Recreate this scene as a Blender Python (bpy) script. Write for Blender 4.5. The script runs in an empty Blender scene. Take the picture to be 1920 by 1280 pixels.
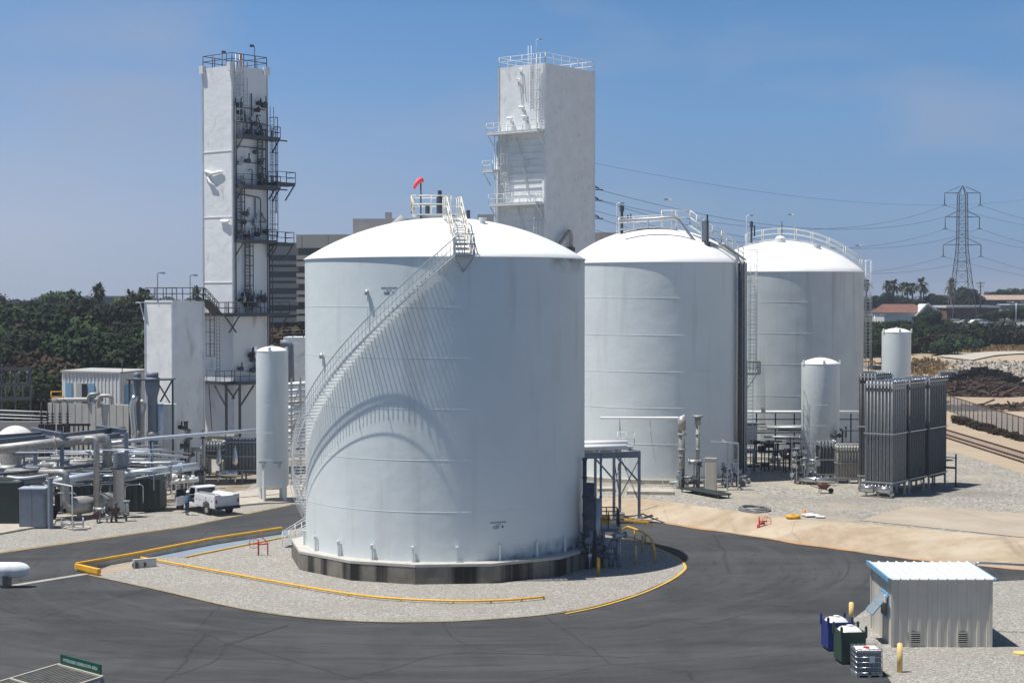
import bpy, math, random
import numpy as np
from mathutils import Vector, Matrix, geometry
random.seed(7)
rng = np.random.default_rng(7)
sc = bpy.context.scene
R = math.radians
# ---------------------------------------------------------------- camera, sky, sun
F = 3080.0; EYE = 16.0; PITCH = math.atan(80 / F)
cam = bpy.data.cameras.new('camera'); camo = bpy.data.objects.new('camera', cam)
sc.collection.objects.link(camo); sc.camera = camo
cam.sensor_width = 36; cam.lens = F / 1920 * 36; cam.clip_start = .5; cam.clip_end = 20000
camo.location = (0, 0, EYE); camo.rotation_euler = (math.pi / 2 - PITCH, 0, 0)
SUN_EL = 70.5; SUN_DIR = Vector((-math.cos(R(10)), -math.sin(R(10)), 0))   # horizontal direction towards the sun
world = bpy.data.worlds.new('World'); sc.world = world; world.use_nodes = True
wn = world.node_tree.nodes; wl = world.node_tree.links
bg = wn['Background']
sky = wn.new('ShaderNodeTexSky'); sky.sky_type = 'NISHITA'; sky.sun_disc = False
sky.sun_elevation = R(SUN_EL); sky.sun_rotation = math.atan2(SUN_DIR.x, SUN_DIR.y)
sky.altitude = 0; sky.air_density = 1.0; sky.dust_density = .6; sky.ozone_density = 6.0
bg.inputs['Strength'].default_value = .050
# thin high cloud in the sky itself
tc = wn.new('ShaderNodeTexCoord'); mp = wn.new('ShaderNodeMapping'); mp.inputs['Scale'].default_value = (5, 5, 16)
mp.inputs['Location'].default_value = (.35, .1, .2)
nz = wn.new('ShaderNodeTexNoise'); nz.inputs['Scale'].default_value = 1.1; nz.inputs['Detail'].default_value = 5
rp = wn.new('ShaderNodeValToRGB'); rp.color_ramp.elements[0].position = .47; rp.color_ramp.elements[1].position = .8
rp.color_ramp.elements[1].color = (.6, .6, .6, 1)
mx = wn.new('ShaderNodeMixRGB'); mx.inputs[2].default_value = (6.4, 7.2, 9.0, 1)
wl.new(tc.outputs['Generated'], mp.inputs[0]); wl.new(mp.outputs[0], nz.inputs[0]); wl.new(nz.outputs[0], rp.inputs[0])
wl.new(rp.outputs[0], mx.inputs[0])
hs = wn.new('ShaderNodeHueSaturation'); hs.inputs['Saturation'].default_value = 1.3; hs.inputs['Value'].default_value = 1.0
wl.new(sky.outputs[0], hs.inputs['Color'])
# smog layer: the lowest twenty degrees of the sky fade to a pale violet blue, paler towards the left (west)
sep = wn.new('ShaderNodeSeparateXYZ'); wl.new(tc.outputs['Generated'], sep.inputs[0])
def sky_ramp(stops):
    r = wn.new('ShaderNodeValToRGB'); e = r.color_ramp.elements
    mr = wn.new('ShaderNodeMapRange'); mr.inputs[1].default_value = 0; mr.inputs[2].default_value = .2; wl.new(sep.outputs[2], mr.inputs[0]); wl.new(mr.outputs[0], r.inputs[0])
    while len(e) < len(stops): e.new(.5)
    for el, (p, c) in zip(e, stops): el.position = p; el.color = tuple(((v / 255 + .055) / 1.055) ** 2.4 for v in c) + (1,)
    return r
rl = sky_ramp([(0, (158, 174, 190)), (.2, (163, 176, 198)), (.4, (148, 170, 201)), (.65, (118, 156, 203)), (1, (92, 142, 198))])
rr_ = sky_ramp([(0, (112, 138, 168)), (.25, (120, 153, 188)), (.55, (108, 149, 194)), (1, (80, 131, 184))])
az = wn.new('ShaderNodeMapRange'); az.inputs[1].default_value = -.28; az.inputs[2].default_value = .1; wl.new(sep.outputs[0], az.inputs[0])
mlr = wn.new('ShaderNodeMixRGB'); wl.new(az.outputs[0], mlr.inputs[0]); wl.new(rl.outputs[0], mlr.inputs[1]); wl.new(rr_.outputs[0], mlr.inputs[2])
gain = wn.new('ShaderNodeVectorMath'); gain.operation = 'SCALE'; gain.inputs['Scale'].default_value = 1.12 / (.050 * 2 ** .2); wl.new(mlr.outputs[0], gain.inputs[0])
el_ = wn.new('ShaderNodeMapRange'); el_.inputs[1].default_value = .17; el_.inputs[2].default_value = .42; wl.new(sep.outputs[2], el_.inputs[0])
band = wn.new('ShaderNodeMixRGB'); wl.new(el_.outputs[0], band.inputs[0]); wl.new(gain.outputs[0], band.inputs[1]); wl.new(hs.outputs[0], band.inputs[2])
wl.new(band.outputs[0], mx.inputs[1]); wl.new(mx.outputs[0], bg.inputs[0])
sd = bpy.data.lights.new('sun', 'SUN'); sd.energy = 5.0; sd.angle = R(.5); sd.color = (1, .965, .91)
so = bpy.data.objects.new('sun', sd); sc.collection.objects.link(so)
sv = SUN_DIR * math.cos(R(SUN_EL)) + Vector((0, 0, math.sin(R(SUN_EL))))
so.rotation_euler = sv.to_track_quat('Z', 'Y').to_euler(); so.location = (0, 0, 80)
vs = sc.view_settings; vs.view_transform = 'Standard'; vs.look = 'None'; vs.gamma = 1; vs.exposure = .2
# ---------------------------------------------------------------- photograph pixel -> world point
cp, sp_ = math.cos(PITCH), math.sin(PITCH)
def ray(px, py):
    a, b = (px - 960) / F, (640 - py) / F
    return Vector((a, cp + b * sp_, b * cp - sp_))
def W(px, py, d):
    r = ray(px, py); t = d / r.y
    return Vector((r.x * t, d, EYE + r.z * t))
def G(px, py, z=0.0):
    r = ray(px, py); t = (z - EYE) / r.z
    return Vector((r.x * t, r.y * t, z))
def XX(px, d): return W(px, 600, d).x
# ---------------------------------------------------------------- terrain height
def sm(a, b, x):
    t = np.clip((x - a) / (b - a), 0, 1); return t * t * (3 - 2 * t)
_bb = [G(*p) for p in ((1195, 972), (1300, 988), (1500, 1018), (1700, 1046), (1920, 1068))]
_bt = [G(p[0], p[1], 1) for p in ((1205, 935), (1300, 947), (1400, 962), (1500, 975), (1610, 982), (1920, 1010))]
def _ext(ps, x):
    xs = [p.x for p in ps]; ys = [p.y for p in ps]
    xs = [-60] + xs + [90]
    ys = [ys[0] + 4] + ys + [ys[-1] + (90 - xs[-2]) * (ys[-1] - ys[-2]) / (xs[-2] - xs[-3])]
    return np.interp(x, xs, ys)
def yb(x): return _ext(_bb, x)
def yt(x): return _ext(_bt, x)
def hh(x, y):
    x = np.asarray(x, float); y = np.asarray(y, float)
    A = sm(-9, -1, x)
    b, t = yb(x), yt(x)
    k = np.clip((y - b) / (t - b), 0, 1)
    h = A * (k * k * (3 - 2 * k) * .5 + k * .5)
    right = np.interp(y, [0, 235, 262, 300, 430, 600, 900, 9000], [0, 0, .6, 4.6, 7.8, 9.8, 11, 11])
    left = np.interp(y, [0, 188, 215, 300, 450, 900, 9000], [0, 0, 1, 6.5, 9, 11, 11])
    s = sm(-.02, .12, x / np.maximum(y, 1))
    return h + right * s + left * (1 - s)
def H(x, y): return float(hh(x, y))
# ---------------------------------------------------------------- materials
def mat(name, col, rough=.6, metal=0, var=.12, scale=3.0, stretch=(1, 1, 1), bump=0, bscale=20, dirt=None, dirtamt=.3, dscale=1.2,
        dstretch=(1, 1, 1), dlo=.55, dhi=.72, spec=.5, rnd=0, trans=0, detail=6, dist=0.0):
    m = bpy.data.materials.new(name); m.use_nodes = True
    n, l = m.node_tree.nodes, m.node_tree.links
    b = n['Principled BSDF']; b.inputs['Roughness'].default_value = rough; b.inputs['Metallic'].default_value = metal
    b.inputs['Specular IOR Level'].default_value = spec
    t = n.new('ShaderNodeTexCoord')
    def noise(sc_, st, det=6):
        q = n.new('ShaderNodeMapping'); q.inputs['Scale'].default_value = st; l.new(t.outputs['Object'], q.inputs[0])
        z = n.new('ShaderNodeTexNoise'); z.inputs['Scale'].default_value = sc_; z.inputs['Detail'].default_value = det
        z.inputs['Distortion'].default_value = dist
        l.new(q.outputs[0], z.inputs[0]); return z
    z = noise(scale, stretch, detail)
    r = n.new('ShaderNodeValToRGB'); r.color_ramp.elements[0].position = .3; r.color_ramp.elements[1].position = .7
    r.color_ramp.elements[0].color = tuple(c * (1 - var) for c in col) + (1,)
    r.color_ramp.elements[1].color = tuple(min(1, c * (1 + var)) for c in col) + (1,)
    l.new(z.outputs[0], r.inputs[0]); out = r.outputs[0]
    if dirt:
        z2 = noise(dscale, dstretch, 8)
        r2 = n.new('ShaderNodeValToRGB'); r2.color_ramp.elements[0].position = dlo; r2.color_ramp.elements[1].position = dhi
        r2.color_ramp.elements[1].color = (dirtamt,) * 3 + (1,)
        l.new(z2.outputs[0], r2.inputs[0])
        x = n.new('ShaderNodeMixRGB'); x.inputs[2].default_value = tuple(dirt) + (1,)
        l.new(r2.outputs[0], x.inputs[0]); l.new(out, x.inputs[1]); out = x.outputs[0]
    if rnd:
        oi = n.new('ShaderNodeObjectInfo'); h = n.new('ShaderNodeHueSaturation')
        ma = n.new('ShaderNodeMapRange'); ma.inputs[3].default_value = 1 - rnd; ma.inputs[4].default_value = 1 + rnd
        mh = n.new('ShaderNodeMapRange'); mh.inputs[3].default_value = .5 - rnd * .09; mh.inputs[4].default_value = .5 + rnd * .05
        l.new(oi.outputs['Random'], ma.inputs[0]); l.new(oi.outputs['Random'], mh.inputs[0])
        l.new(ma.outputs[0], h.inputs['Value']); l.new(mh.outputs[0], h.inputs['Hue']); l.new(out, h.inputs['Color']); out = h.outputs[0]
    l.new(out, b.inputs['Base Color'])
    if bump:
        z3 = noise(bscale, (1, 1, 1), 4); bm = n.new('ShaderNodeBump'); bm.inputs['Strength'].default_value = min(1, bump)
        bm.inputs['Distance'].default_value = .05 if bump <= 1 else .05 * bump
        l.new(z3.outputs[0], bm.inputs['Height']); l.new(bm.outputs[0], b.inputs['Normal'])
    if trans:
        b.inputs['Transmission Weight'].default_value = trans
    return m
M = {}
M['white'] = mat('white_tank_paint', (.72, .775, .765), .45, var=.035, scale=.35, bump=.8, bscale=.55, dirt=(.45, .45, .42), dirtamt=.3, dscale=1.0, dstretch=(1, 1, .1))
M['roofw'] = mat('white_roof_paint', (.82, .82, .8), .5, var=.03, scale=.5, dirt=(.5, .48, .42), dirtamt=.2, dscale=1.4)
M['white2'] = mat('weathered_white_paint', (.77, .79, .78), .55, var=.08, scale=.6, bump=1, bscale=.8, dirt=(.35, .33, .3), dirtamt=.45, dscale=1.1, dstretch=(1, 1, .5), dlo=.57, dhi=.75)
M['towerw'] = mat('patched_white_cladding', (.76, .78, .78), .5, var=.05, scale=.5, bump=1.2, bscale=.9, dirt=(.3, .29, .26), dirtamt=.6, dscale=.9, dstretch=(1, 1, .5), dlo=.6, dhi=.78)
M['tank3'] = mat('stained_tank_paint', (.58, .62, .61), .5, var=.07, scale=.5, bump=.6, bscale=.5, dirt=(.22, .22, .19), dirtamt=.5, dscale=1.0, dstretch=(1, 1, .05), dlo=.54, dhi=.7)
M['greywall'] = mat('grey_stained_cladding', (.74, .77, .76), .6, var=.05, scale=.7, bump=.6, bscale=.8, dirt=(.35, .35, .34), dirtamt=.4, dscale=2.2, dstretch=(1, 1, .7), dlo=.57, dhi=.78)
M['cream'] = mat('cream_rail_paint', (.74, .72, .63), .5, var=.06)
M['steel'] = mat('galvanised_steel', (.42, .44, .45), .45, .55, var=.12, scale=6)
M['whrail'] = mat('white_rail_paint', (.7, .72, .72), .5, var=.05)
M['dark'] = mat('dark_grey_steel', (.07, .08, .09), .6, .2, var=.25, scale=5)
M['black'] = mat('black_rubber', (.02, .02, .022), .7, var=.2)
M['blue'] = mat('blue_grey_painted_steel', (.16, .19, .235), .5, var=.12, scale=3, dirt=(.25, .26, .27), dirtamt=.4)
M['lblue'] = mat('light_blue_paint', (.16, .34, .5), .45, var=.08)
M['teal'] = mat('teal_door_paint', (.02, .16, .19), .5, var=.1)
M['pipe'] = mat('lagged_pipe_cladding', (.36, .355, .335), .5, .3, var=.2, scale=4, dirt=(.2, .15, .1), dirtamt=.5, dscale=3)
M['bpipe'] = mat('pale_blue_pipe_paint', (.5, .56, .64), .4, .2, var=.08)
M['wpipe'] = mat('white_pipe_paint', (.7, .7, .68), .45, var=.08)
M['yel'] = mat('yellow_safety_paint', (.8, .42, .02), .5, var=.12, scale=4, dirt=(.35, .2, .08), dirtamt=.5, dscale=3)
M['post'] = mat('faded_yellow_post_paint', (.72, .52, .2), .6, var=.12)
M['red'] = mat('red_hydrant_paint', (.5, .03, .03), .5, var=.15)
M['orange'] = mat('orange_plastic', (.8, .2, .02), .5)
M['sock'] = mat('pink_red_fabric', (.95, .1, .14), .7)
M['conc'] = mat('concrete', (.42, .38, .32), .9, var=.15, scale=1.5, bump=.3, bscale=12, dirt=(.2, .17, .14), dirtamt=.45, dscale=.7)
M['pconc'] = mat('pale_concrete_panels', (.5, .49, .46), .9, var=.1, scale=.8, dirt=(.3, .28, .26), dirtamt=.5, dscale=1, dstretch=(1, 1, .2))
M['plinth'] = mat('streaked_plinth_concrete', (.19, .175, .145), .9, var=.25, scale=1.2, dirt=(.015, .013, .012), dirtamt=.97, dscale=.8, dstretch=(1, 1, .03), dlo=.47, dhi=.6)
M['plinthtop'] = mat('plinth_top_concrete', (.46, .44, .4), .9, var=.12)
M['fin'] = mat('aluminium_fins', (.26, .275, .28), .55, .25, var=.12, scale=4)
M['finp'] = mat('pale_dusty_fins', (.40, .385, .35), .6, .2, var=.12, scale=4)
M['find'] = mat('weathered_aluminium_fins', (.14, .15, .155), .6, .25, var=.15, scale=4)
M['shed'] = mat('grey_beige_metal_cladding', (.58, .54, .46), .55, .0, var=.06, scale=1, dirt=(.25, .22, .18), dirtamt=.4, dscale=1, dstretch=(1, 1, .1))
M['glass'] = mat('dark_window_glass', (.012, .018, .028), .12, var=.1)
M['pglass'] = mat('grey_wired_glass', (.25, .27, .26), .2, var=.1)
M['tan'] = mat('tan_wall_render', (.42, .39, .33), .9, var=.06, scale=.4)
M['grey'] = mat('grey_wall_render', (.4, .39, .38), .9, var=.06, scale=.4)
M['brick'] = mat('red_brown_brick', (.17, .075, .06), .9, var=.15, scale=.6)
M['tile'] = mat('terracotta_roof', (.17, .08, .06), .9, var=.15, scale=.8)
M['troof'] = mat('tan_roof', (.34, .25, .19), .9, var=.12, scale=.4)
M['wwall'] = mat('white_wall', (.65, .65, .63), .8, var=.05)
M['pinkwall'] = mat('pinkish_wall', (.5, .38, .3), .9, var=.08, scale=.2)
M['bark'] = mat('bark', (.1, .075, .055), .95, var=.3, scale=3)
M['leafd'] = mat('dark_green_foliage', (.020, .034, .014), .8, var=.45, scale=.55, rnd=.35, spec=.15)
M['leafm'] = mat('mid_green_foliage', (.036, .064, .022), .8, var=.45, scale=.6, rnd=.35, spec=.15)
M['leafy'] = mat('yellow_green_foliage', (.085, .12, .03), .8, var=.4, scale=.6, rnd=.3, spec=.15)
M['leafb'] = mat('brown_foliage', (.055, .040, .025), .85, var=.4, scale=.5, rnd=.3, spec=.1)
M['palm'] = mat('palm_fronds', (.075, .085, .045), .8, var=.4, scale=2, rnd=.3, spec=.2)
M['dry'] = mat('dry_grass', (.4, .27, .13), .95, var=.25, scale=3)
M['log'] = mat('old_dark_timber', (.12, .08, .058), .95, var=.5, scale=3, rnd=0)
M['tie'] = mat('black_old_timber', (.018, .015, .015), .95, var=.5, scale=3)
M['sleeper'] = mat('dusty_sleepers', (.27, .21, .155), .95, var=.2)
M['stone'] = mat('broken_concrete_rubble', (.42, .4, .36), .95, var=.3, scale=.8)
M['rust'] = mat('rusty_steel', (.09, .04, .03), .8, .3, var=.3, scale=4)
M['pylon'] = mat('weathered_pylon_steel', (.11, .11, .12), .7, .3, var=.1)
M['wire'] = mat('conductor_cable', (.06, .06, .065), .6, .4, var=.1)
M['car'] = mat('white_car_paint', (.75, .76, .77), .3, var=.03)
M['carg'] = mat('grey_car_paint', (.25, .27, .3), .3, var=.03)
M['chrome'] = mat('bright_metal', (.6, .6, .6), .25, .9, var=.05)
M['tote_b'] = mat('dark_blue_tote_paint', (.02, .04, .2), .45, var=.15)
M['tote_g'] = mat('dark_green_tote_paint', (.03, .07, .045), .5, var=.15)
M['plastic'] = mat('white_plastic', (.7, .7, .66), .5, var=.05)
M['plasticg'] = mat('cloudy_grey_plastic', (.14, .17, .2), .4, var=.2, scale=2)
M['green'] = mat('green_sign_paint', (.0, .07, .04), .5, var=.05)
M['plantslab'] = mat('tan_slab_with_plant_shade', (.30, .25, .18), .9, var=.2, scale=.4, dirt=(.08, .07, .06), dirtamt=.7, dscale=.25, dlo=.45, dhi=.65)  # tan concrete; dark patches put the shade under the plant into the colour
M['orangesoil'] = mat('ochre_soil_stain', (.42, .24, .11), .95, var=.2, scale=1.5)
M['greyd'] = mat('mid_grey_and_wing_shade', (.22, .225, .23), .9, var=.06, scale=.4)
M['slat'] = mat('weathered_grey_slats', (.10, .10, .09), .8, var=.3, scale=3)
M['shedroof'] = mat('white_sheet_with_rib_shade', (.60, .61, .6), .5, var=.05)  # duller than the ribs on it: their shading lines are put into the colour
M['dgreen'] = mat('very_dark_green_panels', (.015, .028, .024), .6, var=.25, scale=1)
M['navy'] = mat('navy_cloth', (.02, .04, .09), .9, var=.15)
M['bshirt'] = mat('blue_shirt_cloth', (.06, .13, .22), .9, var=.15)
M['skin'] = mat('skin', (.4, .22, .15), .6, var=.05)
M['hose'] = mat('grey_hose', (.2, .2, .2), .5, var=.3)
M['ink'] = mat('black_lettering', (.03, .03, .035), .7, var=.05)
M['label'] = mat('white_lettering', (.5, .6, .58), .7, var=.05)
M['redmetal'] = mat('rusty_red_barrow', (.16, .06, .05), .7, var=.2)
# ground surfaces
def ground_mat(name, base, terms, rough=.95, bump=.5, bscale=30, coord='Object'):
    """base colour, then a list of (kind, scale, stretch, lo, hi, colour, amount)"""
    m = bpy.data.materials.new(name); m.use_nodes = True
    n, l = m.node_tree.nodes, m.node_tree.links; b = n['Principled BSDF']; b.inputs['Roughness'].default_value = rough
    b.inputs['Specular IOR Level'].default_value = .25
    t = n.new('ShaderNodeTexCoord'); rgb = n.new('ShaderNodeRGB'); rgb.outputs[0].default_value = tuple(base) + (1,); out = rgb.outputs[0]
    for kind, s, st, lo, hi, col, amt in terms:
        q = n.new('ShaderNodeMapping'); q.inputs['Scale'].default_value = st[:3]
        if len(st) > 3: q.inputs['Rotation'].default_value = (0, 0, st[3])
        l.new(t.outputs['Object'], q.inputs[0])
        if kind == 'v':
            z = n.new('ShaderNodeTexVoronoi'); z.inputs['Scale'].default_value = s; o = z.outputs['Color']
            sx = n.new('ShaderNodeSeparateColor'); l.new(o, sx.inputs[0]); o = sx.outputs[0]
        elif kind == 'c':
            z = n.new('ShaderNodeTexVoronoi'); z.feature = 'DISTANCE_TO_EDGE'; z.inputs['Scale'].default_value = s
            nn = n.new('ShaderNodeTexNoise'); nn.inputs['Scale'].default_value = s * 2.5; mm = n.new('ShaderNodeMixRGB'); mm.inputs[0].default_value = .4
            l.new(q.outputs[0], nn.inputs[0]); l.new(q.outputs[0], mm.inputs[1]); l.new(nn.outputs['Color'], mm.inputs[2]); o = z.outputs['Distance']
            q2 = mm; 
        else:
            z = n.new('ShaderNodeTexNoise'); z.inputs['Scale'].default_value = s; z.inputs['Detail'].default_value = 9; z.inputs['Roughness'].default_value = .6; o = z.outputs[0]
        l.new((q2 if kind == 'c' else q).outputs[0], z.inputs[0])
        r = n.new('ShaderNodeValToRGB'); r.color_ramp.elements[0].position = lo; r.color_ramp.elements[1].position = hi
        if kind == 'c':
            r.color_ramp.elements[0].color = (amt,) * 3 + (1,); r.color_ramp.elements[1].color = (0, 0, 0, 1)
        else:
            r.color_ramp.elements[0].color = (0, 0, 0, 1); r.color_ramp.elements[1].color = (amt,) * 3 + (1,)
        l.new(o, r.inputs[0]); x = n.new('ShaderNodeMixRGB'); x.inputs[2].default_value = tuple(col) + (1,)
        l.new(r.outputs[0], x.inputs[0]); l.new(out, x.inputs[1]); out = x.outputs[0]
    l.new(out, b.inputs['Base Color'])
    if bump:
        z = n.new('ShaderNodeTexVoronoi' if bump > .6 else 'ShaderNodeTexNoise'); z.inputs['Scale'].default_value = bscale
        l.new(t.outputs['Object'], z.inputs[0])
        bm = n.new('ShaderNodeBump'); bm.inputs['Strength'].default_value = bump; bm.inputs['Distance'].default_value = .03
        l.new(z.outputs[0], bm.inputs['Height']); l.new(bm.outputs[0], b.inputs['Normal'])
    return m
M['asphalt'] = ground_mat('asphalt', (.040, .043, .044), [
    ('n', .09, (1, 1, 1), .42, .6, (.064, .064, .066), .9), ('n', .22, (.22, 1, 1, .35), .47, .62, (.085, .084, .083), .6), ('n', .5, (.12, 1, 1, -.25), .52, .66, (.026, .027, .03), .6), ('n', .35, (1, .3, 1, .5), .5, .72, (.034, .034, .037), .7),
    ('n', 1.6, (.18, 1, 1, -.15), .55, .7, (.085, .084, .082), .45), ('n', 9, (1, 1, 1), .4, .7, (.07, .07, .07), .4),
    ('n', .5, (1, 1, 1), .66, .76, (.11, .105, .1), .4), ('n', 3, (1, 1, 1), .56, .66, (.085, .085, .083), .25), ('c', .12, (1, 1, 1), .0, .005, (.016, .016, .018), .55)], bump=.3, bscale=25)
def tracks(m, cx, cy):
    n, l = m.node_tree.nodes, m.node_tree.links; b = n['Principled BSDF']; src = b.inputs['Base Color'].links[0].from_socket
    t = n.new('ShaderNodeTexCoord'); s = n.new('ShaderNodeVectorMath'); s.operation = 'SUBTRACT'; s.inputs[1].default_value = (cx, cy, 0); l.new(t.outputs['Object'], s.inputs[0])
    le = n.new('ShaderNodeVectorMath'); le.operation = 'LENGTH'; l.new(s.outputs[0], le.inputs[0]); sx = n.new('ShaderNodeSeparateXYZ'); l.new(s.outputs[0], sx.inputs[0])
    at = n.new('ShaderNodeMath'); at.operation = 'ARCTAN2'; l.new(sx.outputs[1], at.inputs[0]); l.new(sx.outputs[0], at.inputs[1])
    a2 = n.new('ShaderNodeMath'); a2.operation = 'MULTIPLY'; a2.inputs[1].default_value = 2.2; l.new(at.outputs[0], a2.inputs[0])
    cb = n.new('ShaderNodeCombineXYZ'); l.new(le.outputs['Value'], cb.inputs[0]); l.new(a2.outputs[0], cb.inputs[1])
    for sc2, lo, hi, col, amt in ((.9, .5, .72, (.09, .091, .09), .38), (3.2, .55, .7, (.018, .018, .02), .4)):
        z = n.new('ShaderNodeTexNoise'); z.inputs['Scale'].default_value = sc2; z.inputs['Detail'].default_value = 5; z.inputs['Distortion'].default_value = .4; l.new(cb.outputs[0], z.inputs[0])
        r = n.new('ShaderNodeValToRGB'); r.color_ramp.elements[0].position = lo; r.color_ramp.elements[1].position = hi; r.color_ramp.elements[1].color = (amt,) * 3 + (1,); l.new(z.outputs[0], r.inputs[0])
        x = n.new('ShaderNodeMixRGB'); x.inputs[2].default_value = col + (1,); l.new(r.outputs[0], x.inputs[0]); l.new(src, x.inputs[1]); src = x.outputs[0]
    l.new(src, b.inputs['Base Color'])
tracks(M['asphalt'], -4.1, 101)
def mossy(m, z0, z1, x0, x1, col, name):
    """a stain low (or high) on one side of a shell, broken up by noise; object coordinates"""
    m = m.copy(); m.name = name; n, l = m.node_tree.nodes, m.node_tree.links; b = n['Principled BSDF']; src = b.inputs['Base Color'].links[0].from_socket
    t = n.new('ShaderNodeTexCoord'); s = n.new('ShaderNodeSeparateXYZ'); l.new(t.outputs['Object'], s.inputs[0])
    a = n.new('ShaderNodeMapRange'); a.inputs[1].default_value = z0; a.inputs[2].default_value = z1; l.new(s.outputs[2], a.inputs[0])
    c = n.new('ShaderNodeMapRange'); c.inputs[1].default_value = x0; c.inputs[2].default_value = x1; l.new(s.outputs[0], c.inputs[0])
    z = n.new('ShaderNodeTexNoise'); z.inputs['Scale'].default_value = .9; z.inputs['Detail'].default_value = 8; l.new(t.outputs['Object'], z.inputs[0])
    zz = n.new('ShaderNodeMapRange'); zz.inputs[1].default_value = .3; zz.inputs[2].default_value = .62; l.new(z.outputs[0], zz.inputs[0])
    p = n.new('ShaderNodeMath'); p.operation = 'MULTIPLY'; l.new(a.outputs[0], p.inputs[0]); l.new(c.outputs[0], p.inputs[1]); q = n.new('ShaderNodeMath'); q.operation = 'MULTIPLY'; l.new(p.outputs[0], q.inputs[0]); l.new(zz.outputs[0], q.inputs[1])
    x = n.new('ShaderNodeMixRGB'); x.inputs[2].default_value = col + (1,); l.new(q.outputs[0], x.inputs[0]); l.new(src, x.inputs[1]); l.new(x.outputs[0], b.inputs['Base Color']); return m
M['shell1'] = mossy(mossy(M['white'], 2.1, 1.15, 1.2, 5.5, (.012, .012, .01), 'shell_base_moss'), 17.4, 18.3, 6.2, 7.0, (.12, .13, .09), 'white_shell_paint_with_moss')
M['gravel'] = ground_mat('pale_gravel', (.37, .35, .31), [
    ('v', 22, (1, 1, 1), .25, .8, (.16, .15, .135), .85), ('v', 13, (1, 1, 1), .6, .95, (.54, .52, .47), .8), ('v', 8, (1, 1, 1), .75, .9, (.19, .18, .155), .4),
    ('n', .25, (1, 1, 1), .45, .7, (.27, .25, .21), .5)], bump=.9, bscale=20)
M['gravely'] = ground_mat('grey_yard_gravel', (.36, .335, .285), [
    ('v', 10, (1, 1, 1), .25, .8, (.17, .16, .14), .85), ('v', 3.5, (1, 1, 1), .7, .9, (.18, .17, .15), .6), ('v', 6, (1, 1, 1), .65, .95, (.55, .53, .48), .7),
    ('n', .1, (1, 1, 1), .5, .64, (.17, .165, .15), .7), ('n', .2, (1, 1, 1), .5, .68, (.46, .39, .29), .7)], bump=.9, bscale=16)
M['bank'] = ground_mat('sprayed_concrete_bank', (.37, .29, .20), [
    ('n', .35, (1, 1, 1), .4, .65, (.46, .38, .28), .8), ('n', 1.5, (1, 1, 1), .45, .7, (.27, .19, .12), .5),
    ('n', .8, (1.5, .5, 1), .6, .72, (.25, .21, .17), .4), ('n', .12, (1, 2, 1), .5, .64, (.50, .43, .33), .7), ('n', .25, (2.5, .4, 1, .3), .58, .68, (.25, .2, .15), .55), ('c', .11, (1.6, .7, 1), .0, .004, (.14, .11, .08), .4)], bump=.8, bscale=1.3)
M['apron'] = ground_mat('apron_concrete', (.37, .31, .235), [
    ('n', .3, (1, 1, 1), .4, .65, (.44, .385, .31), .7), ('n', 1.2, (.3, 1, 1), .5, .7, (.33, .29, .24), .5), ('c', .12, (1, 1, 1), 0, .006, (.15, .12, .1), .6)], bump=.2, bscale=8)
M['sand'] = ground_mat('dry_sandy_soil', (.36, .285, .2), [
    ('n', .05, (1, 1, 1), .42, .62, (.42, .345, .255), .8), ('n', .3, (.3, 1, 1), .5, .7, (.30, .24, .17), .6), ('n', 2, (1, 1, 1), .45, .7, (.36, .28, .2), .5)], bump=.5, bscale=2)
M['channel'] = ground_mat('blue_grey_channel_floor', (.20, .25, .31), [('n', .6, (1, 1, 1), .5, .7, (.3, .32, .34), .5)], bump=0)
M['whiteline'] = ground_mat('pale_concrete_gutter', (.38, .36, .32), [('n', 2, (1, 1, 1), .45, .7, (.22, .2, .18), .6)], bump=0)
M['edge'] = ground_mat('tan_curb_paint', (.32, .22, .10), [('n', 2, (1, 1, 1), .45, .6, (.2, .15, .09), .8)], bump=0)
M['yline'] = ground_mat('yellow_line_paint', (.62, .38, .07), [('n', 3, (1, 1, 1), .55, .7, (.3, .2, .08), .6)], bump=0)
M['road'] = ground_mat('pale_dirt_road', (.44, .40, .34), [('n', .3, (.2, 1, 1), .5, .7, (.34, .3, .25), .5)], bump=.3, bscale=3)
def terrain_mat():
    m = M['sand'].copy(); m.name = 'terrain_soil'; n, l = m.node_tree.nodes, m.node_tree.links
    b = n['Principled BSDF']; src = b.inputs['Base Color'].links[0].from_socket
    t = n.new('ShaderNodeTexCoord'); s = n.new('ShaderNodeSeparateXYZ'); l.new(t.outputs['Object'], s.inputs[0])
    # wooded ground on the left and beyond the plots: leaf litter and scrub
    dv = n.new('ShaderNodeMath'); dv.operation = 'DIVIDE'; l.new(s.outputs[0], dv.inputs[0]); l.new(s.outputs[1], dv.inputs[1])
    r = n.new('ShaderNodeMapRange'); r.inputs[1].default_value = .16; r.inputs[2].default_value = .1; l.new(dv.outputs[0], r.inputs[0])
    far = n.new('ShaderNodeMapRange'); far.inputs[1].default_value = 300; far.inputs[2].default_value = 345; l.new(s.outputs[1], far.inputs[0])
    mxx = n.new('ShaderNodeMath'); mxx.operation = 'MAXIMUM'; l.new(r.outputs[0], mxx.inputs[0]); l.new(far.outputs[0], mxx.inputs[1])
    x = n.new('ShaderNodeMixRGB'); x.inputs[2].default_value = (.035, .042, .025, 1); l.new(mxx.outputs[0], x.inputs[0]); l.new(src, x.inputs[1])
    l.new(x.outputs[0], b.inputs['Base Color']); return m
M['terrain'] = terrain_mat()
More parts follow.
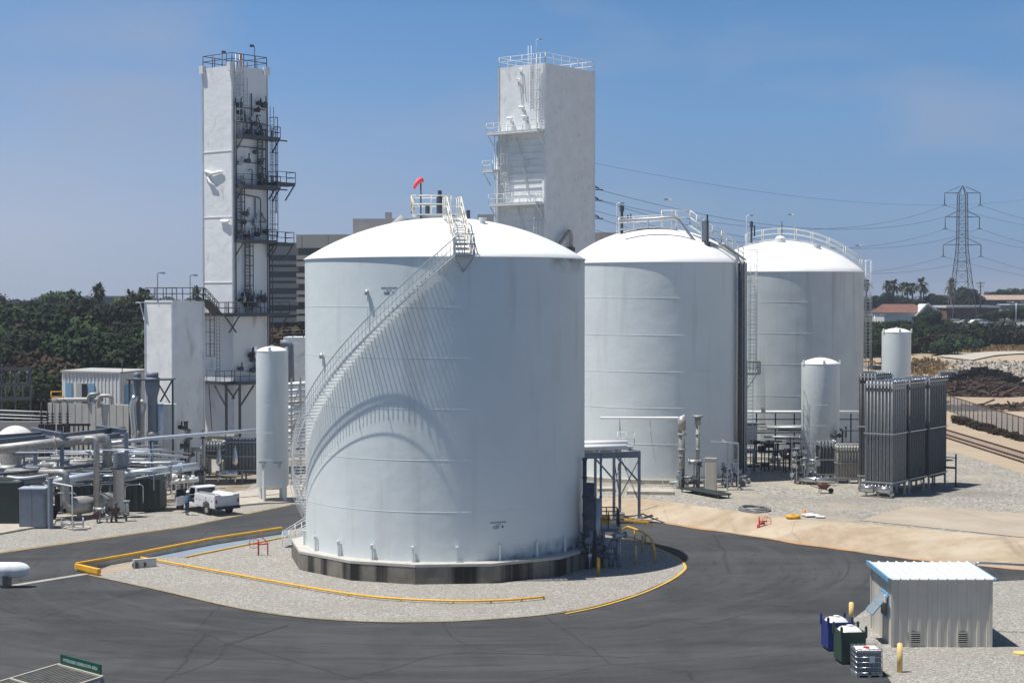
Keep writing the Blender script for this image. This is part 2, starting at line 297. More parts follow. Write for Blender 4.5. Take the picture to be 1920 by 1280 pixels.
# ---------------------------------------------------------------- mesh builder
def V(*a): return Vector(a)
class MB:
    def __init__(s): s.v = []; s.f = []; s.s = []
    def add(s, vs_, fs, smooth=False):
        o = len(s.v); s.v += [tuple(p) for p in vs_]
        for f in fs: s.f.append(tuple(i + o for i in f)); s.s.append(smooth)
        return s
    def box(s, c, d, rz=0):
        c = Vector(c); ca, sa = math.cos(rz), math.sin(rz); vs_ = []
        for z in (-1, 1):
            for x, y in ((-1, -1), (1, -1), (1, 1), (-1, 1)):
                X, Y = x * d[0] / 2, y * d[1] / 2
                vs_.append((c.x + X * ca - Y * sa, c.y + X * sa + Y * ca, c.z + z * d[2] / 2))
        return s.add(vs_, [(3, 2, 1, 0), (4, 5, 6, 7), (0, 1, 5, 4), (1, 2, 6, 5), (2, 3, 7, 6), (3, 0, 4, 7)])
    def bx(s, x0, x1, y0, y1, z0, z1): return s.box(((x0 + x1) / 2, (y0 + y1) / 2, (z0 + z1) / 2), (x1 - x0, y1 - y0, z1 - z0))
    def bar(s, p, q, w, h=None, up=(0, 0, 1)):
        p, q = Vector(p), Vector(q); h = h or w; d = (q - p).normalized(); up = Vector(up)
        if abs(d.dot(up)) > .99: up = V(0, 1, 0)
        a = d.cross(up).normalized() * w / 2; b = a.normalized().cross(d).normalized() * h / 2
        vs_ = [p - a - b, p + a - b, p + a + b, p - a + b, q - a - b, q + a - b, q + a + b, q - a + b]
        return s.add(vs_, [(0, 1, 2, 3), (7, 6, 5, 4), (4, 5, 1, 0), (5, 6, 2, 1), (6, 7, 3, 2), (7, 4, 0, 3)])
    def tube(s, pts, r, n=8, caps=True):
        pts = [Vector(p) for p in pts]; rs = r if isinstance(r, (list, tuple)) else [r] * len(pts); rings = []
        prev = None
        for i, p in enumerate(pts):
            if i == 0: d = (pts[1] - p)
            elif i == len(pts) - 1: d = (p - pts[i - 1])
            else: d = (pts[i + 1] - p).normalized() + (p - pts[i - 1]).normalized()
            if d.length < 1e-6: d = pts[min(i + 1, len(pts) - 1)] - p
            d = d.normalized()
            if prev is None:
                a = d.cross(V(0, 0, 1)); a = V(1, 0, 0) if a.length < .02 else a
            else: a = prev - d * prev.dot(d)
            a = a.normalized(); prev = a; b = d.cross(a)
            rings.append([p + (a * math.cos(t) + b * math.sin(t)) * rs[i] for t in [2 * math.pi * k / n for k in range(n)]])
        vs_ = [v for rg in rings for v in rg]; fs = []
        for i in range(len(rings) - 1):
            for k in range(n): fs.append((i * n + k, i * n + (k + 1) % n, (i + 1) * n + (k + 1) % n, (i + 1) * n + k))
        s.add(vs_, fs, n > 5)
        if caps:
            o = len(s.v) - len(vs_)
            s.f.append(tuple(range(o + n - 1, o - 1, -1))); s.s.append(False)
            s.f.append(tuple(o + (len(rings) - 1) * n + k for k in range(n))); s.s.append(False)
        return s
    def cyl(s, x, y, z0, z1, r, n=24, r1=None): return s.lathe([(0, z0), (r, z0), (r1 or r, z1), (0, z1)], n, x, y, hard=True)
    def lathe(s, prof, n=32, x=0, y=0, hard=False, a0=0, a1=2 * math.pi):
        full = abs(a1 - a0 - 2 * math.pi) < 1e-6; m = n if full else n + 1
        segs = [[prof[i], prof[i + 1]] for i in range(len(prof) - 1)] if hard else [prof]
        for pr in segs:
            vs_ = []; fs = []
            for r, z in pr:
                for k in range(m):
                    t = a0 + (a1 - a0) * k / n; vs_.append((x + max(r, 1e-4) * math.cos(t), y + max(r, 1e-4) * math.sin(t), z))
            for i in range(len(pr) - 1):
                for k in range(n):
                    k2 = (k + 1) % m; fs.append((i * m + k, i * m + k2, (i + 1) * m + k2, (i + 1) * m + k))
            s.add(vs_, fs, abs(pr[0][1] - pr[-1][1]) > 1e-4)
        return s
    def prism(s, poly, z0, z1):
        n = len(poly); p2 = [V(p[0], p[1], 0) for p in poly]
        if sum(p2[i].x * p2[(i + 1) % n].y - p2[(i + 1) % n].x * p2[i].y for i in range(n)) < 0: p2.reverse()
        vs_ = [(p.x, p.y, z0) for p in p2] + [(p.x, p.y, z1) for p in p2]; fs = [(i, (i + 1) % n, (i + 1) % n + n, i + n) for i in range(n)]
        for t in geometry.tessellate_polygon([p2]):
            a, b, c = t
            if (p2[b] - p2[a]).cross(p2[c] - p2[a]).z < 0: b, c = c, b
            fs.append((a + n, b + n, c + n)); fs.append((c, b, a))
        return s.add(vs_, fs)
    def mesh(s, name, off=None):
        me = bpy.data.meshes.new(name); v = s.v
        if off is not None: v = [(a - off[0], b - off[1], c - off[2]) for a, b, c in v]
        me.from_pydata(v, [], s.f); me.polygons.foreach_set('use_smooth', s.s); me.update(); return me
    def build(s, name, m, parent=None, off=None):
        if off is None and parent is not None and parent.get('_w'): off = parent['_w']
        o = bpy.data.objects.new(name, s.mesh(name, off)); sc.collection.objects.link(o)
        if m: o.data.materials.append(M[m] if isinstance(m, str) else m)
        if parent is not None:
            o.parent = parent
            if parent.get('_w'): o['_w'] = list(parent['_w'])
        return o
def tag(o, label=None, cat=None, group=None, kind=None):
    if label: o['label'] = label
    if cat: o['category'] = cat
    if group: o['group'] = group
    if kind: o['kind'] = kind
    return o
def thing(name, label, cat, loc=(0, 0, 0), rz=0, group=None, world=True):
    """Empty at the base; with world=True its parts are written in world coordinates"""
    o = bpy.data.objects.new(name, None); sc.collection.objects.link(o); o.location = loc; o.rotation_euler = (0, 0, rz); o.empty_display_size = .3
    if world: o['_w'] = list(loc)
    return tag(o, label, cat, group)
def single(name, mb, m, label, cat, group=None, base=None):
    """a thing that is one mesh, its origin at its base"""
    if base is None:
        a = np.array(mb.v); base = (float(a[:, 0].mean()), float(a[:, 1].mean()), float(a[:, 2].min()))
    o = mb.build(name, m, None, off=base); o.location = base
    return tag(o, label, cat, group)
def struct(name, mb, m): return tag(mb.build(name, m), kind='structure')
def children(o): return [c for c in ALLCH.get(o.name, [])]
def copy_tree(o, parent=None, loc=None, rz=None, label=None, scale=None):
    c = o.copy(); sc.collection.objects.link(c)
    if parent is not None: c.parent = parent
    if loc is not None: c.location = loc
    if rz is not None: c.rotation_euler = (0, 0, rz)
    if scale is not None: c.scale = scale
    if label: c['label'] = label
    for ch in list(o.children): copy_tree(ch, c)
    return c
def bend(pts, rad, k=5):
    """round the corners of a polyline"""
    pts = [Vector(p) for p in pts]; out = [pts[0]]
    for i in range(1, len(pts) - 1):
        a, b, c = pts[i - 1], pts[i], pts[i + 1]; u = (a - b); w = (c - b); rr = min(rad, u.length * .45, w.length * .45)
        p, q = b + u.normalized() * rr, b + w.normalized() * rr
        for j in range(k + 1):
            t = j / k; out.append(p * (1 - t) ** 2 + b * 2 * t * (1 - t) + q * t * t)
    return out + [pts[-1]]
def rail(mb, pts, h=1.05, step=1.5, r=.028, mid=True, toe=0, closed=False):
    pts = [Vector(p) for p in pts]
    if closed: pts = pts + [pts[0]]
    up = V(0, 0, 1)
    for a, b in zip(pts, pts[1:]):
        L = (b - a).length; n = max(1, round(L / step))
        for i in range(n + 1):
            p = a.lerp(b, i / n); mb.tube([p, p + up * h], r, 6)
    for k in ((1, .53) if mid else (1,)): 
        for a, b in zip(pts, pts[1:]): mb.tube([a + up * h * k, b + up * h * k], r, 6)
    if toe:
        for a, b in zip(pts, pts[1:]): mb.bar(a + up * toe / 2, b + up * toe / 2, .02, toe)
    return mb
def ladder(mb, p, q, w=.42, cage=True, cz=2.2, face=(0, -1), r=.025, hoop=1.1):
    """vertical ladder from p up to q; face is the outward direction"""
    p, q = Vector(p), Vector(q); f = V(face[0], face[1], 0).normalized(); s = V(-f.y, f.x, 0)
    for k in (-1, 1): mb.tube([p + s * k * w / 2, q + s * k * w / 2 + V(0, 0, 1)], r, 6)
    n = int((q.z - p.z) / .32)
    for i in range(n): 
        z = p + V(0, 0, .3 + i * .32); mb.tube([z - s * w / 2, z + s * w / 2], r * .8, 5)
    if cage:
        z = p.z + cz; rings = []
        while z < q.z + 1:
            c = V(p.x, p.y, z); ring = [c + s * .36 * math.cos(t) + f * (.72 * math.sin(t)) for t in [math.pi * i / 8 for i in range(9)]]
            mb.tube(ring, r, 5); rings.append(ring); z += hoop
        for i in (0, 2, 4, 6, 8):
            if len(rings) > 1: mb.tube([rings[0][i], rings[-1][i]], r * .8, 5)
    return mb
def text_mesh(txt, size, name='lettering'):
    cu = bpy.data.curves.new(name, 'FONT'); cu.body = txt; cu.size = size; cu.align_x = 'CENTER'; cu.align_y = 'CENTER'; cu.extrude = .004; cu.resolution_u = 2
    o = bpy.data.objects.new(name, cu); sc.collection.objects.link(o); bpy.context.view_layer.update()
    me = bpy.data.meshes.new_from_object(o.evaluated_get(bpy.context.evaluated_depsgraph_get()))
    bpy.data.objects.remove(o); bpy.data.curves.remove(cu); return me
# ================================================================ THE GROUND
def sheet(name, poly, z, m): return struct(name, MB().prism(poly, z - .002 if z < .02 else z - .02, z), m)
xs = sorted(set(list(np.arange(-160, 200, 4.)) + list(np.arange(-2600, 2600, 90.)))); ysl = sorted(set(list(np.arange(20, 330, 3.)) + list(np.arange(330, 900, 22.)) + [1000, 1300, 1800, 2600, 4000, 6500]))
gx, gy = np.meshgrid(xs, ysl); gz = hh(gx, gy) - .06 - .4 * ((gy > yb(gx) - 5) & (gy < yt(gx) + 6) & (gx > -12) & (gx < 72))
nx, ny = len(xs), len(ysl); vv = np.stack([gx.ravel(), gy.ravel(), gz.ravel()], 1)
mb = MB(); mb.add([tuple(map(float, p)) for p in vv], [(j * nx + i, j * nx + i + 1, (j + 1) * nx + i + 1, (j + 1) * nx + i) for j in range(ny - 1) for i in range(nx - 1)], True)
struct('ground', mb, 'terrain')
E1, E2, E3 = G(0, 1035), G(350, 985), G(545, 945)
asp = [(-80, 30), (80, 30), (80, float(yb(80)))] + [(float(x), float(yb(x))) for x in range(60, 8, -6)] + [(8, float(yb(8))), (2, 122), (-6, 129), (E3.x, E3.y), (E2.x, E2.y), (E1.x, E1.y), (-80, 70)]
asp[0] = (-80, 30)
sheet('asphalt_yard', asp, .004, 'asphalt')
def drape(name, f0, f1, x0, x1, nxx, nyy, off, m):
    mb = MB(); vs_ = []
    for j in range(nyy + 1):
        for i in range(nxx + 1):
            x = x0 + (x1 - x0) * i / nxx; y = f0(x) + (f1(x) - f0(x)) * j / nyy; vs_.append((x, float(y), H(x, y) + off))
    mb.add(vs_, [(j * (nxx + 1) + i, j * (nxx + 1) + i + 1, (j + 1) * (nxx + 1) + i + 1, (j + 1) * (nxx + 1) + i) for j in range(nyy) for i in range(nxx)], True)
    return struct(name, mb, m)
_bn = lambda x: .12 * math.sin(x * 1.3) + .1 * math.sin(x * .47 + 1)
drape('concrete_bank', lambda x: yb(x) - .35 + _bn(x), lambda x: yt(x) + .35 + _bn(x * 1.7), -8, 70, 120, 10, .02, 'bank')
drape('soil_stain', lambda x: yb(x) - .55 + .25 * np.sin(x * .9) + .15 * np.sin(x * 2.3), lambda x: yb(x) + .1, 11, 60, 90, 2, .03, 'orangesoil')
_gb = [(-20, 205), (XX(1620, 200), 200), (G(1785, 846, 1).x, G(1785, 846, 1).y), (G(1920, 903, 1).x, G(1920, 903, 1).y), (75, 105)]
drape('yard_gravel', lambda x: yt(x) + .2, lambda x: max(float(yt(x)) + .5, np.interp(x, [p[0] for p in _gb], [p[1] for p in _gb])), -8, 70, 78, 30, .012, 'gravely')
sheet('concrete_apron', [G(*p, 1) for p in ((1612, 976), (1660, 962), (1705, 950), (1800, 955), (1960, 966), (2050, 1015), (1920, 1008), (1780, 993))], 1.02 + .03, 'apron')
sheet('plant_gravel', [(-80, 72), (E1.x, E1.y), (E2.x, E2.y), (E3.x, E3.y), (-6, 129.5), (-9.5, 195), (-160, 195), (-160, 72)], .008, 'gravel')
sheet('plant_slab', [G(-150, 1015), G(0, 995), G(102, 975), G(235, 956), G(340, 941), G(450, 930), G(475, 905), (-14, 175), (-70, 175), (-90, 105)], .014, 'plantslab')
sheet('edge_curb', [G(-200, 1064), G(0, 1037), G(350, 987), G(545, 947), G(545, 945), G(350, 985), G(0, 1034.5), G(-200, 1061.5)], .012, 'edge')
ISL = [(166, 1078), (300, 1107), (440, 1139), (560, 1157), (700, 1166), (850, 1165), (1000, 1155), (1100, 1140), (1190, 1115), (1250, 1090), (1283, 1069), (1283, 1055), (1266, 1043), (1230, 1027), (1185, 1013), (1120, 1000), (1000, 985), (700, 975), (545, 993), (330, 1027), (250, 1041)]
isl = [G(*p) for p in ISL]
sheet('gravel_island', isl, .03, 'gravel')
def ribbon(pts, w, z):
    mb = MB(); pts = [V(p[0], p[1], 0) for p in pts]; vs_ = []
    for i, p in enumerate(pts):
        d = (pts[min(i + 1, len(pts) - 1)] - pts[max(i - 1, 0)]).normalized(); nn = V(-d.y, d.x, 0) * w / 2
        vs_ += [(p.x + nn.x, p.y + nn.y, z), (p.x - nn.x, p.y - nn.y, z)]
    return mb.add(vs_, [(2 * i, 2 * i + 1, 2 * i + 3, 2 * i + 2) for i in range(len(pts) - 1)])
def smooth_line(pp, k=6):
    out = []
    for i in range(len(pp) - 1):
        a, b, c, d = pp[max(i - 1, 0)], pp[i], pp[i + 1], pp[min(i + 2, len(pp) - 1)]
        for j in range(k):
            t = j / k; out.append(.5 * ((2 * b) + (c - a) * t + (2 * a - 5 * b + 4 * c - d) * t * t + (3 * b - a - 3 * c + d) * t ** 3))
    return out + [pp[-1]]
struct('curb_line', ribbon(smooth_line(isl[:9]), .13, .036), 'edge')
struct('yellow_line', ribbon(smooth_line([G(*p) for p in ((1060, 1151), (1130, 1136), (1200, 1114), (1250, 1092), (1280, 1072), (1284, 1060), (1268, 1045), (1230, 1027), (1185, 1013))]), .16, .040), 'yline')
sheet('channel_floor', [G(*p) for p in ((290, 1044), (355, 1045), (540, 1006), (540, 995), (420, 1013), (300, 1034))], .036, 'channel')
struct('gutter', ribbon([G(-60, 1111), G(0, 1101), G(150, 1077), G(176, 1074)], .48, .01), 'whiteline')
sheet('shed_gravel', [G(*p) for p in ((1870, 1090), (2010, 1083), (2100, 1400), (1720, 1400), (1672, 1280), (1640, 1235), (1614, 1200), (1600, 1160), (1640, 1130), (1700, 1100))], .02, 'gravel')
# faint skid marks and patches on the asphalt
for k, (pts, w) in enumerate((([(640, 1275), (740, 1252), (800, 1232), (870, 1224), (1010, 1226), (1180, 1232)], .07), ([(310, 1272), (400, 1240), (420, 1214), (440, 1205), (540, 1172)], .06), ([(1180, 1180), (1260, 1160), (1330, 1168), (1400, 1150), (1440, 1155)], .05), ([(830, 1165), (850, 1195), (900, 1215), (960, 1222)], .05), ([(410, 1212), (480, 1190), (540, 1172)], .06), ([(1580, 1040), (1592, 1060), (1580, 1085), (1540, 1100)], .05))):
    struct('tyre_mark', ribbon(smooth_line([G(*p) for p in pts]), w, .0085), M['black'])
# ================================================================ LARGE TANKS
def dome_profile(Rr, z0, rise, n=14):
    Rs = (Rr * Rr + rise * rise) / (2 * rise); out = []
    for i in range(n + 1):
        r = Rr * (1 - i / n); out.append((r, z0 + math.sqrt(Rs * Rs - r * r) - (Rs - rise)))
    return out
def domez(Rr, z0, rise, r):
    Rs = (Rr * Rr + rise * rise) / (2 * rise); return z0 + math.sqrt(Rs * Rs - r * r) - (Rs - rise)
def ring(mb, cx, cy, z, r, t=.03, n=96, a0=0, a1=2 * math.pi):
    return mb.lathe([(r, z - t), (r + t, z - t * .4), (r + t, z + t * .4), (r, z + t)], n, cx, cy, a0=a0, a1=a1)
# ---- tank 1
D1 = 101.0; C1 = V(XX(835, D1), D1, 0); R1 = 8.56; ZB = 1.15; ZR = 18.4; RISE1 = 2.55
def on1(th, r, z):        # th: 0 faces the camera, positive to the right
    t = R(th); return V(C1.x + r * math.sin(t), C1.y - r * math.cos(t), z)
T1 = thing('storage_tank', 'large white storage tank in front with a spiral stair around its side', 'storage tank', (C1.x, C1.y, 0))
sh = MB().lathe([(R1, ZB), (R1, ZR)], 160, C1.x, C1.y).build('shell', 'shell1', T1)
for py in (575, 671, 767, 863, 960): ring(MB(), C1.x, C1.y, W(835, py, D1 - R1).z, R1 - .002, .012, 160).build('weld_seam', 'white', T1)
MB().lathe([(R1 + .07, ZR - .05)] + dome_profile(R1 + .07, ZR, RISE1, 18), 160, C1.x, C1.y).build('roof', 'roofw', T1)
pl = MB(); poly = [on1(a, 9.55, 0) for a in [-92, -62, -32, -8, 18, 46, 74, 104, 134, 164, 194, 224]]
pl.prism(poly, 0, 1.0); pl.build('plinth', 'plinth', T1)
MB().prism([on1(a, 9.57, 0) for a in [-92, -62, -32, -8, 18, 46, 74, 104, 134, 164, 194, 224]], 1.0, 1.15).build('plinth_slab', 'plinthtop', T1)
for k, th in enumerate(np.arange(-76, 90, 16.5)):
    a = MB(); p = on1(th, R1 + .14, 0); a.box((p.x, p.y, ZB + .42), (.09, .14, .84), R(th)); p = on1(th, R1 + .16, 0); a.box((p.x, p.y, ZB + .86), (.16, .22, .05), R(th))
    a.build('anchor_bracket', 'white', T1)
# spiral stair
TH0, TH1 = -113.0, 5.5; ns = 82; ri, ro = R1 + .04, R1 + .72; tr = MB(); st = MB(); hr = MB(); ba = MB(); outer = []; inner = []; top = []
for i in range(ns + 1):
    f = i / ns; th = TH0 + (TH1 - TH0) * f; z = ZB + .1 + (ZR - ZB - .1) * f; outer.append(on1(th, ro, z)); inner.append(on1(th, ri + .02, z)); top.append(on1(th, ro + .1, z + 1.0))
    if i < ns:
        th2 = th + 1.75; zz = z + .19
        
        for q_ in range(6): ta = th + (th2 - th) * q_ / 6; tr.bar(on1(ta, ri, zz), on1(ta, ro + .06, zz), .012 if q_ else .045, .03 if q_ else .06)
    ba.tube([on1(th, ro + .1, z - .3), on1(th, ro + .12, z + 1.0)], .018, 5)
    if i % 7 == 3: ba.tube([on1(th, ro + .3, z), on1(th, ro, z + .05), on1(th, ri - .06, z - .7)], .02, 5)
for a, b in zip(outer, outer[1:]): st.bar(a + V(0, 0, .05), b + V(0, 0, .05), .02, .14)
cd = MB(); cd.tube([on1(TH0 + (TH1 - TH0) * i / 60, R1 + 1.02, ZB + .1 + (ZR - ZB - .1) * i / 60) for i in range(61)], .018, 6); cd.build('conduit', 'whrail', T1)
hr.tube(top, .032, 6); hr.tube([p - V(0, 0, .5) for p in top], .014, 6)
tr.build('stair_treads', 'whrail', T1); st.build('stringer', 'whrail', T1); hr.build('handrail', 'steel', T1); ba.build('balusters', 'whrail', T1)
# foot of the stair, down from the plinth
fl = MB(); a0 = on1(-114, R1 + .5, ZB + .05); fa = V(math.sin(R(-114)), -math.cos(R(-114)), 0); a0 = on1(-114, 9.6, ZB); a1 = a0 + fa * 1.9 - V(0, 0, ZB - .05); sd_ = V(-fa.y, fa.x, 0)
for k in (-1, 1): fl.bar(a0 + sd_ * .4 * k, a1 + sd_ * .4 * k, .04, .2); rail(fl, [a0 + sd_ * .4 * k, a1 + sd_ * .4 * k], 1, 1.1)
for i in range(7): c = a0.lerp(a1, (i + .5) / 7); fl.bar(c - sd_ * .4, c + sd_ * .4, .26, .04)
fl.build('foot_stair', 'whrail', T1)
# rim landing and roof stair
lp = MB(); q = [on1(5.5, R1 - .2, 0), on1(5.5, ro, 0), on1(12.5, ro, 0), on1(12.5, R1 - .2, 0)]; lp.prism(q, ZR - .02, ZR + .06)
for p in q[1:3]: lp.bar(V(p.x, p.y, ZR), on1(9, R1 + .02, ZR - .9), .06)
lp.build('landing', 'steel', T1)
lr = MB(); rail(lr, [on1(5.5, ro, ZR + .06), on1(12.5, ro, ZR + .06), on1(12.5, R1 - .2, ZR + .06)], 1.15, .6, .03); rail(lr, [on1(5.5, ro, ZR + .06), on1(5.5, R1 - .1, ZR + .06)], 1.15, .8, .03)
lr.build('landing_rail', 'steel', T1)
rs = MB(); rt = MB(); sdv = V(math.cos(R(9)), math.sin(R(9)), 0)
stp = []
for i in range(13):
    r = R1 - .1 - i * .5; p = on1(9, r, max(domez(R1, ZR, RISE1, r) + .12, ZR + .1 + i * .29 if i < 9 else 0)); stp.append(p); rt.bar(p - sdv * .38, p + sdv * .38, .24, .04)
rt.build('roof_steps', 'whrail', T1)
for k in (-1, 1):
    ps = [p + sdv * .42 * k for p in stp]
    rail(rs, [ps[0], ps[4], ps[8]], 1.15, 1.2, .035); rail(rs, [ps[8], ps[12]], 1.15, 1.2, .035)
    rs.bar(ps[0], ps[8], .04, .16); rs.bar(ps[8], ps[12], .04, .16)
rs.build('roof_handrail', 'cream', T1)
ZA = ZR + RISE1
tp = MB(); tp.cyl(C1.x - .6, C1.y, ZA - .15, ZA + .12, 1.0, 20); tp.bx(C1.x - 2.0, C1.x + .9, C1.y - 1.2, C1.y + 1.4, ZA + .12, ZA + .2)
for x in (-1.8, .7):
    for y in (-1.0, 1.2): tp.bar((C1.x + x, C1.y + y, ZA - .3), (C1.x + x, C1.y + y, ZA + .12), .08)
tp.build('crown_platform', 'whrail', T1)
tpr = MB(); rail(tpr, [V(C1.x + .4, C1.y - 1.2, ZA + .2), V(C1.x - 2, C1.y - 1.2, ZA + .2), V(C1.x - 2, C1.y + 1.4, ZA + .2), V(C1.x + .9, C1.y + 1.4, ZA + .2)], 1.1, 1.3, .04); tpr.build('crown_rail', 'cream', T1)
vn = MB(); vn.cyl(C1.x - .35, C1.y + .3, ZA + .2, ZA + 1.3, .2, 10); vn.cyl(C1.x - .35, C1.y + .3, ZA + 1.3, ZA + 1.7, .13, 8); vn.cyl(C1.x - 1.1, C1.y + .2, ZA + .2, ZA + .75, .14, 8); vn.bar((C1.x - 1.6, C1.y + .2, ZA + .8), (C1.x + .1, C1.y + .2, ZA + .85), .06)
vn.cyl(C1.x + 1.4, C1.y + .4, ZA - .2, ZA + .5, .12, 8); vn.build('relief_valves', 'dark', T1)
nz_ = MB()
for px, py in ((905, 407), (643, 467)):
    p = W(px, py + 8, D1 - (3 if px == 905 else 4)); nz_.cyl(p.x, p.y, p.z - .5, p.z + .12, .16, 10); nz_.cyl(p.x, p.y, p.z + .12, p.z + .22, .24, 10)
nz_.build('roof_nozzle', 'whrail', T1)
# conduits with lamps on the shell
for px, y0, y1, y2 in ((700, 549, 610, 0), (606, 671, 740, 0)):
    l_ = MB(); th = math.degrees(math.asin((px - 835) / 284)); a, b = W(px, y0, D1 - R1 * .9).z, W(px, y1, D1 - R1 * .9).z
    l_.tube([on1(th, R1 + .08, b), on1(th, R1 + .08, a - .1)], .02, 6); cn = l_.build('conduit', 'whrail', T1)
    h_ = MB(); p = on1(th, R1 + .16, a); h_.lathe([(.0, a + .2), (.1, a + .16), (.15, a), (.12, a - .12), (0, a - .14)], 10, p.x, p.y); h_.build('lamp', 'steel', cn)
def shell_text(parent, cx, cy, Rr, th, z, lines, m='ink', on=None):
    vs_, fs = [], []
    for txt, size, dx, dz in lines:
        me = text_mesh(txt, size); o = len(vs_)
        for v in me.vertices:
            a = R(th) + (v.co.x + dx) / Rr; rr = Rr + .008 + v.co.z
            vs_.append((cx + rr * math.sin(a), cy - rr * math.cos(a), z + v.co.y + dz))
        fs += [tuple(i + o for i in p.vertices) for p in me.polygons]; bpy.data.meshes.remove(me)
    mb = MB(); mb.add(vs_, fs); return mb.build('lettering', m, parent)
SIGN = [('LIQUID NITROGEN', .115, 0, .16), ('UN 1977', .085, 0, .03)] + [('INERT GAS ASPHYXIANT', .032, -.13, -.06 - i * .045) for i in range(4)] + [('◆', .16, .27, -.11)]
shell_text(T1, C1.x, C1.y, R1, math.degrees(math.asin((740 - 835) / 284)), W(740, 545, D1 - R1 * .94).z, SIGN)
shell_text(T1, C1.x, C1.y, R1, math.degrees(math.asin((945 - 835) / 284)), W(945, 984, D1 - R1 * .92).z, SIGN)
# overflow stain box at the right rim
wsk = thing('windsock', 'pink red windsock drooping from a pole on top of the front tank', 'windsock', (XX(789, D1 - .8), D1 - .8, ZA))
p = W(789, 405, D1 - .8); q = W(789, 337, D1 - .8); MB().tube([(q.x, q.y, ZA - .25), (q.x, q.y, q.z)], .045, 8).build('pole', 'dark', wsk)
sk = [W(790, 338, D1 - .8), W(785, 339, D1 - 1), W(780, 345, D1 - 1.1), W(777, 354, D1 - 1.2)]; MB().tube(sk, [.19, .16, .13, .08], 10).build('sock', 'sock', wsk)
# ---- tanks 2 and 3
def big_tank(label, cpx, D, Rr, zb, zr, rise, m, seams):
    c = V(XX(cpx, D), D, 0); T = thing('storage_tank', label, 'storage tank', (c.x, c.y, 1.0))
    MB().lathe([(Rr, zb), (Rr, zr)], 128, c.x, c.y).build('shell', m, T)
    for py in seams: ring(MB(), c.x, c.y, W(cpx, py, D - Rr).z, Rr - .003, .016, 128).build('weld_seam', m, T)
    MB().lathe([(Rr + .08, zr - .05)] + dome_profile(Rr + .08, zr, rise, 16), 128, c.x, c.y).build('roof', 'roofw', T)
    MB().cyl(c.x, c.y, .9, zb, Rr + .5, 28).build('plinth', 'conc', T)
    return T, c
D2 = 140.7; R2 = 7.68; Z2 = 19.0; RISE2 = 3.05
T2, C2 = big_tank('white storage tank in the middle behind the front tank, with pipes down its right side', 1229, D2, R2, 1.35, Z2, RISE2, 'white', (558, 628, 697, 765, 833))
D3 = 160.0; R3 = 7.9; Z3 = 18.55; RISE3 = 3.1
T3, C3 = big_tank('stained white storage tank furthest right, with a curved railing over its roof', 1464, D3, R3, 1.35, Z3, RISE3, 'tank3', (566, 625, 683, 742))
def on(C, th, r, z): t = R(th); return V(C.x + r * math.sin(t), C.y - r * math.cos(t), z)
# tank 2 roof gear
g = MB(); ap = domez(R2, Z2, RISE2, .5)
def dz2(r): return domez(R2, Z2, RISE2, min(r, R2))
px_ = lambda px, py, d: W(px, py, d)
g = MB()
wk = [V(XX(1160, 139), 139, dz2(3.2) + .25), V(XX(1268, 139), 139, dz2(2.2) + .3)]
g.bar(wk[0] + V(0, 0, .0), wk[1], .9, .12)
for t in (0, .33, .66, 1): p = wk[0].lerp(wk[1], t); g.bar(p - V(0, 0, 1.2), p, .1)
g.build('roof_walkway', 'whrail', T2)
g = MB(); rail(g, [wk[0] + V(0, -.45, 0), wk[1] + V(0, -.45, 0)], 1.0, 1.2, .035)
rail(g, [wk[0] + V(0, .45, 0), wk[1] + V(0, .45, 0)], 1.0, 1.2, .03); g.build('walkway_rail', 'whrail', T2)
g = MB(); a = V(XX(1240, 138), 138, wk[1].z); b = V(XX(1293, 138), 138, wk[1].z); c = V(XX(1318, 137.5), 137.5, dz2(4.6) + .3); d = V(XX(1352, 137.5), 137.5, dz2(5.9) + .25); e = V(XX(1394, 140), 140, Z2 + .3)
rail(g, [a, b], 1.25, 1, .045); rail(g, [b, c], 1.25, .7, .045); rail(g, [c, d], 1.1, .8, .04); rail(g, [d, e], 1.0, .9, .04); g.bar(b, c, .6, .08); g.bar(c, d, .7, .08); g.bar(d, e, .6, .08)
for p in (c, d): g.bar(p - V(0, 0, .7), p, .1)
g.build('roof_stair_rail', 'cream', T2)
g = MB(); yy = 136.6
pp = [W(1160, 414, yy), W(1268, 407, yy), W(1308, 459, yy), W(1352, 462, yy), W(1380, 480, 136), W(1381, 520, 135.2)]
pp[5] = V(XX(1381, 136), 136.0, 16); pp[4] = V(XX(1381, 136), 136.0, W(1380, 482, 136).z); g.tube(bend(pp[:5], .4) + [pp[5], V(pp[5].x, pp[5].y, 2.5)], .12, 8)
for q in ((1308, 459), (1345, 462), (1215, 410)): p = W(*q, yy); g.bar(p - V(0, 0, .9), p, .07)
g.build('vapour_pipe', 'steel', T2)
g = MB(); g.tube([V(XX(1387, 136.8), 136.8, 1.8), V(XX(1387, 136.8), 136.8, 18.7), V(XX(1380, 137.5), 137.5, 19.4)], .24, 10); g.build('vapour_pipe', 'dark', T2)
for px, m, r, dy in ((1394, 'dark', .13, 137.8), (1399, 'pipe', .08, 139.0)):
    MB().tube([V(XX(px, dy), dy, 1.2), V(XX(px, dy), dy, 19.0 + r)], r, 8).build('riser_pipe', m, T2)
g = MB(); p = W(1322, 452, 137); g.bx(p.x - .32, p.x + .3, 136.7, 137.2, p.z, p.z + 1.7); g.build('control_box', 'steel', T2)
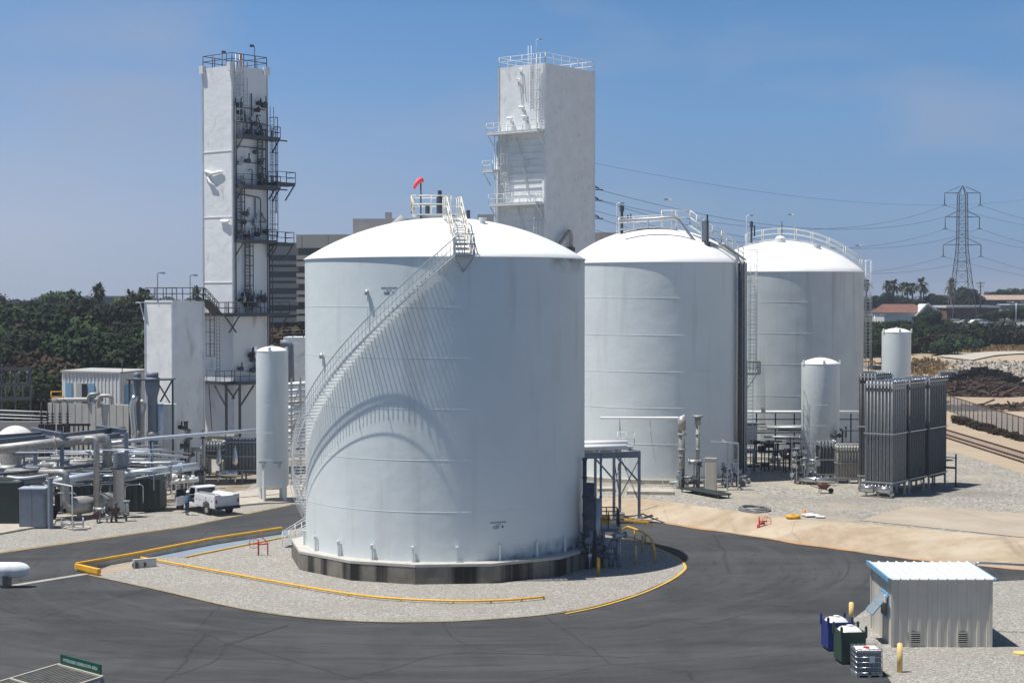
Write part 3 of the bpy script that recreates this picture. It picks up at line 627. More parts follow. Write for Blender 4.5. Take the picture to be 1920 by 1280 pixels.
g = MB(); p = W(1326, 450, 136.4); g.cyl(p.x, p.y, p.z - 1.0, p.z + 2.1, .08, 8); g.cyl(p.x, p.y, p.z - .7, p.z - .2, .25, 10); p = W(1166, 412, 139.3); g.cyl(p.x, p.y, p.z - 1.2, p.z + 1.2, .12, 8); g.cyl(p.x, p.y, p.z + .7, p.z + 1.2, .2, 8); g.cyl(p.x + .5, p.y, p.z - .3, p.z + .4, .07, 6); g.cyl(p.x + .75, p.y, p.z - .3, p.z + .5, .06, 6); g.build('relief_valves', 'dark', T2)
def lamp_mast(T, x, y, z0, z1, side=-1, m='whrail'):
    g = MB(); g.tube([(x, y, z0), (x, y, z1), (x + side * .12, y, z1 + .1), (x + side * .4, y, z1 + .1)], .035, 6); o = g.build('lamp_mast', m, T)
    MB().box((x + side * .48, y, z1 + .08), (.34, .2, .16)).build('lamp', 'steel', o)
lamp_mast(T2, XX(1156, 139), 139, dz2(3.3) - .1, W(1156, 383, 139).z, 1); lamp_mast(T2, XX(1259, 140), 140, dz2(1.3), W(1259, 376, 140).z)
g = MB(); p = V(XX(1421, 140.7), 140.7, 0); ladder(g, V(XX(1410, 140.7), 140.2, 9.7), V(XX(1410, 140.7), 140.2, Z2 + .2), w=.5, cz=.3, hoop=1.25); ladder(g, V(XX(1406, 140.7), 140.4, 1.2), V(XX(1406, 140.7), 140.4, 9.7), w=.5, cage=False)
g.build('caged_ladder', 'whrail', T2)
g = MB(); x = XX(1410, 140.4); g.bx(x - .7, x + .55, 139.2, 140.9, 9.55, 9.65); rail(g, [V(x - .7, 139.2, 9.65), V(x + .55, 139.2, 9.65), V(x + .55, 140.9, 9.65)], 1.0, .6, .03); g.bar((x + .4, 140, 9.6), (x - .55, 140, 8.2), .07); g.build('ladder_platform', 'steel', T2)
g = MB(); g.bar((x - .45, 139.2, 10.6), (x + .55, 139.2, 10.6), .05, .1); g.build('safety_gate', 'yel', T2)
g = MB(); x = XX(1410, 140.4)
for z in (5, 12.5, 15, 17.5): g.bar((x - .2, 140.5, z), (x - .75, 140.6, z), .05)
g.bar((x - .4, 139.5, Z2 + 1.15), (x + .35, 139.5, Z2 + 1.15), .05); g.build('ladder_bracket', 'whrail', T2)
# tank 3 roof gear
def dz3(r): return domez(R3, Z3, RISE3, min(r, R3))
g = MB(); cur = []; inn = []
for i in range(15):
    s_ = -3.4 + i * (R3 + 3.4 - .15) / 14; cur.append(V(C3.x + s_, C3.y - .6, dz3(abs(s_)) + .12)); inn.append(V(C3.x + s_, C3.y + .5, dz3(abs(s_)) + .12))
for L in (cur, inn):
    for k in (1.05, .55): g.tube([p + V(0, 0, k) for p in L], .035, 6)
    for p in L[::2]: g.tube([p - V(0, 0, .15), p + V(0, 0, 1.05)], .04, 6)
rail(g, [cur[0], inn[0]], 1.05, 1, .035); g.build('roof_walkway_rail', 'cream', T3)
g = MB()
for a, b in zip(zip(cur, inn), zip(cur[1:], inn[1:])):
    g.add([a[0], b[0], b[1], a[1]], [(0, 1, 2, 3)]); g.bar(a[0], b[0], .05, .16)
g.build('roof_walkway', 'whrail', T3)
g = MB(); p = W(1409, 432, 159); g.cyl(p.x, p.y, p.z - 1.2, p.z + .9, .1, 8); g.cyl(p.x, p.y, p.z + .3, p.z + .8, .17, 8); g.cyl(p.x + .3, p.y, p.z - .6, p.z + .5, .07, 6); p = W(1466, 440, 160); g.cyl(p.x, p.y, p.z - 1.2, p.z + 1.3, .04, 6); g.build('relief_valves', 'dark', T3)
g = MB(); p = W(1463, 449, 158); g.cyl(p.x, p.y, p.z - .8, p.z + .1, .5, 14); g.lathe([(.5, p.z + .1), (.35, p.z + .3), (0, p.z + .38)], 14, p.x, p.y); p = W(1530, 465, 157); g.cyl(p.x, p.y, p.z - .8, p.z + .3, .45, 12); g.build('roof_hatch', 'whrail', T3)
for px, top_, dd in ((1399, 406, 158), (1489, 404, 159), (1616, 462, 160)):
    x = XX(px, dd); lamp_mast(T3, x, dd, dz3(min(R3, abs(x - C3.x))) - .2 if px < 1600 else 17, W(px, top_, dd).z, -1 if px != 1399 else 1)
g = MB(); x = XX(1625, 160); ladder(g, V(x, 159.4, 9.0), V(x, 159.4, Z3 + .2), w=.5, cz=.3, hoop=1.3); ladder(g, V(x - .2, 159.5, 1.2), V(x - .2, 159.5, 9), w=.5, cage=False); g.build('caged_ladder', 'whrail', T3)
g = MB(); g.bx(x - .75, x + .5, 158.4, 160, 8.85, 8.95); rail(g, [V(x - .75, 158.4, 8.95), V(x + .5, 158.4, 8.95), V(x + .5, 160, 8.95)], 1.0, .6, .03); g.bar((x + .4, 159, 8.9), (x - .5, 159.5, 7.6), .07)
for z in (5, 12, 14.5, 17): g.bar((x - .2, 159.7, z), (x - .8, 159.7, z), .05)
g.build('ladder_platform', 'steel', T3); MB().bar((x - .6, 158.35, 9.95), (x + .5, 158.35, 9.95), .05, .14).build('safety_gate', 'yel', T3)
# ================================================================ COLD BOX TOWERS
U = V(-.777, .629, 0); VV = V(.629, .777, 0)      # directions of the two visible faces (left, right) from the near corner
def tower(label, px, D, z0, z1, wl_, wr, ml='white2'):
    c = V(XX(px, D), D, 0); T = thing('cold_box_tower', label, 'tower', (c.x, c.y, z0))
    P = lambda a, b, z, o=0: V(c.x, c.y, z) + U * a + VV * b + (-VV * o if False else V(0, 0, 0))
    MB().prism([P(0, 0, 0), P(0, wr, 0), P(wl_, wr, 0), P(wl_, 0, 0)], z0, z1).build('cladding', ml, T)
    return T, c, P
def corners(mb, P, wl_, wr, z0, z1, w=.16, o=.04):
    for a, b in ((-o, -o), (wl_ + o, -o), (-o, wr + o)): p = P(a, b, 0); mb.bar((p.x, p.y, z0), (p.x, p.y, z1), w)
def on_left(P, a, z, o): return P(a, -o, z)     # on the lit left face, o metres out
def on_right(P, b, z, o): return P(-o, b, z)
def plat(T, P, face, a0, a1, z, depth, m='dark', rm='dark', ex=0, brackets=True, name='platform'):
    pt = (lambda a, o, zz: P(a, -o, zz)) if face == 'L' else (lambda a, o, zz: P(-o, a, zz))
    g = MB(); g.prism([pt(a0, .03, 0), pt(a1, .03, 0), pt(a1, depth, 0), pt(a0, depth, 0)], z - .22, z); 
    if brackets:
        for a in (a0 + .1, a1 - .1): g.bar(pt(a, depth - .1, z - .2), pt(a, .05, z - depth * 1.0 - .2), .1)
    o = g.build(name, m, T); r_ = MB(); rail(r_, [pt(a0, .1, z), pt(a0, depth, z), pt(a1, depth, z), pt(a1, .1, z)], 1.07, 1.1, .032, toe=.1); r_.build('railing', rm, o); return o
# tower 1
TW1, c, P = tower('tall slim white cold box tower with dark platforms on the left', 437, 150, 0, W(437, 122, 150).z, 4.0, 4.24, 'towerw')
zt = W(437, 122, 150).z
g = MB(); corners(g, P, 4, 4.24, 0, zt - .02, .12); 
for z in (5.5, 11.5, 17.5, 23.5, 29.5): g.bar(P(0, -.02, z), P(4, -.02, z), .05, .07)
g.build('corner_trim', 'white2', TW1)
g = MB(); rail(g, [P(0, 0, zt + .02), P(4, 0, zt + .02), P(4, 4.24, zt + .02), P(0, 4.24, zt + .02)], 1.1, 1.4, .04, closed=True); g.build('roof_railing', 'dark', TW1)
g = MB()
for a, b in ((.1, -.1), (3.9, -.1), (-.1, 4.1)): g.box(P(a, b, zt - .15), (.5, .5, .75), R(51))
g.build('lifting_lug', 'whrail', TW1)
for a, b, h in ((1.9, 1, 1.4), (.5, 3.2, 2.1)):
    q = P(a, b, zt); g = MB(); g.tube([q, q + V(0, 0, h), q + V(-.15, 0, h + .1)], .035, 6); g.box(q + V(-.25, 0, h + .05), (.35, .25, .22)); g.build('lamp_mast', 'dark', TW1)
g = MB(); q = P(.2, 1.2, zt); g.cyl(q.x, q.y, zt, zt + 1.1, .13, 10); g.build('warning_light', M['orange'], TW1)
zs = [W(480, y, 152).z for y in (258, 351, 452, 588, 714)]
plat(TW1, P, 'R', .3, 4.9, zs[0], 1.1); plat(TW1, P, 'R', .3, 4.9, zs[1], 1.1); plat(TW1, P, 'R', .2, 4.3, zs[2], 1.2)
plat(TW1, P, 'R', 4.3, 6.6, W(520, 342, 152).z, 1.3); plat(TW1, P, 'R', 4.3, 6.4, W(520, 456, 152).z, 1.3)
g = MB(); 
for z in (zs[0], zs[1], zs[2]): g.bar(P(-.6, 4.2, z - .1), P(-.6, 6.2, z - .1), .12)
g.build('outrigger', 'dark', TW1)
plat(TW1, P, 'L', -.6, 5.8, zs[3], 1.5); plat(TW1, P, 'R', -.6, 5.6, zs[3], 1.5); plat(TW1, P, 'L', -.3, 4.6, zs[4], 1.3); plat(TW1, P, 'R', -.3, 5, zs[4], 1.3)
# ladders and small-bore pipes of tower 1
g = MB(); fR = (-U.x * -1, -U.y * -1); fr = (-U).to_2d()
ladder(g, P(-.15, .55, W(0, 190, 150).z - 4), P(-.15, .55, zt), face=(-U.x, -U.y), w=.45); ladder(g, P(-.15, 1.5, zs[0]), P(-.15, 1.5, zt - 2), face=(-U.x, -U.y), cage=False)
g.build('caged_ladder', 'steel', TW1)
g = MB(); ladder(g, P(-.3, 4.6, zs[2]), P(-.3, 4.6, zs[0] + 2), face=(-U.x, -U.y), cz=.5); ladder(g, P(.9, -1.7, zs[4] + 2.3), P(.9, -1.7, zs[3]), face=(-VV.x, -VV.y), cz=.1, w=.5); ladder(g, P(.2, -1.6, zs[4]), P(.2, -1.6, zs[3]), face=(-VV.x, -VV.y), cage=False); g.build('caged_ladder', 'dark', TW1)
g = MB()
for b in (3.9, 4.5, 5.0): g.tube([P(-.4, b, 8 if b < 5 else 24), P(-.4, b, zs[0] + (3 if b < 4.5 else .8))], .05, 6)
g.tube(bend([P(-.25, .1, zs[2] + 4.3), P(-.25, 3.2, zs[2] + 4.0), P(-.25, 3.2, zs[2] + .6)], .3), .06, 6)
g.build('instrument_pipe', 'dark', TW1)
rr = random.Random(3)
for k in range(64):
    zc = rr.choice([zs[0] + rr.uniform(0, 4), zs[0] - 3 + rr.uniform(-1, 1), zs[1] + rr.uniform(.3, 3.5), zs[2] + rr.uniform(.3, 2.5), zs[3] + rr.uniform(.2, 1.9), zs[3] + rr.uniform(.8, 1.6), zs[4] + rr.uniform(1, 3)])
    b = rr.uniform(.5, 3.8); g = MB(); q = P(-.02, b, zc); o = -U
    g.tube([q, q + o * .35], .16, 8); g.tube([q + o * .35, q + o * .5], .24, 10); g.tube([q + o * .5, q + o * .5 + V(0, 0, rr.uniform(.3, .8))], .06, 6)
    g.build('valve', rr.choice(['dark', 'dark', 'dark', 'steel', 'black']), TW1)
for k in range(9):
    g = MB(); b = rr.uniform(.5, 3.8); z = rr.choice(zs[:4]) + rr.uniform(.5, 2.5); l_ = rr.uniform(.6, 2.2)
    g.tube(bend([P(-.3, b, z), P(-.3, b + rr.uniform(-.6, .6), z + .1), P(-.35, b + .3, z - l_)], .2), .05, 6); g.build('small_pipe', 'dark', TW1)
g = MB(); q = P(2.2, -.25, W(400, 326, 152).z); g.tube([P(3.7, -.15, q.z + .1), P(3.3, -.25, q.z + .2), P(2.6, -.2, q.z - .05), P(1.5, -.15, q.z + .1), P(1.1, -.15, q.z + .05)], [.08, .18, .14, .12, .05], 8); g.tube([P(3.4, -.2, q.z + .1), P(2.9, -.2, q.z - .8), P(2.0, -.15, q.z - 1.3)], [.1, .13, .07], 8)
g.build('ice_covered_nozzle', 'roofw', TW1)
g = MB(); z = W(0, 415, 151).z; g.tube([P(1.5, -.1, z), P(.6, -.2, z - .1), P(.2, -.2, z)], [.14, .16, .08], 8); g.build('ice_covered_nozzle', 'roofw', TW1)
for za_, zb__, b_ in ((zs[2], zs[1], .6), (zs[1], zs[0], 3.2), (zs[3], zs[2], 1.6)):
    g = MB(); ladder(g, P(-.2, b_, za_), P(-.2, b_, zb__), face=(-U.x, -U.y), cz=.8, w=.5, r=.035, hoop=.9); g.build('caged_ladder', 'dark', TW1)
g = MB()
for b, z0_, z1_ in ((.25, zs[3], zt - 3), (.35, zs[2], zs[0] + 3), (2.2, zs[0], zs[0] + 4), (2.6, zs[2] + .5, zs[1] - 1), (4.35, zs[4], zs[2])): g.tube([P(-.15, b, z0_), P(-.15, b, z1_)], .06, 6)
for z in (zs[0] + 2.6, zs[0] + 1.3, zs[1] + 2.2, zs[2] + 1.8, zs[1] + 3.6): g.tube([P(-.2, .3, z), P(-.2, 3.9, z)], .045, 6)
g.build('riser_pipe', 'dark', TW1)
# steel legs and bracing under the lower platform
g = MB()
for a, b in ((-.4, -1.2), (4.5, -1.2), (-1.2, -.3)): q = P(a, b, 0); g.bar(q, q + V(0, 0, zs[4] - .2), .22)
g.bar(P(-.4, -1.2, zs[4] - 2.2), P(1.2, -1.2, zs[4] - .3), .12); g.bar(P(-1.2, -.3, zs[4] - 2.2), P(-1.2, 1.4, zs[4] - .3), .12)
for a in (3.4, 2.4): g.bar(P(a, -.5, zs[4] - 4.5), P(a + .4, -.5, zs[4] - .3), .07)
g.build('support_frame', 'dark', TW1)
g = MB(); z = zs[4] - 5.5; g.tube(bend([P(2.4, -1.0, 0), P(2.4, -1.0, z + .6), P(-1.5, -1.0, z + .6)], .5), .33, 12); g.tube([P(3, -1.9, z - 1.2), P(-2, -1.9, z - 1.0)], .35, 12); g.build('process_pipe', 'pipe', TW1)
# tower 2
zt2 = W(1022, 118, 180).z
TW2, c2, P2 = tower('wide white cold box tower standing behind the front tank', 1022, 180, 1, zt2, 6.5, 9.0)
g = MB(); q = [P2(-.02, -.0, 0), P2(-.02, 9.02, 0), P2(-.0, 9.02, 0), P2(-.0, 0, 0)]; g.prism([P2(-.035, .02, 0), P2(-.035, 9.0, 0), P2(.01, 9.0, 0), P2(.01, .02, 0)], 1.2, zt2 - .02); g.build('side_cladding', 'greywall', TW2)
g = MB(); corners(g, P2, 6.5, 9, 1, zt2, .2); g.build('corner_trim', 'greywall', TW2)
g = MB(); rail(g, [P2(0, 0, zt2 + .02), P2(6.5, 0, zt2 + .02), P2(6.5, 9, zt2 + .02), P2(0, 9, zt2 + .02)], 1.1, 1.6, .04, closed=True); g.build('roof_railing', 'whrail', TW2)
q = P2(1.4, .2, zt2); lamp_mast(TW2, q.x, q.y, q.z - .1, q.z + 2.6, 1)
zp = [W(970, y, 181).z for y in (246, 381)]
plat(TW2, P2, 'L', 0, 7.2, zp[0], 1.4, 'whrail', 'whrail'); plat(TW2, P2, 'L', .2, 6.9, zp[1], 1.4, 'whrail', 'whrail'); plat(TW2, P2, 'L', 6.3, 7.8, W(0, 319, 183).z, 1.4, 'whrail', 'whrail')
g = MB(); ladder(g, P2(.75, -.25, zp[0]), P2(.75, -.25, zt2), face=(-VV.x, -VV.y), w=.5, r=.035); ladder(g, P2(2.0, -.2, zp[0] + 3), P2(2.0, -.2, zt2 + 1), face=(-VV.x, -VV.y), cage=False, r=.03); g.build('caged_ladder', 'whrail', TW2)
g = MB(); ladder(g, P2(5.4, -.3, zp[1]), P2(5.4, -.3, zp[0]), face=(-VV.x, -VV.y), w=.5, r=.035); ladder(g, P2(.75, -.3, 16), P2(.75, -.3, zp[1]), face=(-VV.x, -VV.y), w=.5, r=.03); g.build('caged_ladder', 'whrail', TW2)
g = MB(); za, zb_ = zp[1] + 1.2, zp[0] - .6
z = 14
while z < zp[0] - .5:
    g.bar(P2(.5, -.06, z), P2(4.9, -.06, z), .08, .05); z += .75
g.build('cladding_rib', 'white2', TW2)
g = MB(); g.tube([P2(6.9, -.3, 15), P2(6.9, -.3, zp[0])], .05, 6); g.tube([P2(6.4, -.5, 15), P2(6.4, -.5, zp[1] + 7)], .09, 6); g.tube([P2(6.0, -.3, zp[1]), P2(6.0, -.3, zp[0])], .05, 6)
g.tube(bend([P2(3.9, -.12, zt2 - 1.5), P2(3.4, -.2, zt2 - 1.5), P2(2.9, -.2, zt2 - 5.6)], .3), .07, 6); g.tube(bend([P2(3.6, -.12, zt2 - .4), P2(3.1, -.2, zt2 - .4), P2(2.8, -.2, zt2 - 3.2)], .3), .06, 6)
g.tube([P2(3.9, -.3, zp[0] - .5), P2(3.0, -.25, zp[0] - 3), P2(2.2, -.2, zp[1] + 1)], .09, 6); g.tube([P2(3.5, -.3, zp[1] - .5), P2(2.7, -.25, zp[1] - 4)], .09, 6); g.build('vent_pipe', 'white2', TW2)
for a, dz in ((2.6, .9), (4.6, .8), (2.9, 1.9)):
    g = MB(); q = P2(a, -.2, zp[0] + dz); g.tube([P2(a, -.02, q.z), P2(a, -.5, q.z)], .25, 10); g.tube([q + V(0, 0, -.3), q + V(0, 0, .8)], .14, 8); g.tube([P2(a - .3, -.4, q.z + .7), P2(a + .4, -.4, q.z + .8)], .16, 8); g.build('ice_covered_valve', 'roofw', TW2)
g = MB(); q0 = P2(-.5, 1.0, W(0, 470, 180).z); q1 = P2(-.6, 3.6, W(0, 430, 180).z); q2 = P2(-.5, 4.1, q1.z - .6); g.tube(bend([q0 - V(0, 0, 2), q0, q1, q2, q2 - V(0, 0, 1.6)], .4), .22, 10); g.build('side_duct', 'pipe', TW2)
g = MB(); q = P2(-.5, 4.1, q2.z - 1.9); g.box(q, (.6, .6, 1.3), R(51)); g.build('side_box', 'dark', TW2)
# small cold box
zt3 = W(323, 566, 140).z
TW3, c3, P3 = tower('short white cold box with a railing on top, left of the tall slim tower', 323, 140, 0, zt3, 3.55, 3.4)
g = MB(); corners(g, P3, 3.55, 3.4, 0, zt3, .12); g.prism([P3(-.05, -.05, 0), P3(-.05, 3.45, 0), P3(3.6, 3.45, 0), P3(3.6, -.05, 0)], zt3 - .02, zt3 + .14); g.build('roof_edge', 'white2', TW3)
g = MB(); rail(g, [P3(0, 0, zt3 + .14), P3(3.55, 0, zt3 + .14), P3(3.55, 3.4, zt3 + .14)], 1.07, 1.1, .04); rail(g, [P3(0, 0, zt3 + .14), P3(0, 3.4, zt3 + .14)], 1.07, 1.1, .04); g.build('roof_railing', 'dark', TW3)
g = MB(); a = P3(4.3, .2, zt3 - .1); g.bar(P3(3.5, -.1, zt3 - .05), P3(4.4, .1, zt3 - .05), .9, .08); g.bar(P3(3.6, -.1, zt3 - 1.6), P3(4.3, 0, zt3 - .1), .09); g.build('side_shelf', 'whrail', TW3)
for a, b, h in ((1.8, -.1, 2.4), (-.2, 1.8, 2.2)): q = P3(a, b, zt3); lamp_mast(TW3, q.x, q.y, q.z, q.z + h, 1, 'dark')
q = P3(-.05, 1.2, 0)
for b, z in ((1.3, 3.5), (.7, 5.0), (1.9, 2.6), (.9, 2.2), (1.5, 2.4)):
    g = MB(); q = P3(-.02, b, z); g.tube([q, q - U * .4], .18, 8); g.tube([q - U * .3, q - U * .3 + V(0, 0, .5)], .07, 6); g.build('valve', 'dark' if z < 5 else 'rust', TW3)
# walkway joining the short box and the tall tower: stair with rails
wkb = thing('access_stair', 'dark steel stair linking the short box roof to the tall tower platform', 'stair', (XX(385, 143), 143, zt3))
a, b = W(365, 566, 142), W(408, 590, 145); b.z = zs[3]; a.z = zt3 + .14; cmid = W(384, 566, 143); cmid.z = a.z
g = MB(); g.bar(a, cmid, .9, .12); g.bar(cmid, b, .9, .2); g.bar(b, b + V(1.5, 1, 0), .9, .12); g.build('treads', 'dark', wkb)
g = MB()
for s_ in (-.45, .45):
    o = V(0, s_, 0); rail(g, [a + o, cmid + o], 1.05, .9, .035); rail(g, [cmid + o, b + o], 1.05, .8, .035); rail(g, [b + o, b + o + V(1.5, 1, 0)], 1.05, .8, .035)
g.build('handrail', 'dark', wkb)
# tall riser pole behind
# ================================================================ UPRIGHT VESSELS
def vessel(label, px, D, hw, topy, z0, zleg, rise, writing=False, lugs=True, m='white'):
    x = XX(px, D); Rr = hw / F * D; zt_ = W(px, topy, D).z
    T = thing('pressure_vessel', label, 'vessel', (x, D, z0))
    MB().lathe([(Rr * .97, zleg)] + [(Rr, zleg + .1), (Rr, zt_)], 48, x, D).build('shell', m, T)
    MB().lathe([(Rr + .02, zt_ - .04)] + dome_profile(Rr + .02, zt_, rise, 8), 48, x, D).build('top_head', 'roofw', T)
    MB().lathe([(0, zleg - .35), (Rr * .6, zleg - .25), (Rr * .9, zleg - .05), (Rr * .97, zleg)], 32, x, D).build('bottom_head', m, T)
    for k in range(1, 5): ring(MB(), x, D, zleg + (zt_ - zleg) * k / 5, Rr - .003, .01, 48).build('weld_seam', m, T)
    for k in range(4):
        a = R(45 + 90 * k + 18); MB().box((x + Rr * .93 * math.cos(a), D + Rr * .93 * math.sin(a), (z0 + zleg + 1.2) / 2), (.22, .22, zleg + 1.2 - z0), a).build('leg', 'whrail', T)
    if lugs:
        for k in range(3):
            a = R(-160 + 70 * k); MB().box((x + (Rr + .02) * math.cos(a), D + (Rr + .02) * math.sin(a), zt_ + .12), (.12, .2, .35), a).build('lifting_lug', 'roofw', T)
    MB().cyl(x, D, zt_ + rise - .05, zt_ + rise + .12, .12, 8).build('top_nozzle', 'steel', T)
    if writing:
        L = [('NITROGEN', .15, 0, .2), ('LIQUID', .09, .1, .03), ('UN 1977', .08, .1, -.1), ('INERT GAS', .05, .1, -.2)]
        for th in (-30, 28): shell_text(T, x, D, Rr, th, W(px, 872, D - Rr).z, L)
    MB().cyl(x, D, z0 - .02, z0 + .12, Rr + .5, 24).build('base_pad', 'conc', T)
    return T
vessel('white upright vessel on legs at the left of the front tank', 510, 129.6, 30, 657, 0, 1.25, .35, True)
vessel('tall white upright vessel standing before the stained tank', 1539, 141.5, 35.5, 681, 1, 1.7, .5)
vessel('white upright vessel furthest right, behind the grey finned bank', 1681, 152, 27, 622, 1, 1.7, .36, lugs=True)
# white horizontal vessel at left edge, parked close
hv = thing('horizontal_tank', 'white horizontal tank with a rounded end at the left edge by the road', 'tank', (G(0, 1100).x - 1, G(0, 1104).y, 0))
b0 = G(30, 1100); L0 = W(57, 1068, b0.y); cz = L0.z; r_ = .44
g = MB(); prof = [(L0.x - 5, r_)] + [(L0.x - .75 + .75 * math.sin(t), r_ * math.cos(t)) for t in [i * math.pi / 16 for i in range(9)]]
g.tube([(x, b0.y, cz) for x, r in prof[:-1]], [r for x, r in prof[:-1]], 28); g.build('shell', 'white2', hv)
for dx in (-1.3, -4): MB().box((L0.x + dx, b0.y, (cz - .3) / 2), (.25, .9, cz - .3)).build('saddle', 'dark', hv)
# ================================================================ FINNED VAPORIZERS
def star(mb, x, y, z0, z1, rr, arms=8, core=.03):
    """a finned tube: thin fins around a core"""
    for k in range(arms // 2):
        a = math.pi * k / (arms // 2) + .2; dx, dy = math.cos(a) * rr, math.sin(a) * rr
        mb.bar((x, y, z0), (x, y, z1), .014, .01) if False else mb.box((x, y, (z0 + z1) / 2), (rr * 2, .016, z1 - z0), a)
def vaporizer(label, cx, cy, z0, w, d, h, nx, ny, rz, legs=.9, m='fin', band=.5, group=None, header=True, front=False):
    """w along the left direction, d along the right direction"""
    T = thing('finned_vaporizer', label, 'vaporizer', (cx, cy, z0), rz, group, world=False)
    g = MB(); sx, sy = w / nx, d / ny; rr = min(sx, sy) * .5
    for i in range(nx):
        for j in range(ny):
            if 0 < i < nx - 1 and 0 < j < ny - 1: continue
            star(g, (i + .5) * sx, (j + .5) * sy, legs, h, rr, 6)
            g.tube([((i + .5) * sx, (j + .5) * sy, legs - .1), ((i + .5) * sx, (j + .5) * sy, h + .12)], rr * .66, 8)
    g.build('finned_tubes', m, T)
    c_ = MB(); c_.bx(rr * 1.2, w - rr * 1.2, rr * 1.2, d - rr * 1.2, legs + .1, h - .15); c_.build('inner_tubes', 'dark', T)
    for z in (legs + .15, legs + (h - legs) * band, h - .12):
        g = MB(); e = .02
        g.bar((-e, -e, z), (w + e, -e, z), .05, .09); g.bar((-e, d + e, z), (w + e, d + e, z), .05, .09); g.bar((-e, -e - .02, z), (-e, d + e + .02, z), .05, .09); g.bar((w + e, -e - .02, z), (w + e, d + e + .02, z), .05, .09); g.build('frame_band', 'steel', T)
    g = MB()
    for i in range(nx): g.tube([((i + .5) * sx, .5 * sy, h + .12), ((i + .5) * sx, d - .5 * sy, h + .12)], .045, 6)
    for j in range(ny): g.tube([(w, (j + .5) * sy, h + .1), (w + .1, (j + .5) * sy, h + .18)], .05, 6)
    g.build('return_bends', 'chrome', T)
    for x in (.12, w / 2, w - .12):
        for y in (.1, d - .1):
            l_ = MB(); l_.bx(x - .07, x + .07, y - .07, y + .07, 0, legs + .1); l_.bx(x - .15, x + .15, y - .15, y + .15, 0, .04); l_.build('leg', 'steel', T)
    if header:
        g = MB(); g.tube([(-.15, -.45, legs * .62), (w * .45, -.45, legs * .62)], .28, 12); g.tube([(w * .55, -.45, legs * .62), (w + .1, -.45, legs * .62)], .28, 12); g.tube([(w - .2, -.35, legs * .75), (w - .2, -.35, .3), (w + .3, -.5, .3)], .09, 8)
        for i in range(nx): g.tube([((i + .5) * sx, -.3, legs * .8), ((i + .5) * sx, .1, legs)], .05, 6)
        g.build('header_pipe', 'chrome', T)
    return T
ang = math.atan2(.6, -.8) # local x = left direction
u2, v2 = V(-.8, .6, 0), V(.6, .8, 0)
NC = G(1673, 932, 1.03); NC.z = 1.0
HB = W(1673, 719, NC.y).z - 1.0
def vap_at(a, b, w, d, label, nx, ny, h=HB, m='fin', legs=.95, header=False):
    # put local origin so that local +x = u2 and +y = v2 (mirrored pair handled by starting from the far corner)
    p = NC + u2 * (a + w) + v2 * b; rz = math.atan2(-u2.y, -u2.x)      # local x points back to the near corner, local y = v2
    return vaporizer(label, p.x, p.y, 1.0, w, d, h, nx, ny, rz, legs, m, header=header)
vap_at(0, 0, 2.3, 2.67, 'tall grey finned vaporizer bank nearest the camera, with fat silver header pipes at its foot', 8, 8, header=True)
vap_at(0, 3.3, 2.3, 3.0, 'tall grey finned vaporizer bank in the middle of the row of three', 8, 9, m='find')
vap_at(0, 7.1, 2.3, 3.5, 'tall dark grey finned vaporizer bank at the far right end of the row', 8, 10, m='find')
vap_at(2.9, 3.4, 1.5, 3.2, 'tall dark finned vaporizer bank standing just behind the nearest bank', 5, 9, h=HB + .4, m='find')
# two short banks by the tall white vessel
p = G(1536, 896, 1.03)
vaporizer('short grey finned vaporizer with square-topped bundle in front of the tall white vessel', XX(1536, 134), 134.0, 1.0, 1.35, 1.4, 3.2, 5, 5, 0, .5, 'find', header=False)
vaporizer('short broad finned vaporizer with a white top edge beside the tall banks', XX(1570, 133), 133.0, 1.0, 2.1, 1.0, 3.0, 9, 4, 0, .35, 'finp', header=False)
MB
g = MB(); g.bar((XX(1569, 132.9), 132.85, 4.2), (XX(1622, 132.9), 132.85, 4.2), .16, .2); single('top_header', g, 'roofw', 'white header beam along the top of the short broad vaporizer', 'pipe')
# left banks, by the truck
vaporizer('grey finned vaporizer bank behind the truck, left one of two', XX(352, 146), 146, 0, 2.95, 2.2, W(0, 832, 146).z, 11, 7, 0, 1.9, 'fin', header=False)
vaporizer('grey finned vaporizer bank right of its twin, next to the white vessel on legs', XX(420, 143), 143, 0, 3.0, 2.4, W(0, 826, 143).z, 10, 7, 0, .9, 'fin', header=False)
g = MB(); 
for k, px in enumerate((411, 441)):
    p = W(px, 868, 141.5); g.lathe([(0, p.z + 1.6), (.1, p.z + 1.2), (.24, p.z + .4), (.26, p.z), (0, p.z - .3)], 10, p.x, p.y)
g.tube([W(405, 888, 141), W(445, 888, 141)], .28, 10)
q = W(425, 888, 141)
for px in (409, 441): pq = W(px, 888, 141); g.tube([(pq.x, pq.y, 0), (pq.x, pq.y, pq.z)], .08, 6)
single('knockout_drums', g, 'chrome', 'pair of bright rounded drums on a horizontal pipe between the left vaporizers', 'drum', base=(q.x, q.y, 0))
g = MB(); a, b = W(318, 903, 131), W(372, 898, 131); g.tube([a, b], .2, 10)
for px in (322, 330, 345, 352, 362): p = W(px, 899, 131); g.tube([(p.x, p.y, 0), (p.x, p.y, p.z)], .05, 6); g.tube([(p.x, p.y, p.z), (p.x, p.y, p.z + .35)], .14, 8)
g.tube([W(325, 903, 131), W(325, 888, 131)], .2, 8); single('manifold', g, 'roofw', 'white frosted manifold with stub valves behind the truck nose', 'manifold', base=(a.x, a.y, 0))
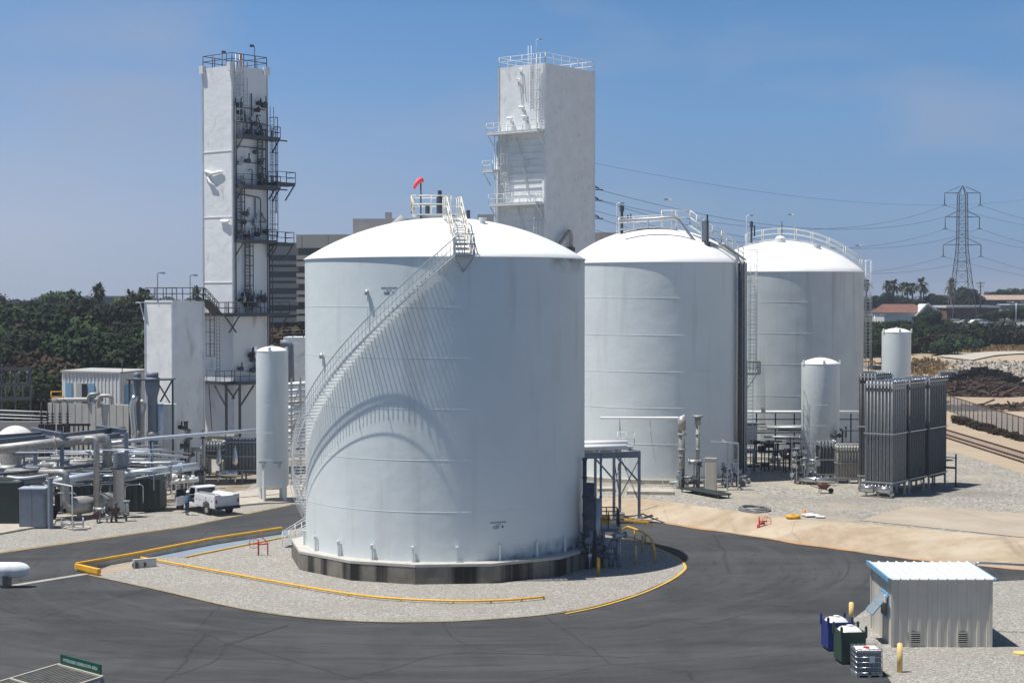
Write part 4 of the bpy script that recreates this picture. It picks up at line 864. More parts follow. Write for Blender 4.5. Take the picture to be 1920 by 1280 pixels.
# ================================================================ RIGHT YARD EQUIPMENT
def pipe(label, pts, r, m='pipe', rad=.4, cat='pipe', group=None, n=10, name='pipe', flanges=()):
    g = MB(); P_ = bend(pts, rad); g.tube(P_, r, n)
    for f in flanges:
        L = len(P_) - 1; i = min(int(f * L), L - 1); a, b = P_[i], P_[i + 1]; d = (b - a).normalized(); c_ = a.lerp(b, .5); g.tube([c_ - d * .05, c_ + d * .05], r * 1.5, n)
    zmin = min(p.z for p in P_); return single(name, g, m, label, cat, group, base=(P_[0].x, P_[0].y, zmin - r))
X_ = lambda px, py, d: W(px, py, d)
# overhead thin line along tank 2 and its fat end column
pipe('thin white line held off the middle tank shell by brackets', [X_(1126, 783, 132.3), X_(1276, 783, 130), X_(1284, 779, 130)], .1, 'whrail')
for px, zt_, r, m, lab in ((1279, 783, .25, 'pipe', 'fat lagged upright pipe joining the thin overhead line before the middle tank'), (1309, 782, .15, 'pipe', 'slender upright vent pipe with a flat cap before the middle tank')):
    x = XX(px, 130); z = W(px, zt_, 130).z; T = thing('upright_pipe', lab, 'pipe', (x, 130, 1.0)); g = MB(); g.tube([(x, 130, 1), (x, 130, z)], r, 12)
    for zz in (1.6, 4.0, 5.2): g.tube([(x, 130, zz), (x, 130, zz + .15)], r * 1.35, 12)
    g.build('riser', m, T)
    g = MB()
    if px == 1309: g.tube([(x, 130, z), (x, 130, z + .15)], .42, 12); g.tube([(x, 130, z - .6), (x, 130, z)], .25, 10)
    else: g.tube([(x, 130, z - 1.0), (x, 130, z + .1)], .32, 12)
    g.build('cap', 'pipe', T)
for k, (px, yb_) in enumerate(((1162, 808), (1219, 790))):
    g = MB(); a = X_(px, 784, 131.9 - k); g.bar(a, a - V(0, 0, 1.0 - .3 * k), .07); g.bar(a - V(0, 0, 1), a - V(-.5, -.8, 3.6), .04) ; g.bar(a - V(0, 0, .1), a + V(.15, .9, -1.2), .04)
    g.bar(a, a + V(0, 1.2, .02), .05); single('pipe_bracket', g, 'whrail', ['bracket with long crossed stays left under the thin overhead line', 'short cream bracket in the middle of the thin overhead line'][k], 'bracket')
# valve cluster at the foot of tank 2
def cluster(name, label, cx, cy, z0, wd, ht, n, seed, m=('steel', 'dark', 'pipe'), dp=1.0, cat='valves'):
    r0 = random.Random(seed); T = thing(name, label, cat, (cx, cy, z0))
    for k in range(n):
        g = MB(); x, y, z = cx + r0.uniform(-wd, wd) / 2, cy + r0.uniform(-dp, dp) / 2, z0 + r0.uniform(.25, ht); r = r0.uniform(.06, .2)
        d = V(*r0.choice([(1, 0, 0), (0, 1, 0), (0, 0, 1), (.8, .6, 0)])); L = r0.uniform(.3, 1.0)
        g.tube([V(x, y, z) - d * L / 2, V(x, y, z) + d * L / 2], r, 8)
        for e in (-1, 1): g.tube([V(x, y, z) + d * (e * L / 2 - .03), V(x, y, z) + d * (e * L / 2 + .03)], r * 1.5, 8)
        if k % 2: g.tube([V(x, y, z), V(x, y, z + .45)], .035, 6); g.tube([V(x, y, z + .43), V(x, y, z + .47)], .17, 8)
        g.tube([V(x, y, z0), V(x, y, z)], .05, 6)
        g.build('valve', r0.choice(m), T)
    return T
cluster('valve_station', 'cluster of valves and short pipes at the foot of the two upright pipes', XX(1296, 129.5), 129.3, 1.0, 2.2, 2.6, 14, 5, ('dark', 'steel', 'pipe', 'steel'))
cluster('valve_station', 'valve cluster in the shade between the middle tank and the stained tank', XX(1385, 131), 131, 1.0, 2.6, 1.8, 14, 8, ('blue', 'steel', 'dark'))
cluster('valve_station', 'valve cluster and gauges left of the short finned vaporizer', XX(1512, 133), 133, 1.0, 1.9, 2.8, 16, 11, ('dark', 'steel', 'steel'))
cluster('valve_station', 'dark pump and valves in the gap right of the tall white vessel', XX(1592, 140), 140, 1.0, 2.4, 3.9, 18, 15, ('dark', 'black', 'steel'))
cluster('valve_station', 'dark pumps below the walkway in front of the stained tank', XX(1455, 143), 143, 1.0, 4.5, 2.6, 22, 19, ('dark', 'dark', 'steel', 'rust'), 2.5)
pipe('long low pipe lying along the foot of the middle tank', [G(1255, 905, 1.4), G(1325, 903, 1.4), G(1395, 895, 1.4)], .16, 'pipe')
pipe('fat silver pipe lying in front of the short finned vaporizers', [G(1494, 898, 1.4), G(1566, 901, 1.4)], .24, 'chrome', flanges=(.1, .9))
pipe('thin low pipe behind the fat silver pipe', [G(1500, 884, 1.5), G(1600, 888, 1.5)], .1, 'steel')
g = MB(); y0 = 128.5; zt_ = W(0, 831, y0).z
for px in (1365, 1385): x = XX(px, y0); g.bar((x, y0, 1), (x, y0, zt_), .12)
g.bar((XX(1334, y0), y0, zt_ + .1), (XX(1385, y0), y0, zt_), .5, .1); g.bar((XX(1365, y0), y0, zt_ - 1.3), (XX(1385, y0), y0, zt_ - 1.3), .08); g.bar((XX(1364, y0), y0, zt_), (XX(1364, y0), y0 + 3, zt_), .12)
single('pipe_support', g, 'steel', 'galvanised pipe support frame with white shelf before the middle tank', 'frame')
# walkway in front of tank 3
T = thing('walkway', 'raised dark walkway with white top rail in front of the stained tank', 'walkway', (XX(1500, 150), 150, 1))
xa, xb = XX(1400, 150), XX(1612, 150); g = MB(); zw = W(0, 828, 150).z; g.bx(xa, xb, 149.4, 150.6, zw - .15, zw)
for k in range(6): x = xa + (xb - xa) * (k + .5) / 6; g.bar((x, 149.5, 1), (x, 149.5, W(0, 772, 150).z), .12); g.bar((x, 150.5, 1), (x, 150.5, zw), .12)
g.bar((xa, 149.45, W(0, 785, 150).z), (xb, 149.45, W(0, 785, 150).z), .09); g.bar((xa, 149.45, W(0, 806, 150).z), (xb, 149.45, W(0, 806, 150).z), .07); g.build('frame', 'dark', T)
g = MB(); g.tube([(xa, 149.3, W(0, 771, 150).z), (xb, 149.3, W(0, 771, 150).z)], .13, 8); g.build('top_pipe', 'whrail', T)
g = MB(); p = W(1430, 768, 149.2); g.box((p.x, p.y, p.z), (.3, .3, .45)); g.box((XX(1408, 149.2), 149, W(0, 812, 149).z), (1.0, .8, 2.0)); g.build('equipment_box', 'steel', T)
for k in range(16):
    px0, py0 = 1396 + (k * 37) % 90, 796 + (k * 23) % 66; d = 146 + k % 4; w = 40 + (k * 29) % 90
    pipe('one of the dark pipes crossing below the raised walkway', [W(px0, py0, d), W(min(px0 + w, 1612), py0 + (k % 3) - 1, d)] + ([V(XX(min(px0 + w, 1612), d), d, 1.1)] if k % 2 else []), (.05, .09, .14, .07)[k % 4], ('dark', 'steel', 'dark', 'pipe', 'black')[k % 5], .3, group='dark pipes below the raised walkway', n=8, flanges=(.3,))
# frame around the valve cluster left of tall white vessel
g = MB(); y0 = 134.2
for px in (1486, 1506, 1518, 1526): x = XX(px, y0); g.bar((x, y0, 1), (x, y0, W(0, 826 + (px - 1486) * .1, y0).z), .07)
g.bar((XX(1486, y0), y0, W(0, 826, y0).z), (XX(1526, y0), y0, W(0, 830, y0).z), .07); g.bar((XX(1500, y0), y0, W(0, 846, y0).z), (XX(1530, y0), y0, W(0, 846, y0).z), .07)
single('pipe_support', g, 'steel', 'thin upright pipe frame left of the short finned vaporizer', 'frame')
# beige standing cabinet, gangway, slabs
c = G(1333, 921, 1.0); d = c.y; T = thing('cabinet', 'tall narrow beige cabinet standing alone on the gravel', 'cabinet', (c.x, d, 1.0), R(-25), world=False)
h = W(0, 860, d).z - 1.0
MB().bx(-.42, .42, -.18, .18, 0, h).build('case', 'shed', T); MB().bx(-.36, .36, -.2, -.182, .15, h - .3).build('door', 'tan', T); MB().bx(-.5, .5, -.24, .24, h, h + .08).build('cap', 'tan', T)
c = G(1322, 928, 1.0); T = thing('gangway', 'dark green grating ramp lying on the gravel below the beige cabinet', 'ramp', (c.x, c.y, 1.0), R(118), world=False)
MB().bx(-2.6, 2.6, -.55, .55, .25, .33).build('grating', 'dgreen', T)
g = MB()
for x in (-2.4, 0, 2.4):
    for y in (-.5, .5): g.bar((x, y, 0), (x, y, .3), .07)
g.bar((-2.6, -.57, .36), (2.6, -.57, .36), .06); g.bar((-2.6, .57, .36), (2.6, .57, .36), .06); g.build('frame', 'dark', T)
single('concrete_slab', MB().prism([G(*p, 1) for p in ((1175, 927), (1264, 928), (1262, 921), (1180, 919))], .98, 1.25), 'conc', 'long pale concrete slab on the gravel before the middle tank', 'slab')
single('concrete_slab', MB().prism([G(*p, 1) for p in ((1120, 921), (1155, 921), (1150, 916), (1120, 916))], .98, 1.22), 'conc', 'small pale concrete slab half hidden behind the front tank', 'slab')
# hose coils, barrow, sheet
def coil(label, cx, cy, z0, rr, n, r, m, name='hose_coil', el=1.0, seed=1):
    r0 = random.Random(seed); g = MB(); pts = []
    for i in range(n * 18):
        a = i / 18 * 2 * math.pi; q = rr * (1 - .12 * math.sin(i * .31)) - (i / (n * 18)) * rr * .35; pts.append((cx + q * math.cos(a), cy + q * el * math.sin(a), z0 + r + .1 * (i / (n * 18)) + .03 * math.sin(i * .9)))
    g.tube(pts, r, 6); return single(name, g, m, label, 'hose', base=(cx, cy, z0))
c = G(1413, 955, 1.02); coil('grey hose lying in loose loops on the gravel', c.x, c.y, 1.02, 1.15, 5, .05, 'hose', el=1.5)
c = G(1487, 971, 1.03); T = thing('hose_reel', 'low yellow round hose coil on the edge of the bank', 'hose', (c.x, c.y, H(c.x, c.y)))
MB().lathe([(.2, .02 + c.z), (.48, .02 + c.z), (.5, .2 + c.z), (.3, .24 + c.z), (.2, .22 + c.z)], 20, c.x, c.y).build('coil', 'yel', T)
c = G(1522, 968, 1.03); g = MB(); g.box((c.x, c.y, 1.12), (1.0, .7, .06), .2); g.box((c.x + .5, c.y - .5, 1.1), (.6, .5, .05), -.4); g.box((c.x - .2, c.y + .3, 1.16), (.9, .5, .05), .5); single('white_boards', g, 'roofw', 'few white boards lying flat on the gravel', 'boards', base=(c.x, c.y, 1.05))
c = G(1508, 965, 1.03); single('orange_marker', MB().lathe([(.16, 1.03), (.14, 1.05), (.1, 1.35), (0, 1.4)], 12, c.x, c.y), 'orange', 'small orange marker beside the white boards', 'marker')
c = G(1544, 924, 1.03); T = thing('wheelbarrow', 'rusty dark red wheelbarrow standing on the gravel', 'wheelbarrow', (c.x, c.y, 1.02), R(8), world=False)
g = MB(); g.add([(-.45, -.3, .65), (.5, -.35, .7), (.5, .35, .7), (-.45, .3, .65), (-.25, -.18, .35), (.2, -.2, .33), (.2, .2, .33), (-.25, .18, .35)], [(0, 1, 5, 4), (1, 2, 6, 5), (2, 3, 7, 6), (3, 0, 4, 7), (4, 5, 6, 7)]); g.build('tray', 'redmetal', T)
g = MB(); 
for y in (-.22, .22): g.tube([(.6, y * .3, .2), (-.3, y, .38), (-1.0, y * 1.3, .62)], .03, 6); g.tube([(-.25, y, .36), (-.3, y, 0)], .025, 6)
g.build('handles', 'rust', T); MB().tube([(.6, -.05, .2), (.6, .05, .2)], .2, 14).build('wheel', 'black', T)
pipe('black post with a rail right of the tall vaporizer banks', [G(1792, 912, 1.0), G(1792, 912, 1.0) + V(0, 0, 2.6)], .07, 'dark', cat='post', name='post')
g = MB(); a = G(1792, 912, 1); g.tube([a + V(0, 0, 2.3), a + V(-1.3, 1.5, 2.3)], .04, 6); g.tube([a + V(0, 0, 1.5), a + V(-1.3, 1.5, 1.45)], .09, 6); g.tube([a + V(-1.3, 1.5, 0), a + V(-1.3, 1.5, 2.3)], .05, 6); single('guard_rail', g, 'dark', 'dark guard rail running behind the tall vaporizer banks', 'railing')
# white bollard-like signs at tank 2
c = W(1243, 891, 131); single('small_sign', MB().box((c.x, c.y, c.z), (.32, .04, .28)).bar((c.x, c.y, c.z - .1), (c.x, c.y, 1), .05), 'roofw', 'small white sign at the foot of the middle tank', 'sign', base=(c.x, c.y, 1))
# ================================================================ PIPE RACK BEHIND TANK 1
yA = G(1199, 957, .9).y; Rk = thing('pipe_rack', 'blue grey steel pipe rack crossing the bank right of the front tank', 'rack', (XX(1199, yA), yA, H(XX(1199, yA), yA)))
xR, xL, xF = XX(1199, yA), XX(1153, yA - 1), XX(1060, yA - 8)
zr = W(0, 846, yA).z; yB = yA + 2.4
def zat(x, y): return H(x, y)
for (x, y) in ((xR, yA), (xL, yA - .2), (xR - 1.2, yB + .4), (xL - 1.2, yB)):
    g = MB(); g.bar((x, y, zat(x, y) + .2), (x, y, zr), .2); g.build('column', 'blue', Rk)
    f_ = MB(); f_.box((x, y, zat(x, y) + .1), (.7, .7, .5)); f_.build('footing', 'conc', Rk)
g = MB(); g.bar((xR + .1, yA, zr - .2), (xF, yA - .6, zr - .28), .14, .45); g.bar((xR - 1.1, yB + .4, zr - .2), (xF - 1.2, yB, zr - .28), .14, .4)
for t in (0, .25, .5, .75): a = V(xR, yA, zr).lerp(V(xF, yA - .6, zr), t); g.bar(a, a + V(-1.2, yB - yA + .4, 0), .12, .14)
g.build('girder', 'blue', Rk)
g = MB(); g.bar((xR, yA, zr - 2.2), (xR - 1.6, yA - .2, zr - .4), .12); g.bar((xL, yA - .2, zr - 2.0), (xL - 1.4, yA - .3, zr - .4), .12)
for a, b in (((xR, yA), (xR - 1.2, yB + .4)), ((xL, yA - .2), (xR - 1.2, yB + .4))):
    g.bar((a[0], a[1], zr - .5), (b[0], b[1], 1.5), .06); g.bar((b[0], b[1], zr - .5), (a[0], a[1], 1.5), .06)
g.build('brace', 'blue', Rk)
for k, (dy, px, r, dz) in enumerate(((.3, 1176, .22, .3), (1.2, 1190, .13, .2), (2.0, 1180, .24, .42))):
    pipe(['fat white pipe nearest on the steel rack', 'thin white pipe between two fat ones on the steel rack', 'fat white pipe at the back of the steel rack'][k], [V(XX(px, yA), yA + dy, zr + dz), V(xF - 1, yA + dy - .5, zr + dz - .05)], r, 'roofw')
g = MB(); rail(g, [V(XX(1160, yB), yB + 1, zr + .1), V(XX(1192, yB), yB + 1, zr + .1)], 1.0, .8, .03); single('railing', g, 'whrail', 'short white railing at the back of the steel pipe rack', 'railing')
# stuff right at the side of tank 1
yS = 97.5
cluster('valve_station', 'dark valve station in the shade at the right foot of the front tank', XX(1128, 97), 97.2, .03, 2.4, 2.0, 22, 23, ('dark', 'blue', 'steel', 'blue'))
for k, (px, t_, r, m) in enumerate(((1105, 905, .32, 'dark'), (1120, 935, .22, 'steel'), (1128, 850, .07, 'blue'), (1098, 860, .12, 'dark'))):
    x = XX(px, yS); z = W(0, t_, yS).z; g = MB(); g.tube([(x, yS + k * .3, .03), (x, yS + k * .3, z)], r, 12)
    for zz in np.arange(.8, z, 1.1): g.tube([(x, yS + k * .3, zz), (x, yS + k * .3, zz + .12)], r * 1.3, 12)
    single('upright_pipe', g, m, ['fat dark upright pipe hugging the right side of the front tank', 'grey upright valve stem right of the fat dark pipe', 'slender blue grey pole rising past the steel rack', 'dark thin riser against the right edge of the front tank'][k], 'pipe')
T = thing('access_platform', 'small platform with dark railing and a yellow box in the tank shadow', 'platform', (XX(1145, 100), 100, .03))
x0, x1 = XX(1120, 100), XX(1160, 100); zz = W(0, 988, 100).z
MB().bx(x0, x1, 99.4, 101.4, zz - .2, zz).build('deck', 'blue', T); g = MB(); rail(g, [V(x0, 99.4, zz), V(x1, 99.4, zz), V(x1, 101.4, zz), V(x0, 101.4, zz)], 1.05, .8, .035); g.build('railing', 'dark', T)
g = MB()
for x in (x0 + .1, x1 - .1):
    for y in (99.5, 101.3): g.bar((x, y, .03), (x, y, zz - .1), .1)
g.bar((x0, 99.5, .1), (x1, 99.5, zz - .2), .08); g.build('legs', 'blue', T)
MB().box((XX(1136, 99.5), 99.55, zz + .5), (.55, .3, .5)).build('yellow_box', 'yel', T)
g = MB(); a, b = G(1158, 980), G(1216, 985); g.bar((a.x, a.y, .3), (b.x, b.y, .25), .1, .13); g.bar((b.x, b.y, 0), (b.x, b.y, .3), .12); g.bar((a.x, a.y, 0), (a.x, a.y, .3), .12); single('yellow_barrier', g, 'yel', 'short yellow barrier beam at the foot of the bank', 'barrier')
# bollards
for k, (px, py, top, r, m, lab) in enumerate(((1122, 1077, 1046, .1, 'yel', 'orange yellow post at the edge of the tank shadow, foremost'), (1192, 1057, 1023, .075, 'post', 'slim faded yellow post in the tank shadow, left of the hooped rail end'), (1205, 1035, 1003, .075, 'post', 'slim faded yellow post behind the hooped rail'), (1163, 1012, 984, .085, 'post', 'faded yellow post just right of the small platform'),
        (1687, 1260, 1207, .12, 'post', 'yellow post standing in gravel before the metal shed'), (1596, 1168, 1130, .12, 'post', 'yellow post behind the blue and green totes'))):
    p = G(px, py); h = W(0, top, p.y).z; T = thing('bollard', lab, 'post', (p.x, p.y, 0)); MB().tube([(p.x, p.y, 0), (p.x, p.y, h)], r, 12).build('post', m, T); MB().lathe([(r, h), (r * .7, h + r * .4), (0, h + r * .5)], 12, p.x, p.y).build('cap', m, T)
hp = [G(1165, 1004), G(1190, 1012), G(1210, 1022), G(1222, 1034), G(1228, 1055)]
g = MB(); g.tube(bend([hp[0] + V(0, 0, .35)] + [p + V(0, 0, .75) for p in smooth_line(hp)[3:]] + [hp[-1] + V(0, 0, 0)], .25), .065, 8)
for p in hp[1:4]: g.tube([p, p + V(0, 0, .75)], .05, 6)
single('guard_rail', g, 'yel', 'curved yellow hooped guard rail in the tank shadow', 'railing')
# ================================================================ YELLOW BARRIERS AROUND THE ISLAND
T = thing('yellow_barrier', 'long yellow beam on a low concrete wall along the far road edge', 'barrier', (G(140, 1062).x, G(140, 1062).y, 0))
b_ = [G(143, 1070), G(250, 1051), G(400, 1021), G(528, 1001)]
g = MB()
for a, b in zip(b_, b_[1:]): g.bar(a + V(0, 0, .17), b + V(0, 0, .17), .18, .34)
g.build('low_wall', 'conc', T); g = MB(); tb = [p + V(0, 0, .43) for p in b_]
for a, b in zip(tb, tb[1:]): g.bar(a, b, .18, .13)
g.build('beam', 'yel', T)
g = MB(); a, b = G(143, 1070), G(186, 1080); g.bar(a + V(0, 0, .3), b + V(0, 0, .3), .26, .26); g.bar(a + V(.1, 0, .08), b + V(0, 0, .08), .16, .16); single('yellow_barrier', g, 'yel', 'short thick yellow beam at the left tip of the gravel island', 'barrier')
lr_ = smooth_line([G(*p) for p in ((250, 1047), (400, 1074), (560, 1103), (700, 1124), (850, 1132), (950, 1130), (1020, 1124))])
g = MB(); g.tube([p + V(0, 0, .17) for p in lr_], .06, 8)
for p in lr_[::4]: g.tube([p, p + V(0, 0, .17)], .05, 6)
single('yellow_rail', g, 'yel', 'long low yellow pipe rail curving across the gravel below the front tank', 'rail')
g = MB(); a = [G(348, 1046), G(540, 1007)]; g.bar(a[0] + V(0, 0, .06), a[1] + V(0, 0, .06), .16, .12); single('yellow_curb', g, 'yline', 'thin pale yellow curb along the blue grey channel', 'curb')
T = thing('headwall', 'pale concrete headwall with a round pipe end at the left of the gravel island', 'wall', (G(262, 1068).x, G(262, 1068).y, 0))
a, b = G(250, 1066), G(292, 1062); g = MB(); g.bar(a + V(0, 0, .28), b + V(0, 0, .28), .25, .56); g.build('wall', 'pconc', T)
for t, r in ((.12, .2), (.5, .15)): q = a.lerp(b, t) + V(0, -.16, .22); MB().tube([q + V(0, .06, 0), q + V(0, .0, 0)], r, 14).build('pipe_end', 'dark', T)
sheet('sandy_pit', [G(*p) for p in ((183, 1078), (245, 1067), (250, 1056), (175, 1072))], .034, 'sand')
# red hydrants
def hydrant(label, px, py, hpx, kind):
    p = G(px, py, 0 if kind == 0 else H(G(px, py, .8).x, G(px, py, .8).y)); z0 = p.z; s = hpx / F * p.y
    T = thing('fire_monitor', label, 'hydrant', (p.x, p.y, z0))
    g = MB()
    if kind == 0:
        g.tube([(p.x - .28, p.y, z0), (p.x - .28, p.y, z0 + s)], .05, 8); g.tube([(p.x + .3, p.y, z0), (p.x + .3, p.y, z0 + s * .85)], .04, 8); g.tube([(p.x - .28, p.y, z0 + s * .7), (p.x + .3, p.y, z0 + s * .75)], .05, 8); g.tube([(p.x + .3, p.y, z0 + s * .8), (p.x - .05, p.y, z0 + s * 1.15), (p.x - .1, p.y, z0 + s * 1.5)], .03, 6)
    else:
        g.tube([(p.x, p.y, z0), (p.x, p.y, z0 + s * .55)], .11, 10); g.tube([(p.x + .05, p.y, z0 + .2), (p.x + .05, p.y, z0 + s)], .05, 8); g.tube([(p.x, p.y, z0 + s * .55), (p.x + .45, p.y, z0 + s * .6)], .07, 8)
    g.build('standpipe', 'red', T); w = MB(); cx, cz_ = p.x + (-.55 if kind == 0 else .55), z0 + s * (.78 if kind == 0 else .72)
    w.tube([(cx + .3 * math.cos(t), p.y - .1, cz_ + .3 * math.sin(t)) for t in [i * math.pi / 10 for i in range(21)]], .02, 6, caps=False); w.tube([(cx, p.y - .1, cz_), (cx + (.25 if kind == 0 else -.5), p.y, cz_ - .03)], .05, 8)
    for t in range(4): w.tube([(cx, p.y - .1, cz_), (cx + .3 * math.cos(t * 1.57), p.y - .1, cz_ + .3 * math.sin(t * 1.57))], .012, 5)
    w.build('hand_wheel', 'red', T)
hydrant('red water monitor with a hand wheel on the gravel left of the front tank', 493, 1041, 30, 0)
hydrant('red hydrant with a hand wheel standing on the concrete bank', 1422, 1000, 33, 1)
# manhole with pipe stubs by the left road
p = G(148, 991); T = thing('valve_pit', 'round concrete pad with a small pipe stand at the left road edge', 'pad', (p.x, p.y, 0)); MB().cyl(p.x, p.y, .0, .12, .8, 24).build('pad', 'conc', T)
g = MB(); g.tube([(p.x - 1.2, p.y, .35), (p.x + .3, p.y, .35)], .1, 8); g.tube([(p.x + .3, p.y, .1), (p.x + .3, p.y, .8)], .06, 8); g.tube([(p.x - 1.2, p.y, .1), (p.x - 1.2, p.y, .6)], .07, 8); g.tube([(p.x - .4, p.y, .1), (p.x - .4, p.y, .55)], .1, 8); g.build('pipe_stand', 'steel', T)
# ================================================================ METAL SHED
SX0, SX1, SY0, SY1, SZ = 17.5, 22.05, 75.45, 79.9, 3.12
p = G(1673, 1213); SX0, SY0 = p.x, p.y; p = G(1857, 1213); SX1 = p.x; SY1 = SY0 + 4.3; SZ = W(0, 1086, SY0).z
S = thing('metal_shed', 'small grey beige ribbed metal shed with a white roof by the road', 'shed', ((SX0 + SX1) / 2, (SY0 + SY1) / 2, 0))
g = MB()
def ribwall(g, a, b, z0, z1, pitch=.3, dp=.035, out=(0, -1), z1b=None):
    a, b = Vector(a), Vector(b); L = (b - a).length; d = (b - a).normalized(); o = V(out[0], out[1], 0); n = int(L / pitch); vs_ = []; z1b = z1 if z1b is None else z1b
    ps = []
    for i in range(n + 1):
        t = i * L / n
        ps += [(t, 0), (t + L / n * .55, 0), (t + L / n * .63, dp), (t + L / n * .92, dp)]
    ps = [q for q in ps if q[0] <= L]; ps.append((L, 0))
    for t, h in ps:
        q = a + d * t + o * h; zt_ = z1 + (z1b - z1) * t / L; vs_ += [(q.x, q.y, z0), (q.x, q.y, zt_)]
    g.add(vs_, [(2 * i, 2 * i + 2, 2 * i + 3, 2 * i + 1) for i in range(len(ps) - 1)])
zback = SZ + .02
ribwall(g, (SX0, SY0, 0), (SX1, SY0, 0), 0, SZ, .42, .03, (0, -1)); ribwall(g, (SX0, SY1, 0), (SX0, SY0, 0), 0, zback, .42, .03, (-1, 0), SZ); ribwall(g, (SX1, SY0, 0), (SX1, SY1, 0), 0, SZ, .42, .03, (1, 0), zback); ribwall(g, (SX1, SY1, 0), (SX0, SY1, 0), 0, zback, .42, .03, (0, 1))
g.build('wall', 'shed', S)
for x, y in ((SX0, SY0), (SX1, SY0), (SX0, SY1), (SX1, SY1)): MB().box((x, y, SZ / 2 - .02), (.14, .14, SZ - .04)).build('corner_trim', 'shed', S)
g = MB(); o = .18; g.add([(SX0 - o, SY0 - .14, SZ + .03), (SX1 + o, SY0 - .14, SZ + .03), (SX1 + o, SY1 + .12, SZ + .1), (SX0 - o, SY1 + .12, SZ + .1), (SX0 - o, SY0 - .14, SZ - .02), (SX1 + o, SY0 - .14, SZ - .02), (SX1 + o, SY1 + .12, SZ + .05), (SX0 - o, SY1 + .12, SZ + .05)], [(0, 1, 2, 3), (7, 6, 5, 4), (0, 4, 5, 1), (1, 5, 6, 2), (2, 6, 7, 3), (3, 7, 4, 0)])
rf = g.build('roof', 'shedroof', S); g = MB()
for i in range(12): x = SX0 - .1 + (SX1 - SX0 + .2) * i / 11; g.bar((x, SY0 - .15, SZ + .055), (x, SY1 + .13, SZ + .125), .06, .06)
g.build('roof_rib', 'roofw', rf)
g = MB(); g.bar((SX0 - o - .03, SY0 - .2, SZ + .0), (SX0 - o - .03, SY1 + .16, SZ + .08), .1, .2); g.bar((SX1 + o + .03, SY0 - .2, SZ), (SX1 + o + .03, SY1 + .16, SZ + .08), .08, .12); g.build('blue_fascia', 'lblue', S)
wf = MB(); wy0, wy1, wz0, wz1 = SY0 + .55, SY0 + 2.0, 1.25, 2.3; xx = SX0 - .04
for a, b in (((wy0, wz0), (wy1, wz0)), ((wy1, wz0), (wy1, wz1)), ((wy1, wz1), (wy0, wz1)), ((wy0, wz1), (wy0, wz0))): wf.bar((xx, a[0], a[1]), (xx, b[0], b[1]), .09, .09)
w_ = wf.build('window_frame', 'lblue', S); MB().bx(xx - .02, xx + .01, wy0, wy1, wz0, wz1).build('opening', 'glass', w_)
g = MB(); a0, a1 = V(xx - .05, wy0, wz1 - .05), V(xx - .75, wy0, wz0 + .15); g.add([a0, a1, a1 + V(0, 1.4, 0), a0 + V(0, 1.4, 0)], [(0, 1, 2, 3), (3, 2, 1, 0)][:1]); g.bar(a0 + V(0, .7, .01), a1 + V(0, .7, .01), 1.4, .02); pn = g.build('open_pane', 'pglass', w_)
g = MB()
for y in (0, 1.4): g.bar(a0 + V(0, y, 0), a1 + V(0, y, 0), .05)
for t in (0, .5, 1): g.bar(a0.lerp(a1, t), a0.lerp(a1, t) + V(0, 1.4, 0), .05)
g.build('pane_frame', 'lblue', pn)
for px in (1720, 1809):
    x = XX(px, SY0); z = W(0, 1195, SY0).z; v_ = MB(); v_.bx(x - .2, x + .2, SY0 - .055, SY0 - .02, z - .28, z + .28); vo = v_.build('vent', 'black', S); g = MB()
    for k in range(6): g.bar((x - .2, SY0 - .07, z - .24 + k * .095), (x + .2, SY0 - .07, z - .24 + k * .095), .03, .035)
    g.build('louvre', 'shed', vo)
g = MB(); g.box((SX1 + .14, SY0 + 1.1, 1.15), (.2, 1.0, 2.2)); g.build('door', 'teal', S)
MB().bx(XX(1661, SY0 + .5) - .01, XX(1661, SY0 + .5) + .05, SY0 + .3, SY0 + .5, 2.0, 2.35).build('notice', 'roofw', S)
g = MB(); a = V(SX1 + .1, SY1 - .1, SZ + .05); g.tube(bend([V(SX1 + .25, SY1 - 1.0, SZ - .4), V(SX1 + .25, SY1 - 1.0, SZ + .25), V(SX1 + 3.5, SY1 - 1.4, SZ + .15)], .15), .06, 8); g.tube([(SX1 + 3.4, SY1 - 1.4, 0), (SX1 + 3.4, SY1 - 1.4, SZ + .15)], .05, 8); single('overhead_conduit', g, 'chrome', 'bright bent conduit leaving the right side of the metal shed', 'conduit')
